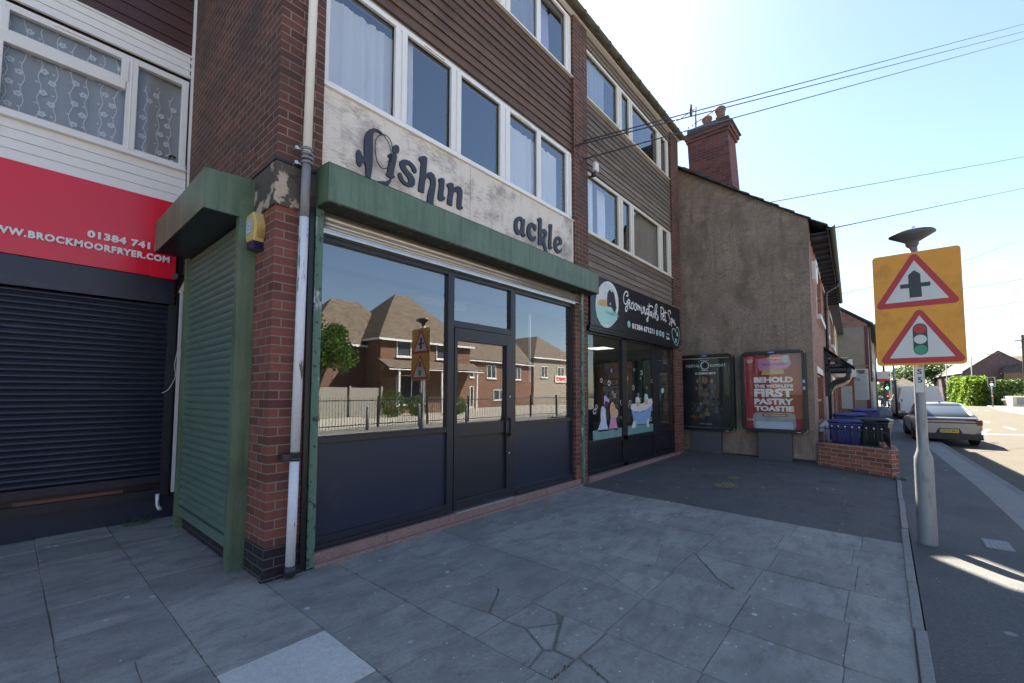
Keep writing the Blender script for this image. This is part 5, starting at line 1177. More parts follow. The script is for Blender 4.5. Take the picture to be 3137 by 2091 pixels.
# pedestal wall with railings in front of the house
gw, T = world_thing('garden_wall', 'low brick garden wall with black railings beside the poster cases', 'garden wall', (9.5, -3.3, 0))
b = mb(T)
P0, P1 = Vector((9.86, -2.68, 0)), Vector((9.18, -3.88, 0)); d = (P1 - P0).normalized(); L = (P1 - P0).length; n = Vector((d.y * -1, d.x, 0)) * -1
n = Vector((-d.y, d.x, 0));  n = n if n.x > 0 else -n
def ob(b, P0, P1, t, z0, z1, mi=0):
    a = [P0, P1, P1 + n * t, P0 + n * t]; b.loft([[(p.x, p.y, z0) for p in a], [(p.x, p.y, z1) for p in a]], mi, smooth=False)
def uvw(c, nn):
    w = T.inverted() @ c
    return ((w.x * d.x + w.y * d.y) if abs(nn.dot(n)) > .5 else (w.x), w.z) if abs(nn.z) < .5 else (w.x, w.y)
ob(b, P0, P1, .22, -.05, .49)
b.build('wall', 'brick_wall', gw, uvf=uvw)
b = mb(T)
P2 = Vector((22.0, -3.30, 0)); dd = (P2 - P1).normalized(); nn_ = Vector((-dd.y, dd.x, 0))
a = [P1 + n * .22 * 1.0, P2, P2 + nn_ * .22, P1 + n * .22 + nn_ * .22]; b.loft([[(p.x, p.y, -.05) for p in a], [(p.x, p.y, .49) for p in a]], smooth=False); b.build('side_wall', 'brick_wall', gw)
b = mb(T); ins = n * .11
Q0, Q1 = P0 + ins - d * .02, P1 + ins - d * .07
for z in (.52, .80): b.tube([Q0 + Vector((0, 0, z)), Q1 + Vector((0, 0, z))], .009, 6)
for k in range(11):
    p = Q0 + (Q1 - Q0) * (k / 10); b.tube([p + Vector((0, 0, .5)), p + Vector((0, 0, .90 if k in (0, 10) else .86))], .007, 6)
Q2 = P2 + nn_ * .11; Q1b = Q1
for z in (.52, .80): b.tube([Q1b + Vector((0, 0, z)), Q1b + (Q2 - Q1b) * .35 + Vector((0, 0, z))], .009, 6)
for k in range(1, 26): p = Q1b + (Q2 - Q1b) * (.35 * k / 25); b.tube([p + Vector((0, 0, .5)), p + Vector((0, 0, .88))], .007, 5)
b.build('railings', 'iron', gw)
b = mb(T)
for k in range(1, 10): p = Q0 + (Q1 - Q0) * (k / 10); b.lathe((p.x, p.y, .862), [(.004, -.014), (.013, -.008), (.015, 0), (.010, .011), (.003, .015)], 8)
b.build('finials', 'white', gw)
# wheelie bins
def bin_(x, y, rz, body, label, group=None, h=1.0):
    t = thing('wheelie_bin', label, 'bin', (x, y, 0), rz, group)
    b = mb(); b.loft([[(sx * w, sy * dpt, z) for sx, sy in ((-1, -1), (1, -1), (1, 1), (-1, 1))] for w, dpt, z in ((.20, .22, .06), (.24, .25, .5), (.275, .30, h - .1), (.29, .31, h - .1), (.29, .31, h - .06))], smooth=False)
    for k in (-.12, .12): b.box(-.292, -.27, k - .02, k + .02, .3, h - .12)
    b.build('body', body, t, bevel=.015)
    b = mb(); b.loft([[(sx * w, sy * dpt, z + (0.02 if sx < 0 else 0)) for sx, sy in ((-1, -1), (1, -1), (1, 1), (-1, 1))] for w, dpt, z in ((.31, .33, h - .06), (.31, .33, h - .03), (.22, .24, h + .015))], smooth=False)
    b.box(-.345, -.30, -.12, .12, h - .055, h - .03); b.build('lid', body, t, bevel=.012)
    for s in (-1, 1): b = mb(); b.tube([(.20, s * .24, .1), (.20, s * .30, .1)], .10, 14); b.build('wheel', 'rubber', t)
    b = mb(); b.tube([(.34, -.22, h - .08), (.34, .22, h - .08)], .016, 8); b.build('handle', body, t)
    return t
bin_(11.05, -3.10, R(3), 'blue_bin', 'blue wheelie bin nearest the railings', h=.93)
bin_(11.25, -3.62 + .02, R(-8), 'green_bin', 'dark green wheelie bin right of the front blue bin', h=.97)
bin_(12.3, -3.12, R(10), 'blue_bin', 'blue wheelie bin partly hidden behind the front blue bin', h=1.03)
bin_(14.4, -3.35, R(10), 'blue_bin', 'blue wheelie bin farthest back beside the garden wall', h=1.08)
# ================================================================ warning sign on its post
ws, T = world_thing('road_sign', 'tall orange warning sign with two red triangles on a grey post marked S 5', 'road sign', (4.82, -4.12, 0))
b = mb(T); b.lathe((4.82, -4.12, 0), [(.082, -.02), (.079, .02), (.077, .80), (.075, .88), (.050, .96), (.046, 1.0), (.044, 2.0), (.043, 3.10)], 24); b.build('post', 'galv', ws)
b = mb(T); b.box(4.716, 4.722, -4.16, -4.08, .18, .30)
BX = 4.745
b = mb(T); outer = [(-4.130 + (y + 4.13), z) for y, z in rrect(-4.475, -3.785, 1.84, 3.035, .035)]
b.extr([outer], FX, BX, BX + .004, 0, 1, back=True); b.build('sign_board', ['orange', 'galv'], ws)
b = mb(T)
for z in (2.15, 2.75): b.box(BX + .006, BX + .03, -4.40, -3.86, z - .02, z + .02); b.tube([(4.82, -4.12, z - .025), (4.82, -4.12, z + .025)], .052, 14)
b.build('bracket', 'steel', ws)
def rtri(cy, zb, zt, hw, r):
    pts = [(cy - hw, zb), (cy + hw, zb), (cy, zt)]; P = []
    for i in range(3):
        p = Vector(pts[i]); a = (Vector(pts[i - 1]) - p).normalized(); c = (Vector(pts[(i + 1) % 3]) - p).normalized()
        h = math.acos(a.dot(c)) / 2; ce = p + (a + c).normalized() * (r / math.sin(h)); t = r / math.tan(h)
        s0, s1 = p + a * t, p + c * t; a0 = math.atan2(*(s0 - ce).yx); a1 = math.atan2(*(s1 - ce).yx)
        while a1 < a0: a1 += 2 * math.pi
        if a1 - a0 > math.pi: a1 -= 2 * math.pi
        for k in range(7): t_ = a0 + (a1 - a0) * k / 6; P.append((ce.x + r * math.cos(t_), ce.y + r * math.sin(t_)))
    return P
for cy, zb, zt, ib, it, ihw in ((-4.125, 2.455, 3.045, 2.513, 2.945, .248), (-4.143, 1.862, 2.450, 1.918, 2.357, .250)):
    b = mb(T); b.extr([rtri(cy, zb, zt, .345, .035)], FX, BX - .0015, None); b.build('red_triangle', 'sign_red', ws)
    b = mb(T); b.extr([[(cy - ihw, ib), (cy + ihw, ib), (cy, it)]], FX, BX - .003, None); b.build('white_field', 'sign_white', ws)
b = mb(T); b.extr([[(-4.121, 2.84), (-4.168, 2.795), (-4.169, 2.70), (-4.241, 2.70), (-4.241, 2.657), (-4.171, 2.657), (-4.173, 2.551), (-4.077, 2.551), (-4.075, 2.657), (-4.006, 2.657), (-4.006, 2.70), (-4.074, 2.70), (-4.074, 2.793)]], FX, BX - .0045, None); b.build('junction_symbol', 'sign_black', ws)
b = mb(T); b.extr([rrect(-4.198, -4.086, 1.945, 2.272, .054)], FX, BX - .0045, None); b.build('signal_symbol', 'sign_black', ws)
for z, m in ((2.214, 'sign_red'), (2.107, 'sign_white'), (2.0, 'sign_green')): b = mb(T); b.extr([ell(-4.142, z, .050, .047, 24)], FX, BX - .006, None); b.build('signal_disc', m, ws)
b = mb(T); b.box(4.764, 4.775, -4.152, -4.090, 1.555, 1.815); b.build('number_plate', 'sign_white', ws)
b = mb(T); text(b, 'S', FX, (-4.105, -4.142, 1.745, 1.800), 4.7635, bold=.03); text(b, '5', FX, (-4.105, -4.142, 1.655, 1.715), 4.7635, bold=.03); b.build('plate_lettering', 'sign_black', ws)
b = mb(T)
secs = []
for r, z, ox in ((.04, 3.10, 0), (.055, 3.125, 0), (.055, 3.15, 0), (.10, 3.175, -.02), (.19, 3.222, -.05), (.192, 3.238, -.05), (.17, 3.262, -.05), (.14, 3.272, -.05), (.02, 3.278, -.05)):
    secs.append([(4.80 + ox * .6 + r * .62 * math.cos(t), -4.12 + r * math.sin(t), z) for t in [2 * math.pi * k / 28 for k in range(28)]])
b.loft(secs); lh = b.build('sign_light', 'grey_panel', ws)
b = mb(T); b.box(4.54, 4.545, -4.14, -4.11, 3.235, 3.25); b.build('light_label', 'white', ws)

# small access cover, straw and weeds
dc, T = world_thing('access_cover', 'small rectangular metal cover in the footway beside the sign post', 'cover', (5.25, -4.65, .0))
b = mb(T); b.box(5.05, 5.42, -4.76, -4.56, -.01, .006); b.build('frame', 'concrete', dc)
b = mb(T)
for i in range(9):
    for j in range(5): b.box(5.07 + i * .037, 5.088 + i * .037, -4.745 + j * .037, -4.72 + j * .037, .006, .009)
b.build('lid_studs', 'galv', dc)
def tuft(name, label, cat, x, y, r, n, mat, h=.02, kind=None):
    t = thing(name, label, cat, (x, y, ground_z(x, y) if y > -3.95 else 0)); b = mb()
    for k in range(n):
        a, d = rnd.uniform(0, 6.28), r * math.sqrt(rnd.random()); p = Vector((d * math.cos(a) * 1.5, d * math.sin(a), .003)); a2 = rnd.uniform(0, 6.28); L = rnd.uniform(.03, .09)
        q = p + Vector((L * math.cos(a2), L * math.sin(a2), rnd.uniform(0, h))); s = Vector((-math.sin(a2), math.cos(a2), 0)) * .0025
        b.face([p - s, p + s, q])
    b.build('stems', mat, t, fix=False); return t
tuft('straw_clump', 'larger clump of dry straw lying on the tarmac forecourt', 'straw', 6.25, -1.80, .16, 420, 'straw')
tuft('straw_clump', 'smaller clump of dry straw behind the larger clump', 'straw', 6.95, -1.72, .09, 160, 'straw')
tuft('weed_patch', 'green weeds growing at the end of the edging by the garden wall', 'weeds', 9.0, -3.97, .10, 260, 'weed', .07)
tuft('weed_patch', 'weeds growing at the foot of the dark blue shutter', 'weeds', -.28, 2.80, .10, 120, 'weed', .12)
b = mb(); rr = random.Random(11)
for k in range(420):
    x, y = rr.uniform(-1.0, 8), rr.uniform(-3.8, -.1)
    if rr.random() < .5: x, y = 1.0 + rr.gauss(0, 1.2), -2.6 + rr.gauss(0, .8)
    if y < -3.85: y = -4.1 + rr.uniform(-.6, 0)
    z = (ground_z(x, y) if y > -3.95 else 0) + .006; r = rr.uniform(.002, .007)
    b.face([(x + r * rr.uniform(.6, 1.3) * math.cos(t), y + r * rr.uniform(.6, 1.3) * math.sin(t), z) for t in [k2 * 1.2566 for k2 in range(5)]])
tag(b.build('pavement_debris', 'white', fix=False), 'pale droppings and grit specks scattered over the slabs', 'debris', kind='stuff')

b = mb()
for k in range(2600):
    if rr.random() < .55: x, y = rr.choice([c for c in cols if -1.2 < c < 4.7]) + rr.gauss(0, .004), rr.uniform(-3.9, 0)
    elif rr.random() < .5: x = rr.uniform(.6, 4.6); y = -.03 + abs(rr.gauss(0, .02)) * -1
    else: P = rr.choice(CR); i = rr.randrange(len(P)); p, q = P[i], P[(i + 1) % len(P)]; t = rr.random(); x, y = p[0] + (q[0] - p[0]) * t, p[1] + (q[1] - p[1]) * t
    if math.sin(x * 3.1 + y * 2.3) + .5 * math.sin(y * 7 + x) < .1: continue
    z = ground_z(x, y) - .002; r = rr.uniform(.003, .009); h = rr.uniform(.002, .012)
    a = rr.uniform(0, 6.28); b.face([(x + r * math.cos(a), y + r * math.sin(a), z), (x + r * math.cos(a + 2.1), y + r * math.sin(a + 2.1), z), (x + r * math.cos(a + 4.2), y + r * math.sin(a + 4.2), z + h)], 0 if rr.random() < .6 else 1)
tag(b.build('joint_moss', ['moss_joint', 'straw'], fix=False), 'moss and dry stalks growing in the joints and cracks of the paving', 'moss', kind='stuff')

# ================================================================ fish shop next door (left, set back)
fr = thing('fish_shop_building', 'set-back block with white boarding, a net-curtained window and a red shop fascia', 'building', (-2, 2.9, 0))
T = Matrix.Translation((-2, 2.9, 0)).inverted(); YF = 2.87
b = mb(T); b.box(-7, .035, 2.99, 3.2, 0, 8.6, 0); b.box(-7, .03, 3.2, 9, 8.4, 8.6); b.build('wall', 'brick', fr)
def clad2(name, mat, z0, z1, n, y=YF):
    b = mb(T); h = (z1 - z0) / n
    for k in range(n):
        a, c = z0 + k * h, z0 + (k + 1) * h
        b.face([(-7, y - .012, a + .004), (.03, y - .012, a + .004), (.03, y, c), (-7, y, c)]); b.face([(-7, y - .012, a + .004), (.03, y - .012, a + .004), (.03, y + .02, a), (-7, y + .02, a)])
    b.face([(-7, y + .005, z0), (.03, y + .005, z0), (.03, y + .005, z1), (-7, y + .005, z1)])
    return b.build(name, mat, fr, fix=False)
clad2('white_boarding', 'clad_white', 3.915, 4.345, 4); clad2('white_boarding', 'clad_white', 5.575, 5.86, 3, YF - .02); clad2('brown_boarding', 'clad_brown_dk', 5.86, 8.4, 16, YF + .03)
b = mb(T); b.box(-7, .03, YF - .04, YF + .02, 5.85, 5.875); b.box(.005, .035, YF - .03, YF + .02, 3.9, 8.4); b.box(-7, .03, YF - .02, YF + .02, 3.90, 3.925); b.build('white_trim', 'upvc', fr)
b = mb(T)
for x0, x1, z0, z1 in ((-3.2, -.0, 4.355, 4.43), (-3.2, 0, 5.455, 5.53), (-.075, -.01, 4.4, 5.5), (-.595, -.495, 4.4, 5.5), (-1.80, -1.515, 4.4, 5.5), (-1.52, -.60, 5.10, 5.24), (-1.55, -1.49, 5.2, 5.46), (-.645, -.58, 5.2, 5.46)):
    jy = .0022 * (len(b.f) // 6); b.box(x0, x1, YF - .02 - jy, YF + .04 + jy * .5, z0, z1)
b.box(-.56, -.545, YF - .03, YF, 4.4, 5.5)
b.extr([[(YF - .06, 4.335), (YF - .06, 4.35), (YF, 4.37), (YF, 4.335)]], lambda y, z, d: (d, y, z), -3.2, .0, back=True)
w = b.build('window', 'upvc', fr, bevel=.006)
b = mb(T); b.face([(-3.2, YF + .015, 4.4), (-.02, YF + .015, 4.4), (-.02, YF + .015, 5.5), (-3.2, YF + .015, 5.5)]); b.build('glazing', 'glass_fry', w)
b = mb(T); b.box(-1.197, -.923, YF - .035, YF - .01, 5.485, 5.505); b.build('trickle_vent', 'upvc', w)
b = mb(T); n = 60
b.loft([[(-3.1 + 3.05 * i / n, YF + .085 + .012 * math.sin(i * .9), z) for i in range(n + 1)] for z in (4.4, 5.5)], closed=False, caps=False); b.build('net_curtain', 'net', w)
b = mb(T)
for x0, x1, zt in ((-3.1, -.60, 5.45), (-.47, -.10, 5.30)):
    x = x0 + .07; ci = 0
    while x < x1 - .02:
        pts = []; z = 4.42 + (.1 if ci % 2 else 0)
        for k in range(24):
            zz_ = 4.42 + k * (zt - 4.42) / 23; pts.append((x + .014 * math.sin(zz_ * 26 + ci), zz_))
        stroke(b, pts, .007, lambda a, c, d: (a, d, c), YF + .07)
        while z < zt - .05:
            fx = x + (.028 if int(z * 10) % 2 else -.028)
            for a in range(5):
                t = 2 * math.pi * a / 5 + ci; b.extr([ell(fx + .020 * math.cos(t), z + .020 * math.sin(t), .015, .013, 8)], lambda p, q, d: (p, d, q), YF + .069, None)
            b.extr([ell(x - .02, z + .10, .014, .007, 8)], lambda p, q, d: (p, d, q), YF + .069, None)
            z += .235
        x += .118; ci += 1
b.build('lace_flowers', 'lace', w, fix=False)
b = mb(T)
for k in range(26):
    a = rnd.uniform(0, 6.28); r = rnd.uniform(0, .05); b.extr([ell(-.15 + r * math.cos(a), 4.50 + r * math.sin(a), .018, .012, 7)], lambda p, q, d: (p, d, q), YF + .05 - rnd.uniform(0, .02), None, 0 if k % 3 else 1)
b.build('vase_flowers', ['leaf_dark', 'white'], w, fix=False)
b = mb(T); b.box(-7, .03, YF + .12, YF + .125, 4.3, 5.6); b.build('room_backing', 'room_dark', fr)
# red fascia
fs2, T = world_thing('fish_shop_sign', 'glossy red fascia with white phone number and web address lettering', 'sign', (-2, 2.84, 2.95))
b = mb(T); b.box(-7, -.10, 2.84, 2.88, 2.95, 3.905); b.box(-.30, -.06, 2.835, 2.84, 2.945, 3.905); b.build('board', 'red_sign', fs2)
b = mb(T); FR = lambda a, c, d: (a, 2.834 - d, c)
text(b, '01384 741100', FR, (-.844, -.10, 3.262, 3.345), .012, 0, bold=.045, spc=1.1)
text(b, 'WWW.BROCKMOORFRYER.COM', FR, (-1.60, -.126, 3.137, 3.215), .012, 0, bold=.045, spc=1.15)
b.build('lettering', 'white_letter', fs2)
# dark fascia, shutter, pilaster
st, T = world_thing('dark_roller_shutter', 'dark blue roller shutter of the fish shop, stopped short of its sill', 'roller shutter', (-2, 2.9, .4))
b = mb(T); b.box(-7, -.06, 2.86, 2.98, 2.64, 2.945); b.box(-1.335, -1.33, 2.856, 2.86, 2.65, 2.94); b.build('housing', 'shutter_dark', st)
b = mb(T); n = 33; z0, z1 = .56, 2.64; h = (z1 - z0) / n; prof = []
for k in range(n):
    zb = z0 + k * h
    for t in range(6): a = t / 5; prof.append((2.93 - .018 * math.sin(math.pi * a) ** .8, zb + h * (.05 + .86 * a)))
    prof.append((2.937, zb + h * .96))
b.loft([[(x, y, z) for y, z in prof] for x in (-7, -.10)], closed=False, caps=False, smooth=True); b.build('shutter_slats', 'shutter_dark', st)
b = mb(T); b.box(-7, -.10, 2.905, 2.94, .475, .56); b.build('bottom_rail', 'shutter_dark', st)
b = mb(T); b.box(-.10, -.02, 2.885, 2.98, .28, 2.64); b.box(-.02, .03, 2.93, 2.98, .1, 3.9); b.build('guide_rail', 'anthracite', st)
b = mb(T); b.box(-7, -.06, 2.88, 2.99, .30, .395); b.box(-7, -.06, 2.865, 2.90, .285, .305); b.build('sill', 'anthracite', st)
b = mb(T); b.box(-7, .035, 2.90, 3.0, .0, .29); b.build('base_panel', 'anth_panel', st)
b = mb(T); b.box(-7, -.06, 2.982, 2.989, .38, .60, 1); b.box(-1.25, -.42, 2.975, 2.981, .39, .43); b.build('shelf_and_gap_backing', ['terracotta', 'black'], st)  # black panel added behind the gap to look like a dark interior
pt, T = world_thing('overflow_pipe', 'short white overflow pipe stub at the foot of the dark shutter', 'pipe', (-.12, 2.86, .2))
b = mb(T); b.tube([(-.125, 2.855, .345), (-.122, 2.85, .22), (-.11, 2.84, .18), (-.10, 2.82, .17)], .02, 10); b.build('pipe', 'pipe_white', pt)
pt, T = world_thing('white_conduit', 'white strip and loose cable running down beside the dark shutter', 'cable', (.01, 2.86, .35))
b = mb(T); b.box(.0, .03, 2.84, 2.87, .35, 2.8); b.build('strip', 'white', pt)
b = mb(T); b.tube(smooth_line([(.0, 2.83, 2.1), (-.03, 2.81, 1.9), (-.02, 2.8, 1.75), (-.08, 2.78, 1.6), (-.14, 2.8, 1.55)]), .004, 5); b.tube(smooth_line([(.02, 2.83, 2.9), (-.005, 2.8, 2.4), (.0, 2.81, 2.1)]), .004, 5); b.build('loose_cable', 'white', pt)
b = mb(T); b.tube([(.0, 2.86, 8.2), (-.004, 2.85, 6.2), (-.002, 2.84, 4.4), (.01, 2.84, 3.9)], .006, 5); b.build('black_cable', 'iron', pt)
pt, T = world_thing('security_camera', 'small black security camera under the red fascia', 'camera', (-.05, 2.8, 2.97))
b = mb(T); b.tube([(-.10, 2.60, 2.94), (-.01, 2.72, 2.99)], .035, 14); b.build('body', 'black', pt)
b = mb(T); b.tube([(-.108, 2.589, 2.936), (-.10, 2.60, 2.94)], .028, 14); b.build('lens', 'car_glass', pt)
b = mb(T); b.tube([(-.03, 2.70, 2.98), (.01, 2.86, 3.0)], .018, 8); b.build('arm', 'black', pt)
pt, T = world_thing('paper_tag', 'torn pale paper tag hanging beneath the security camera', 'tag', (-.02, 2.75, 2.85))
b = mb(T); b.face([(.01, 2.75, 2.93), (.05, 2.75, 2.93), (.0, 2.74, 2.77), (-.04, 2.74, 2.78)]); b.extr([[(.01, 2.93), (.05, 2.93), (.0, 2.77), (-.04, 2.78)]], lambda a, c, d: (a, d, c), 2.75, 2.752, back=True); b.build('paper', 'upvc_cream', pt)

# ================================================================ overhead wires, bracket light, aerials
def wire(name, label, a, c, sag, r=.012, pts=14):
    a, c = Vector(a), Vector(c); P = [a + (c - a) * t - Vector((0, 0, sag * 4 * t * (1 - t))) for t in [k / pts for k in range(pts + 1)]]
    b = mb(); b.tube(P, r, 5); return tag(b.build(name, 'iron'), label, 'wire', 'overhead wires')
def ext(a, c, f): a, c = Vector(a), Vector(c); return a + (c - a) * f
wire('overhead_wire', 'uppermost overhead wire running from the brick pier across the sky', (4.856, -.03, 5.88), ext((4.856, -.03, 5.88), (32.75, -10.25, 21.23), 1.1), .0)
wire('overhead_wire', 'middle one of the three wires crossing the chimney', (4.60, -.02, 5.68), ext((4.6, -.02, 5.68), (32.73, -10.23, 20.81), 1.1), .0)
wire('overhead_wire', 'lowest of the three wires crossing the chimney, ending above the floodlight', (4.877, -.03, 5.57), ext((4.877, -.03, 5.57), (32.71, -10.21, 20.42), 1.1), .0)
wire('overhead_wire', 'wire fixed to the top left of the pebbledash gable', (9.95, .12, 6.17), ext((9.95, .12, 6.17), (32.43, -9.87, 13.91), 1.15), .0, .012)
wire('overhead_wire', 'wire fixed at the near end of the mossy eaves', (9.75, -3.0, 5.03), ext((9.75, -3.0, 5.03), (32.35, -9.78, 12.22), 1.1), .0)
wire('overhead_wire', 'wire hooked to the eaves halfway along the house row', (20.5, -2.55, 5.6), (48, -11.8, 13.2), .3)
for i, ((a, c), lb) in enumerate(zip(((((54.0, -7.5, 10.95)), (63.3, -18.7, 13.5)), ((50, -4.0, 8.3), (63.3, -18.7, 11.2)), ((48, -3.5, 7.2), (62, -17, 9.7)), ((53, -6.3, 7.15), (66.65, -14.86, 6.9)), ((57, -11.17, 5.1), (66.65, -14.86, 6.9))),
        ('highest wire on the right between the sign and the frame edge', 'second highest wire on the right beside the sign', 'third wire on the right beside the sign', 'level wire reaching the top of the wooden pole', 'lowest wire slanting up to the wooden pole'))):
    wire('overhead_wire', lb, a, c, .25, .022)
fl, T = world_thing('floodlight', 'small white security light under the pier wires beside the grey boarding', 'light', (5.05, -.06, 5.45))
b = mb(T); b.box(5.07, 5.19, -.13, -.07, 5.42, 5.58); b.build('housing', 'white', fl, bevel=.01); b = mb(T); b.tube([(5.13, -.08, 5.42), (5.13, -.04, 5.36), (5.13, .04, 5.36)], .02, 8); b.lathe((5.10, -.07, 5.33), [(.03, 0), (.045, .03), (.03, .06)], 10); b.build('bracket', 'black', fl)
b = mb(T); b.tube(smooth_line([(4.86, -.02, 5.88), (4.70, -.03, 5.7), (4.66, -.03, 5.55), (4.75, -.04, 5.42), (4.82, -.04, 5.5), (4.78, -.04, 5.58), (4.95, -.04, 5.5), (5.07, -.06, 5.5)]), .006, 5); b.build('loose_cable', 'iron', fl)
ae, T = world_thing('tv_aerials', 'pair of television aerials on a mast beside the chimney pots', 'aerial', (10.4, -.15, 8.4))
b = mb(T); b.tube([(10.4, -.155, 8.4), (10.4, -.165, 9.33)], .018, 8); b.build('mast', 'iron', ae)
for (y0, z0, y1, z1) in ((-.20, 9.30, .62, 9.10), (-.75, 9.06, .50, 8.70)):
    b = mb(T); b.tube([(10.4, y0, z0), (10.4, y1, z1)], .010, 6)
    for k in range(12):
        t = (k + .5) / 12; y, z = y0 + (y1 - y0) * t, z0 + (z1 - z0) * t; L = .05 + .02 * (k % 2); b.tube([(10.4, y, z - L), (10.4, y, z + L)], .005, 4)
    b.build('yagi', 'iron', ae)
b = mb(T); b.tube([(10.36, -.05, 9.42), (10.36, -.05, 9.10)], .035, 8); b.build('reflector', 'iron', ae)

# ================================================================ cars
def wheel(par_, x, y, r=.33, w=.22):
    b = mb(); b.lathe((x, y - w / 2, r), [(r * .6, 0), (r * .93, 0), (r, w * .15), (r, w * .85), (r * .93, w), (r * .6, w)], 28, axis='y'); t = b.build('wheel', 'rubber', par_)
    b = mb(); b.lathe((x, y - w / 2 + .01, r), [(.04, 0), (r * .62, .0), (r * .62, w - .02), (.04, w - .02)], 20, axis='y'); b.build('rim', 'rim', t)
    s = 1 if y > 0 else -1
    b = mb()
    for k in range(5):
        a = 2 * math.pi * k / 5; b.tube([(x, y + s * w / 2, r), (x + r * .58 * math.cos(a), y + s * (w / 2 - .005), r + r * .58 * math.sin(a))], .025, 5)
    b.build('spokes', 'rim', t)
def car_body(par_, st, paint):
    """st: list of x, half width at sill / shoulder, z sill, z shoulder, z deck"""
    b = mb(); secs = []
    for x, ws_, wm, zb, zm, zt in st:
        h = [(-ws_ * .86, zb), (-ws_, zb + .07), (-wm, (zb + zm) / 2), (-wm * .995, zm - .06), (-wm * .95, zm), (-wm * .80, zt), (0, zt + .015)]
        h = h + [(-y, z) for y, z in reversed(h[:-1])]
        secs.append([(x, y, z) for y, z in h])
    b.loft(secs); return b.build('body', paint, par_, bevel=0)
def silver_car():
    t = thing('parked_car', 'pale silver electric fastback parked at the kerb behind the sign post', 'car', (17.75, -5.32, -.115), R(3.2))
    st = [(0.0, .70, .80, .40, .80, .86), (.05, .78, .88, .30, .84, .93), (.35, .84, .925, .26, .88, .955), (.95, .86, .93, .22, .90, .97), (1.6, .86, .93, .20, .90, .98), (2.6, .86, .93, .20, .90, .97), (3.3, .86, .93, .20, .88, .95), (3.9, .84, .92, .22, .84, .90), (4.4, .76, .86, .26, .74, .80), (4.62, .6, .7, .34, .62, .66)]
    car_body(t, st, 'car_silver')
    # greenhouse: rear screen, side glass, windscreen, then painted roof
    b = mb(); G = [(.42, .70, .955, .96), (.80, .70, .96, 1.13), (1.35, .66, .97, 1.34), (1.75, .63, .97, 1.42), (2.5, .62, .97, 1.44), (2.9, .62, .97, 1.40), (3.5, .66, .96, 1.12), (3.75, .68, .95, .98)]
    b.loft([[(x, -.80, z0 - .03), (x, -w - .05 * (1.44 - z1), z1 - .05), (x, -w * .86, z1), (x, w * .86, z1), (x, w + .05 * (1.44 - z1), z1 - .05), (x, .80, z0 - .03)] for x, w, z0, z1 in G]); gh = b.build('glasshouse', 'car_glass', t)
    b = mb(); Rf = [(1.42, .59, 1.375), (1.75, .585, 1.435), (2.5, .575, 1.455), (2.88, .58, 1.415)]
    b.loft([[(x, -w, z - .03), (x, -w * .9, z + .004), (x, 0, z + .012), (x, w * .9, z + .004), (x, w, z - .03)] for x, w, z in Rf]); b.build('roof', 'car_silver', t)
    b = mb()
    for s in (-1, 1):
        b.loft([[(x, s * (w + .02), z0), (x, s * (w - .05), z0 + .02), (x, s * (w - .05), z0 - .02), (x, s * (w + .02), z0 - .04)] for x, w, z0 in ((.30, .80, .97), (.80, .74, 1.12), (1.42, .65, 1.36), (1.8, .63, 1.42), (2.9, .63, 1.40), (3.6, .70, 1.06), (3.8, .74, .97))])
        b.loft([[(x, s * .82, .92), (x, s * .70, z + .02), (x, s * .66, z + .01), (x, s * .74, .90)] for x, z in ((.38, .99), (.62, 1.05), (.95, 1.14), (1.25, .99))])
    b.build('pillars', 'car_silver', t)
    b = mb(); b.loft([[(x, -.78, z), (x, .78, z), (x, .78, z - .04), (x, -.78, z - .04)] for x, z in ((-.02, .955), (.30, .985))]); b.build('spoiler', 'car_silver', t, bevel=.01)
    b = mb(); b.box(-.012, .05, -.86, .86, .775, .815); b.box(-.012, .06, -.885, -.73, .725, .90); b.box(-.012, .06, .73, .885, .725, .90); b.box(-.012, .06, .45, .73, .865, .90); b.box(-.012, .06, -.73, -.45, .865, .90); b.build('tail_light', 'tail_red', t, bevel=.008)
    b = mb(); b.loft([[(x, -w, .24), (x, w, .24), (x, w * .98, .42), (x, w * .42, .44), (x, w * .34, .60), (x, -w * .34, .60), (x, -w * .42, .44), (x, -w * .98, .42)] for x, w in ((-.035, .78), (.03, .90), (.3, .935))]); b.build('bumper', 'plastic', t)
    b = mb(); b.box(-.048, -.036, -.26, .26, .46, .575); pl_ = b.build('number_plate', 'plate', t)
    b = mb(); b.box(-.051, -.048, .22, .258, .462, .573); b.build('green_band', 'sign_green', pl_)
    b = mb(); text(b, 'OW73 MLU', lambda a, c, d: (-.050, a, c), (.20, -.235, .485, .55), 0, bold=.03); b.build('plate_lettering', 'sign_black', pl_)
    for s in (-1, 1):
        b = mb(); b.box(-.04, .0, s * .68 - .12, s * .68 + .12, .40, .425); b.build('reflector', 'tail_red', t)
        b = mb(); b.loft([[(x, s * (.92 + d_), z0), (x, s * (1.08 + d_), z0 + .01), (x, s * (1.08 + d_), z0 + .12), (x, s * (.92 + d_), z0 + .12)] for x, d_, z0 in ((3.02, 0, .99), (3.12, .0, .98), (3.2, -.02, .99))]); b.build('door_mirror', 'car_silver', t)
        wheel(t, .95, s * .80, .345, .24); wheel(t, 3.72, s * .80, .345, .24)
    b = mb(); b.extr([[(1.62, 1.43), (1.80, 1.445), (1.65, 1.50)]], lambda x, z, d: (x, d, z), -.02, .02, back=True); b.build('roof_fin', 'car_silver', t)
    b = mb()
    for s in (-1, 1):
        for x in (.95, 3.72): b.extr([[(x + .40 * math.cos(a), .345 + .40 * math.sin(a)) for a in [math.pi * k / 12 for k in range(13)]] + [(x - .40, .2), (x + .40, .2)]], lambda p, q, d: (p, d, q), s * .70, s * .937, back=True)
    b.build('wheel_arches', 'plastic', t)
    t.scale = (.9, .85, .92)
    return t
silver_car()
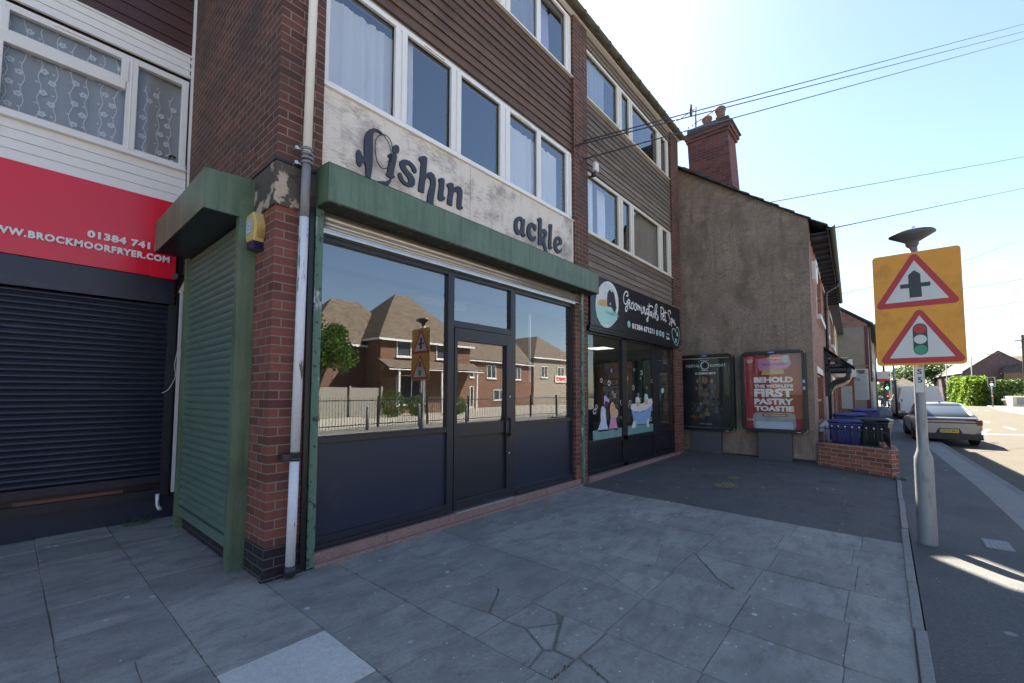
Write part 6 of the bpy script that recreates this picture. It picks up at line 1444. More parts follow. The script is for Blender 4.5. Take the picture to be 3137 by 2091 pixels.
def van():
    t = thing('parked_van', 'white panel van parked in front of the silver car', 'van', (32.5, -5.35, -.115), R(3.5))
    b = mb(); st = [(0, .93, .97, .93, .72), (.12, .97, 1.0, .95, .76), (1.5, .98, 1.0, .95, .78), (3.0, .98, 1.0, .95, .78), (3.5, .98, .99, .86, .66)]
    secs = []
    for x, w0, w1, w2, w3 in st:
        h = [(-w0, .36), (-w1, .6), (-w1, 1.1), (-w2 * .95, 1.6), (-w3 * 1.08, 1.98), (-w3 * .9, 2.04)]; secs.append([(x, y, z) for y, z in h + [(-y, z) for y, z in reversed(h)]])
    b.loft(secs)
    secs = []
    for x, zt in ((3.5, 2.0), (4.1, 1.45), (4.9, 1.1), (5.1, .8)):
        secs.append([(x, -.96, .36), (x, -.98, .8), (x, -.90, min(zt, 1.2)), (x, -.72, zt), (x, .72, zt), (x, .90, min(zt, 1.2)), (x, .98, .8), (x, .96, .36)])
    b.loft(secs); b.build('body', 'car_white', t)
    b = mb(); b.box(-.02, -.008, -.85, -.02, .55, 1.82); b.box(-.02, -.008, .02, .85, .55, 1.82); dd_ = b.build('rear_doors', 'car_white', t, bevel=.012)
    b = mb(); b.box(-.03, -.02, .78, .83, 1.15, 1.3); b.box(-.035, -.02, -.06, .06, .75, .8); b.build('hinges', 'plastic', dd_)
    b = mb(); b.box(-.08, .12, -.95, .95, .28, .50); b.build('bumper', 'plastic', t, bevel=.03)
    for s in (-1, 1):
        b = mb(); b.box(-.02, .03, s * .93 - .045, s * .93 + .045, .62, 1.12); b.build('tail_light', 'tail_red', t, bevel=.01); wheel(t, .85, s * .85, .34, .22); wheel(t, 4.1, s * .85, .34, .22)
    b = mb(); b.box(-.035, -.022, -.26, .26, .54, .64); b.build('number_plate', 'plate', t)
    return t
van()
def small_car(name, label, x, y, rz, paint, grp=None):
    t = thing(name, label, 'car', (x, y, -.115), rz, grp)
    car_body(t, [(0, .68, .78, .32, .85, .9), (.1, .78, .86, .25, .92, .98), (.8, .82, .88, .2, .93, 1.0), (2.6, .82, .88, .2, .92, .98), (3.4, .8, .86, .22, .85, .9), (3.9, .62, .7, .3, .66, .7)], paint)
    b = mb(); b.loft([[(x_, -.76, .95), (x_, -w, z), (x_, w, z), (x_, .76, .95)] for x_, w, z in ((.12, .62, 1.1), (.45, .60, 1.42), (1.3, .58, 1.50), (2.1, .58, 1.46), (2.95, .64, 1.0))]); b.build('glasshouse', 'car_glass', t)
    b = mb(); b.loft([[(x_, -w, z), (x_, w, z), (x_, w, z + .03), (x_, -w, z + .03)] for x_, w, z in ((.4, .57, 1.40), (1.3, .56, 1.49), (2.1, .56, 1.45))]); b.build('roof', paint, t)
    for s in (-1, 1): wheel(t, .7, s * .76, .31, .2); wheel(t, 3.1, s * .76, .31, .2)
    b = mb(); b.box(-.02, .02, -.8, -.6, .65, .85); b.box(-.02, .02, .6, .8, .65, .85); b.build('tail_lights', 'tail_red', t)
    return t
small_car('parked_car', 'blue hatchback parked far along the kerb beyond the van', 60.5, -5.25 + .1, R(4), 'car_blue')

# ================================================================ street furniture far
def lamp_col(label, x, y, h, arm=(-1.2, 0), mat='galv', grp='street lamps'):
    t = thing('street_lamp', label, 'street lamp', (x, y, 0), 0, grp)
    b = mb(); b.lathe((0, 0, 0), [(.11, 0), (.11, 1.3), (.07, 1.4), (.055, h)], 12); b.tube([(0, 0, h - .05), (arm[0] * .3, arm[1] * .3, h + .02), (arm[0], arm[1], h + .03)], .035, 8); b.build('column', mat, t)
    b = mb(); L = math.hypot(*arm); ux, uy = arm[0] / L, arm[1] / L; b.box(-.1, .45, -.12, .12, -.06, .05)
    for i in range(8): v = b.v[i]; b.v[i] = Vector((arm[0] + ux * v.x - uy * v.y, arm[1] + uy * v.x + ux * v.y, h + .03 + v.z))
    b.build('lantern', 'grey_panel', t, bevel=.03); return t
lamp_col('tall grey street lamp behind the sharp brick gable on the right', 84.75, -13.1, 8.3, (-.5, .6))
lamp_col('street lamp column beside the distant brick houses', 96.45, -11.5, 8.0, (-.8, .8))
lamp_col('thin street lamp above the green traffic light on the left', 103.8, -4.7, 8.0, (0, .9))
lamp_col('street lamp on the pavement just past the far gable', 40.5, -4.35, 6.1, (-.3, 1.3))
def traffic(label, x, y, h, rz):
    t = thing('traffic_light', label, 'traffic light', (x, y, 0), rz, 'traffic lights')
    b = mb(); b.tube([(0, 0, -.1), (0, 0, h)], .057, 10); b.build('pole', 'galv', t)
    b = mb(); b.box(-.16, -.12, -.30, .30, h - 1.0, h + .05); b.build('backboard', 'white', t)
    b = mb(); b.box(-.30, -.14, -.24, .24, h - .95, h); b.build('signal_head', 'black', t, bevel=.02)
    for z, m in ((h - .17, 'tail_red'), (h - .47, 'toast'), (h - .78, 'green_lit')):
        b = mb(); b.lathe((-.31, 0, z), [(.10, 0), (.10, .02)], 16, axis='x'); b.build('signal_lens', m, t)
    b = mb(); b.box(-.17, -.05, -.13, .13, 1.05, 1.30); b.build('pedestrian_box', 'black', t)
    b = mb(); b.lathe((-.175, 0, 1.22), [(.05, 0), (.05, .01)], 10, axis='x'); b.build('wait_lamp', 'red_lit', t)
    return t
M['green_lit'] = emit('lit_green_signal', (.05, 1, .35), 6); M['red_lit'] = emit('lit_red_wait', (1, .08, .03), 2)
traffic('green traffic light in front of the hedge on the far side', 68.9, -12.87, 3.25, R(-8)); traffic('green traffic light on the near pavement beyond the van', 57.5, -4.0, 2.85, R(-4))
def pole(name, label, cat, x, y, h, r, mat='iron'):
    b = mb(); b.lathe((x, y, 0), [(r, -.05), (r, h * .5), (r * .9, h), (r * .5, h + .05)], 10); o = b.build(name, mat); tag(o, label, cat); return o
pole('signal_post', 'plain black post on the near pavement left of the van', 'post', 32.6, -4.30, 2.28, .05)
pole('telegraph_pole', 'dark pole rising above the pavement near the far traffic light', 'pole', 63.85, -3.75, 6.5, .12, 'bark')
tp = thing('telegraph_pole', 'wooden pole with wire brackets at the right edge', 'pole', (66.9, -15.05, 0)); b = mb(); b.lathe((0, 0, 0), [(.16, 0), (.12, 7.6), (.10, 7.65)], 10); b.build('pole', 'bark', tp)
b = mb(); b.box(-.05, .05, -.6, .6, 7.0, 7.1); b.box(-.05, .05, -.4, .4, 6.3, 6.38); b.build('crossarm', 'bark', tp)

# ================================================================ buildings beyond
def simple_house(name, label, cat, x0, x1, y0, y1, ze, zr, wall, roofm, ridge='x', rz=0, origin=None, wins=(), hip=0, over=.3):
    o = thing(name, label, cat, origin or ((x0 + x1) / 2, (y0 + y1) / 2, 0), rz)
    ox, oy = (0, 0) if origin else (-(x0 + x1) / 2, -(y0 + y1) / 2)
    X0, X1, Y0, Y1 = x0 + ox, x1 + ox, y0 + oy, y1 + oy
    b = mb(); b.box(X0, X1, Y0, Y1, -.1, ze, skip='t')
    if not hip:
        if ridge == 'x':
            for x in (X0, X1): b.face([(x, Y0, ze), (x, Y1, ze), (x, (Y0 + Y1) / 2, zr)])
        else:
            for y in (Y0, Y1): b.face([(X0, y, ze), (X1, y, ze), ((X0 + X1) / 2, y, zr)])
    b.build('wall', wall, o)
    b = mb(); e = over; th = .12; k = (zr - ze) / (((Y1 - Y0) if ridge == 'x' else (X1 - X0)) / 2)
    if hip:
        a0, a1, c0, c1, zz0 = X0 - e, X1 + e, Y0 - e, Y1 + e, ze - e * k * .8
        if ridge == 'x': p, q = (X0 + hip, (Y0 + Y1) / 2, zr), (X1 - hip, (Y0 + Y1) / 2, zr)
        else: p, q = ((X0 + X1) / 2, Y0 + hip, zr), ((X0 + X1) / 2, Y1 - hip, zr)
        A_, B_, C_, D_ = (a0, c0, zz0), (a1, c0, zz0), (a1, c1, zz0), (a0, c1, zz0)
        if ridge == 'x': F = [(A_, B_, q, p), (C_, D_, p, q), (B_, C_, q), (D_, A_, p)]
        else: F = [(A_, B_, p), (B_, C_, q, p), (C_, D_, q), (D_, A_, p, q)]
        for f in F: b.face(list(f))
        b.face([A_, D_, C_, B_])
    else:
        if ridge == 'x':
            ym = (Y0 + Y1) / 2; z_ = ze - e * k
            b.extr([[(Y0 - e, z_), (ym, zr), (Y1 + e, z_), (Y1 + e, z_ + th), (ym, zr + th), (Y0 - e, z_ + th)]], lambda y, z, d: (d, y, z), X0 - .12, X1 + .12, back=True)
        else:
            xm = (X0 + X1) / 2; z_ = ze - e * k
            b.extr([[(X0 - e, z_), (xm, zr), (X1 + e, z_), (X1 + e, z_ + th), (xm, zr + th), (X0 - e, z_ + th)]], lambda x, z, d: (x, d, z), Y0 - .12, Y1 + .12, back=True)
    b.build('roof', roofm, o)
    b = mb(); b.box(X0 - e, X1 + e, Y0 - e, Y0 - e + .03, ze - e * k - .12, ze - e * k + .04); b.box(X0 - e, X1 + e, Y1 + e - .03, Y1 + e, ze - e * k - .12, ze - e * k + .04)
    if hip: b.box(X0 - e, X0 - e + .03, Y0 - e, Y1 + e, ze - e * k - .12, ze - e * k + .04); b.box(X1 + e - .03, X1 + e, Y0 - e, Y1 + e, ze - e * k - .12, ze - e * k + .04)
    b.build('fascia', 'white', o)
    for face, a, c, z0, z1 in wins:
        b = mb(); g = mb(); t = .07
        def put(B, a0, a1, q0, q1, dd):
            if face == 'y1': B.box(a0 + ox, a1 + ox, Y1 - .02 if dd else Y1 - .03, Y1 + dd + .01, q0, q1)
            elif face == 'y0': B.box(a0 + ox, a1 + ox, Y0 - dd - .01, Y0 + .03, q0, q1)
            elif face == 'x0': B.box(X0 - dd - .01, X0 + .03, a0 + oy, a1 + oy, q0, q1)
            elif face == 'x1': B.box(X1 - .03, X1 + dd + .01, a0 + oy, a1 + oy, q0, q1)
        put(g, a + .03, c - .03, z0 + .03, z1 - .03, 0)
        for (p, q, r, s_) in ((a, a + t, z0, z1), (c - t, c, z0, z1), (a, c, z0, z0 + t), (a, c, z1 - t, z1), ((a + c) / 2 - t / 2, (a + c) / 2 + t / 2, z0, z1)): put(b, p, q, r, s_, .04 + .003 * (len(b.f) // 6))
        put(b, a - .05, c + .05, z0 - .1, z0, .09)
        w = b.build('window', 'white', o); g.build('pane', 'car_glass', w)
    return o
# corner shop beyond the row: gable facing us with faded poster
h2 = thing('corner_shop', 'old corner shop with rendered gable and a faded torn poster beyond the porch', 'building', (31.0, -3.2, 0))
T = Matrix.Translation((31.0, -3.2, 0)).inverted(); yv = -3.15
b = mb(T); b.extr([[(yv, 0), (yv, 5.45), (5.6, 5.45), (5.6, 0)]], lambda y, z, d: (d, y, z), 31.0, 31.25, back=True); b.build('gable_render', 'render2', h2)
b = mb(T); b.extr([[(yv, 5.45), (yv, 5.62), (1.2, 8.9), (5.6, 5.62), (5.6, 5.45)]], lambda y, z, d: (d, y, z), 31.02, 31.27, back=True); b.box(31.25, 44, yv, yv + .25, 0, 5.6); b.build('brick_wall', 'brick_house', h2)
b = mb(T); b.box(30.985, 31.4, yv - .02, yv + .16, 0, 5.5); b.build('corner_quoin', 'red_paint', h2)
b = mb(T); b.extr([[(yv - .3, 5.50), (1.2, 8.98), (5.9, 5.50), (5.9, 5.62), (1.2, 9.1), (yv - .3, 5.62)]], lambda y, z, d: (d, y, z), 30.9, 44, back=True); b.build('roof', 'slate', h2)
b = mb(T); b.box(30.96, 31.0, -3.10, 3, 3.1, 3.16); b.build('string_course', 'render', h2)
b = mb(T); b.tube([(31.0, yv - .1, 5.4), (31.0, yv - .1, 2.2)], .05, 8); b.tube([(31.0, yv - .38, 5.52), (44, yv - .38, 5.52)], .07, 8); b.build('downpipe', 'moss', h2)
b = mb(T)
for x in (33, 36.5, 40): b.box(x, x + 2.2, yv - .03, yv, .6, 2.4); b.box(x, x + 1.2, yv - .03, yv, 3.5, 4.8)
b.build('shop_windows', 'faded', h2)
b = mb(T)
for x, z in ((34, 2.9), (38, 2.7)): b.box(x, x + 2.5, yv - .12, yv, z, z + .5)
b.build('shop_fascia', 'white', h2)
pf, T = world_thing('faded_poster', 'faded torn white poster in a frame on the corner shop gable', 'poster', (30.95, -2.6, 2.1))
b = mb(T); b.box(30.955, 30.99, -3.10, -1.9, 1.16, 2.95); b.build('frame', 'white', pf)
b = mb(T); b.box(30.945, 30.955, -3.06, -1.94, 1.2, 2.91); b.build('sheet', 'faded', pf)
b = mb(T); FP = lambda a, c, d: (30.94, a, c); text(b, 'VER', FP, (-2.35, -2.75, 2.25, 2.43), 0); text(b, 'TODAY', FP, (-2.15, -2.5, 1.98, 2.06), 0); b.extr([[(-2.1, 2.9), (-2.4, 2.88), (-2.3, 2.78)]], FP, 0, None); b.extr([[(-2.5, 2.9), (-2.95, 2.9), (-2.93, 2.68), (-2.7, 2.66)]], FP, 0, None); b.build('lettering', 'grey_panel', pf)
hs_, T = world_thing('hanging_sign', 'blank white projecting sign above the porch canopy', 'sign', (27.5, -2.4, 3.2))
b = mb(T); b.box(27.48, 27.52, -2.55, -2.2, 3.0, 3.35); b.build('panel', 'white', hs_); b = mb(T); b.tube([(27.5, -1.8, 3.38), (27.5, -2.55, 3.38)], .02, 6); b.build('arm', 'iron', hs_)
# further shops along the near side, each with its own sign
def far_shop(x, label, wall, sx, fc):
    y = -3.25 + (x - 44) * .02
    o = thing('far_shop', label, 'building', (x, y, 0), R(1), 'shops further along the street')
    b = mb(); b.box(0, sx, 0, 7, 0, 5.6); b.build('wall', wall, o)
    b = mb(); b.extr([[(-.3, 5.5), (3.5, 7.9), (7.3, 5.5)]], lambda yy, z, d: (d, yy, z), 0, sx, back=True); b.build('roof', 'slate', o)
    b = mb(); b.box(.2, sx - .2, -.12, 0, 2.5, 3.1); b.build('fascia', fc, o); b = mb(); b.box(.4, sx - .4, -.03, 0, .5, 2.3); b.build('shop_window', 'car_glass', o)
    b = mb(); b.box(.8, 1.8, -.03, 0, 3.6, 4.8); b.box(sx - 1.8, sx - .8, -.03, 0, 3.6, 4.8); b.build('window', 'white', o)
    b = mb(); b.box(.1, .16, -.85, -.1, 2.7, 3.3); b.build('projecting_sign', 'white' if x < 50 else 'red_sign', o)
    b = mb(); b.tube([(sx / 2, -.08, .1), (sx / 2, -.08, 5.4)], .05, 6); b.build('downpipe', 'galv', o)
far_shop(44.2, 'pale-fascia shop just past the corner shop', 'cream', 6, 'black'); far_shop(50.4, 'brick shop with a red projecting sign', 'brick_far', 6, 'red_paint'); far_shop(56.6, 'third and farthest shop of the near row', 'brick_far', 7, 'white')
def awning(): pass
# brick terrace with sharp gable at right
simple_house('brick_terrace', 'distant purple-brown brick terrace with sharp gable behind the hedge', 'house', 104, 134, -21.4, -13.2, 5.3, 8.5, 'brick_gable', 'tile', wins=[('y1', 106, 107.4, 1, 2.4), ('y1', 106, 107.2, 3.4, 4.7), ('y1', 111, 112.4, 1, 2.4), ('y1', 111, 112.2, 3.4, 4.7), ('y1', 117, 118.4, 1, 2.4), ('y1', 117, 118.2, 3.4, 4.7)], rz=R(4))
simple_house('brick_house', 'orange brick house with pale gable at the right edge', 'house', 101, 110, -33.5, -19.4, 4.9, 7.6, 'brick_orange', 'tile_brown', ridge='y', rz=R(-12), wins=[('x0', -22, -20.6, 1.4, 3.4), ('x0', -26, -24.6, 1.4, 3.4)])
simple_house('bungalow', 'hipped-roof house far down the street above the blue car', 'house', 110, 124, -8.6, -4.5, 3.1, 4.5, 'brick_orange', 'tile_brown', hip=2.0, wins=[('x0', -6.2, -5.2, 1.0, 2.4)])
# hedge, planter wall
def leaf_cloud(b, pts_fn, n, s, mi=0):
    for k in range(n):
        p = Vector(pts_fn()); u = Vector((rnd.gauss(0, 1), rnd.gauss(0, 1), rnd.gauss(0, 1))).normalized(); w = u.orthogonal().normalized() ; q = s * rnd.uniform(.6, 1.3)
        v = u.cross(w); b.face([p + w * q, p + v * q * .6, p - w * q, p - v * q * .6], mi)
def hedge(name, label, P, h, thick, n, s=.14, mat='leaf_hedge'):
    o = thing(name, label, 'hedge', (P[0][0], P[0][1], 0)); b = mb(Matrix.Translation((P[0][0], P[0][1], 0)).inverted()); c = mb(b.T)
    for (x0, y0), (x1, y1) in zip(P, P[1:]):
        d = Vector((x1 - x0, y1 - y0, 0)); L = d.length; d.normalize(); q = Vector((-d.y, d.x, 0)); m_ = int(n * L / 10)
        def fn():
            t = rnd.uniform(-thick * .4, L + thick * .4); hh = h * (1 + .06 * math.sin(t * 1.7) + .05 * math.sin(t * 4.1))
            if rnd.random() < .3: z = hh + rnd.gauss(0, .10); w = rnd.uniform(-thick, thick)
            elif rnd.random() < .22: z = rnd.uniform(0, hh); w = rnd.uniform(-thick, thick); t = rnd.choice((-.5, L + .5)) + rnd.gauss(0, .12)
            else: z = rnd.uniform(0, hh); w = (thick + .1 * math.sin(t * 3 + z * 2)) * rnd.choice((-1, 1)) + rnd.gauss(0, .07)
            return (x0 + d.x * t + q.x * w, y0 + d.y * t + q.y * w, z)
        leaf_cloud(b, fn, m_, s)
        A0, A1 = Vector((x0, y0, 0)) + d * .3, Vector((x1, y1, 0)) - d * .3; a = [A0 + q * thick * .7, A1 + q * thick * .7, A1 - q * thick * .7, A0 - q * thick * .7]
        c.loft([[(p.x, p.y, 0) for p in a], [(p.x, p.y, h * .93) for p in a]], smooth=False)
    b.build('foliage', mat, o, fix=False); c.build('inner_branches', 'leaf_dark', o); return o
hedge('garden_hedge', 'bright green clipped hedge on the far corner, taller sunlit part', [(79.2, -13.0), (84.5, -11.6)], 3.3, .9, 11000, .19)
hedge('garden_hedge', 'long shaded hedge running behind the traffic light', [(79.4, -13.6), (90.5, -21.5)], 2.85, .9, 9000, .19, 'leaf')  # sun and shade on the hedge parts put into brighter and darker leaf colours
pw = thing('planter_wall', 'cream block wall with dark panels and small shrubs at the right edge', 'wall', (73.3, -15.0, 0)); b = mb(); b.box(0, 5, -4, 0, 0, 1.15)
b.build('blocks', 'cream', pw); b = mb()
for k in range(3): b.box(-.03, 0, -.35 - k * 1.15, -1.05 - k * 1.15 + .12, .25, 1.0)
b.build('recess_panel', 'galv', pw)
b = mb(); leaf_cloud(b, lambda: (rnd.gauss(.6, .4), rnd.gauss(-1.8, .9), 1.2 + abs(rnd.gauss(0, .22))), 500, .08); b.build('shrubs', 'leaf_dark', pw, fix=False)
nm = thing('street_nameplate', 'low white street nameplate in front of the hedge', 'nameplate', (75.9, -15.0, 0)); b = mb(); b.box(-.02, .02, -.5, .5, .65, .85); b.build('plate', 'white', nm); b = mb(); b.tube([(0.04, -.35, 0), (.04, -.35, .8)], .03, 6); b.tube([(.04, .35, 0), (.04, .35, .8)], .03, 6); b.build('posts', 'iron', nm)
# trees
def tree(name, label, x, y, h, r, n, s, mat='leaf', cat='tree', zc=.62, seed=1, grp=None):
    rr = random.Random(seed); o = thing(name, label, cat, (x, y, 0), 0, grp); b = mb()
    b.tube([(0, 0, -.1), (rr.uniform(-.1, .1), 0, h * .25), (rr.uniform(-.2, .2), rr.uniform(-.2, .2), h * .5), (0, 0, h * .8)], [h * .03, h * .024, h * .016, .03], 8)
    cl = []
    for k in range(26):
        a, e = rr.uniform(0, 6.28), rr.uniform(-.6, 1.2); d = r * rr.uniform(.35, .95); c = Vector((d * math.cos(a) * math.cos(e), d * math.sin(a) * math.cos(e), h * zc + d * math.sin(e) * (h * (1 - zc) / r)))
        cl.append((c, r * rr.uniform(.22, .42))); b.tube([(0, 0, h * rr.uniform(.25, .5)), tuple(c * .6 + Vector((0, 0, h * .2))), tuple(c)], [h * .012, h * .008, .02], 5)
    b.build('trunk', 'bark', o)
    b = mb()
    for c, q in cl:
        for k in range(n // 26):
            u = Vector((rr.gauss(0, 1), rr.gauss(0, 1), rr.gauss(0, .8))).normalized() * q * rr.uniform(.5, 1.12); p = c + u; w = Vector((rr.gauss(0, 1), rr.gauss(0, 1), rr.gauss(0, 1))).normalized(); v = w.orthogonal().normalized(); z = s * rr.uniform(.6, 1.3)
            b.face([p + w * z, p + v * z * .55, p - w * z, p - v * z * .55])
    b.build('crown', mat, o, fix=False); return o
tree('broadleaf_tree', 'large green tree behind the sign post in the distance', 124, -8.6, 10.5, 4.2, 9000, .22, 'leaf', seed=4)
tree('broadleaf_tree', 'dark tree right of the distant large tree', 131, -12.5, 9, 3.6, 5000, .22, 'leaf_dark', seed=9)
tree('broadleaf_tree', 'small pale tree above the far traffic light', 109.7, -4.0, 5.8, 1.7, 2200, .16, 'leaf', seed=5)
b = mb(); leaf_cloud(b, lambda: (rnd.uniform(138, 150), rnd.uniform(-40, 20), abs(rnd.gauss(1.5, 1.5))), 7000, .5); tag(b.build('treeline', 'leaf_dark', fix=False), 'low line of far vegetation closing the street', 'treeline', kind='stuff')

# ================================================================ person with pushchair
def skinned(name, joints, edges, mat, par_, root=0, sub=2):
    me = bpy.data.meshes.new(name); me.from_pydata([j[:3] for j in joints], edges, []); me.materials.append(M[mat])
    o = bpy.data.objects.new(name, me); COL.objects.link(o); o.parent = par_
    sk = o.modifiers.new('skin', 'SKIN'); sk.use_smooth_shade = True
    for v, j in zip(me.skin_vertices[0].data, joints): r = j[3]; v.radius = r if isinstance(r, tuple) else (r, r)
    me.skin_vertices[0].data[root].use_root = True
    sb = o.modifiers.new('sub', 'SUBSURF'); sb.levels = sub; sb.render_levels = sub; return o
pe = thing('person', 'person in a white top and pale jeans bending over a pushchair', 'person', (54.3, -3.62, 0), R(100))
# local: x forward (towards the pushchair), y left, z up
J = [(0, 0, .92, (.13, .15)), (.16, 0, 1.12, (.11, .15)), (.34, 0, 1.28, (.11, .17)), (.46, 0, 1.34, .055), (.58, 0, 1.38, .10), (.60, 0, 1.44, .09),
     (0, .09, .88, .09), (.03, .10, .50, .062), (-.08, .11, .08, .04), (.07, .11, .03, .035),
     (0, -.09, .88, .09), (.14, -.10, .50, .062), (.06, -.11, .08, .04), (.20, -.11, .03, .035),
     (.34, .19, 1.26, .055), (.42, .22, 1.0, .040), (.60, .18, .92, .030), (.68, .17, .92, .028),
     (.34, -.19, 1.26, .055), (.44, -.22, 1.0, .040), (.62, -.18, .92, .030), (.70, -.17, .92, .028)]
E_ = [(0, 1), (1, 2), (2, 3), (3, 4), (4, 5), (0, 6), (6, 7), (7, 8), (8, 9), (0, 10), (10, 11), (11, 12), (12, 13), (2, 14), (14, 15), (15, 16), (16, 17), (2, 18), (18, 19), (19, 20), (20, 21)]
skinned('body', J, E_, 'skin', pe)
fat = lambda L, f: [(x, y, z, tuple(q + f for q in r) if isinstance(r, tuple) else r + f) for x, y, z, r in L]
skinned('top', fat([J[0], J[1], J[2], J[14], J[15], J[18], J[19]], .018), [(0, 1), (1, 2), (2, 3), (3, 4), (2, 5), (5, 6)], 'white', pe)
skinned('jeans', fat([J[0], J[6], J[7], J[8], J[10], J[11], J[12]], .016), [(0, 1), (1, 2), (2, 3), (0, 4), (4, 5), (5, 6)], 'denim', pe)
b = mb(); b.lathe((.585, 0, 1.38), [(.03, .13), (.09, .11), (.12, .04), (.115, -.03), (.06, -.05)], 14); b.build('hair', 'bark', pe)
b = mb()
for q in (J[8], J[12]): b.loft([[(q[0] - .06, q[1] - .045, z), (q[0] + .17, q[1] - .05, z), (q[0] + .17, q[1] + .05, z), (q[0] - .06, q[1] + .045, z)] for z in (0, .05)], smooth=False)
b.build('shoes', 'white', pe, bevel=.015)
pr = thing('pushchair', 'dark pushchair standing in front of the bending person', 'pushchair', (54.2, -2.85, 0), R(100))
b = mb(); b.loft([[(-.25, s * .22, .45), (.35, s * .22, .40), (.40, s * .22, .75), (-.05, s * .22, .95)] for s in (-1, 1)], smooth=False); b.build('seat', 'denim', pr)
b = mb(); pts = [(.05 + .42 * math.cos(a), .72 + .38 * math.sin(a)) for a in [R(k) for k in range(30, 121, 10)]]
b.loft([[(x, y, z) for x, z in pts] for y in (-.24, .24)], closed=False, caps=False); b.build('hood', 'black', pr)
b = mb()
for s in (-1, 1): b.tube([(-.65, s * .22, 1.02), (-.1, s * .22, .6), (.35, s * .22, .15)], .014, 6); b.tube([(-.3, s * .22, .15), (.1, s * .22, .5)], .014, 6)
b.tube([(-.65, -.22, 1.02), (-.65, .22, 1.02)], .016, 6); b.build('frame', 'steel', pr)
for x in (-.3, .38):
    for s in (-1, 1): b = mb(); b.lathe((x, s * .24 - .02, .12), [(.12, 0), (.12, .04)], 14, axis='y'); b.build('wheel', 'rubber', pr)

# ================================================================ across the road (seen mirrored in the shop glass)
hA = simple_house('detached_house', 'brown brick house with hipped tiled roof across the road, mirrored in the big pane', 'house', 15.6, 24.2, -31, -23.3, 5.75, 9.8, 'brick_orange', 'tile_brown', ridge='x', hip=3.6, wins=[('y1', 16.85, 19.3, 4.25, 5.45), ('y1', 20.6, 22.6, 4.25, 5.45), ('y1', 16.9, 19.6, .6, 2.9), ('y1', 21.2, 22.8, .6, 2.9)])
b = mb(); b.T = None; k_ = hA.location
b.extr([[(-23.3, 4.0), (-21.9, 3.35), (-21.9, 3.27), (-23.3, 3.8)]], lambda y, z, d: (d - k_.x, y - k_.y, z), 15.4, 24.5, back=True); b.build('porch_roof', 'tile_brown', hA)
b = mb()
for x in (16.3, 20.2, 23.8): b.box(x - .06 - k_.x, x + .06 - k_.x, -22.1 - k_.y, -21.98 - k_.y, 0, 3.3)
b.box(15.4 - k_.x, 24.5 - k_.x, -21.93 - k_.y, -21.9 - k_.y, 3.2, 3.36); b.build('porch_posts', 'white', hA)
simple_house('detached_house', 'set-back hipped wing left of the mirrored house', 'house', 11.4, 20, -32.2, -25.2, 5.3, 8.9, 'brick_far', 'tile_brown', ridge='x', hip=3.2)
simple_house('detached_house', 'lower brick house with white windows beyond the mirrored house', 'house', 28.3, 41, -36, -30, 5.3, 8.2, 'brick_orange', 'tile_brown', hip=.0, wins=[('y1', 29.5, 31.0, 3.2, 4.6), ('y1', 33, 34.5, 3.2, 4.6), ('y1', 30, 31, .1, 2.3), ('y1', 34, 36, .8, 2.0), ('y1', 37.5, 39, 3.2, 4.6)])
simple_house('shop_building', 'rendered building with hipped roof and red shop sign mirrored in the right pane', 'building', 41.5, 52, -44, -30, 6.2, 9.5, 'render2', 'tile_brown', ridge='y', hip=3.5, wins=[('y1', 43, 44.5, 3.6, 5.0), ('y1', 46.5, 48, 3.6, 5.0), ('x0', -33, -32, 3.6, 5)])
simple_house('detached_house', 'plain brick house far left across the road', 'house', -3, 7, -33, -25, 5.4, 8.4, 'brick_house', 'tile_brown', hip=3.5, wins=[('y1', -1.5, .5, 3.4, 4.8), ('y1', 3, 5, 3.4, 4.8), ('y1', -1.5, .5, .8, 2.2), ('y1', 3, 5, .8, 2.2)])
simple_house('brick_terrace', 'long brick terrace across the road behind the photographer', 'house', -40, -6, -34, -26, 5.4, 8.4, 'brick_house', 'tile', wins=[('y1', -38 + 4 * k, -36.4 + 4 * k, 3.4, 4.8) for k in range(8)] + [('y1', -38 + 4 * k, -36.4 + 4 * k, .8, 2.2) for k in range(8)])
ss2, T = world_thing('far_shop_sign', 'white sign with red letters on the building across the road', 'sign', (46.8, -29.9, 3.0))
b = mb(T); b.box(46.0, 48.5, -29.98, -29.9, 3.0, 3.9); b.build('board', 'white', ss2); b = mb(T); text(b, 'SNKS', lambda a, c, d: (a, -29.89, c), (48.3, 46.2, 3.2, 3.7), 0, bold=.05); b.build('lettering', 'red_sign', ss2)
tree('broadleaf_tree', 'round green tree mirrored at the left of the big pane', 9.9, -20.5, 6.0, 1.7, 5200, .11, 'leaf', seed=21)
fe, T = world_thing('bow_top_fence', 'black vertical-bar metal fence along the far footway, mirrored in the glass', 'fence', (12, -13.55, 0))
b = mb(T); x = 4.0
while x < 30: b.tube([(x, -13.55, .0), (x, -13.55, 1.36)], .010, 5); x += .13
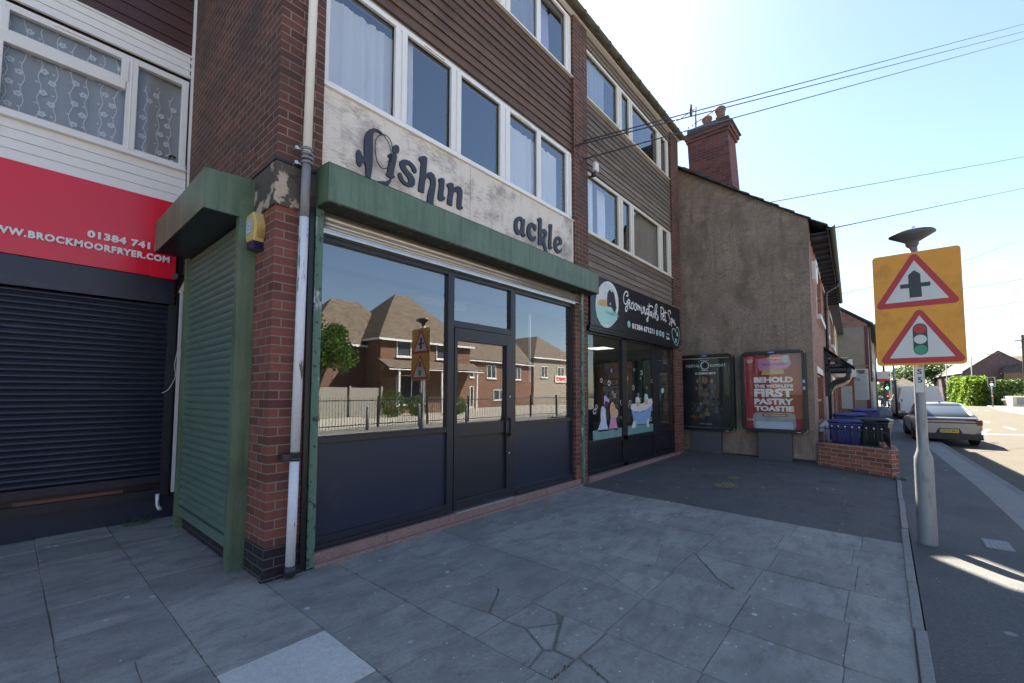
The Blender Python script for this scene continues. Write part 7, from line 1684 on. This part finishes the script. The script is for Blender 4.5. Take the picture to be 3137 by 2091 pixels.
for z in (.15, 1.22): b.box(4, 30, -13.57, -13.53, z - .02, z + .02)
b.build('bars', 'iron', fe)
b = mb(T); x = 4.0
while x < 30.5: b.box(x - .035, x + .035, -13.6, -13.5, 0, 1.42); x += 2.75
b.build('post', 'iron', fe)
fe2, T = world_thing('timber_fence', 'pale timber garden fence left of the mirrored house', 'fence', (10, -22, 0)); b = mb(T); b.box(6, 15, -22.05, -22, 0, 1.9)
for x in (6, 8.2, 10.4, 12.6, 14.8): b.box(x, x + .12, -22, -21.9, 0, 2.0)
b.build('panel', 'concrete', fe2)
def bush(label, x, y, r, n, seed):
    rr = random.Random(seed); o = thing('shrub', label, 'shrub', (x, y, 0), 0, 'garden shrubs'); b = mb()
    for k in range(n):
        u = Vector((rr.gauss(0, 1), rr.gauss(0, 1), rr.gauss(0, 1))).normalized() * r * rr.uniform(.6, 1.05); p = Vector((0, 0, r * .9)) + u; w = Vector((rr.gauss(0, 1), rr.gauss(0, 1), rr.gauss(0, 1))).normalized(); v = w.orthogonal().normalized(); z = .07 * rr.uniform(.6, 1.3); b.face([p + w * z, p + v * z * .55, p - w * z, p - v * z * .55])
    b.build('foliage', 'leaf', o, fix=False); b = mb(); b.tube([(0, 0, 0), (0, 0, r)], .04, 6); b.build('stem', 'bark', o)
bush('rounded shrub beneath the mirrored house windows', 14.4, -20, .9, 1500, 1); bush('low shrub behind the metal fence', 16.6, -20.3, .75, 1200, 2); bush('right-hand shrub behind the metal fence', 20.3, -20.4, .7, 1100, 3)
for i, x in enumerate((8.3, 10.9, 13.8)):
    t = thing('bollard', ['dark bollard on the far footway nearest the tree', 'dark bollard on the far footway in the middle', 'dark bollard on the far footway nearest the sign'][i], 'bollard', (x, -12.4, 0), 0, 'bollards on the far footway'); b = mb(); b.lathe((0, 0, 0), [(.065, 0), (.065, .85), (.05, .93), (.07, .96), (.05, 1.0)], 12); b.build('body', 'galv', t)
bin_(7.6, -19.5, R(90), 'blue_bin', 'blue wheelie bin in the front garden across the road')
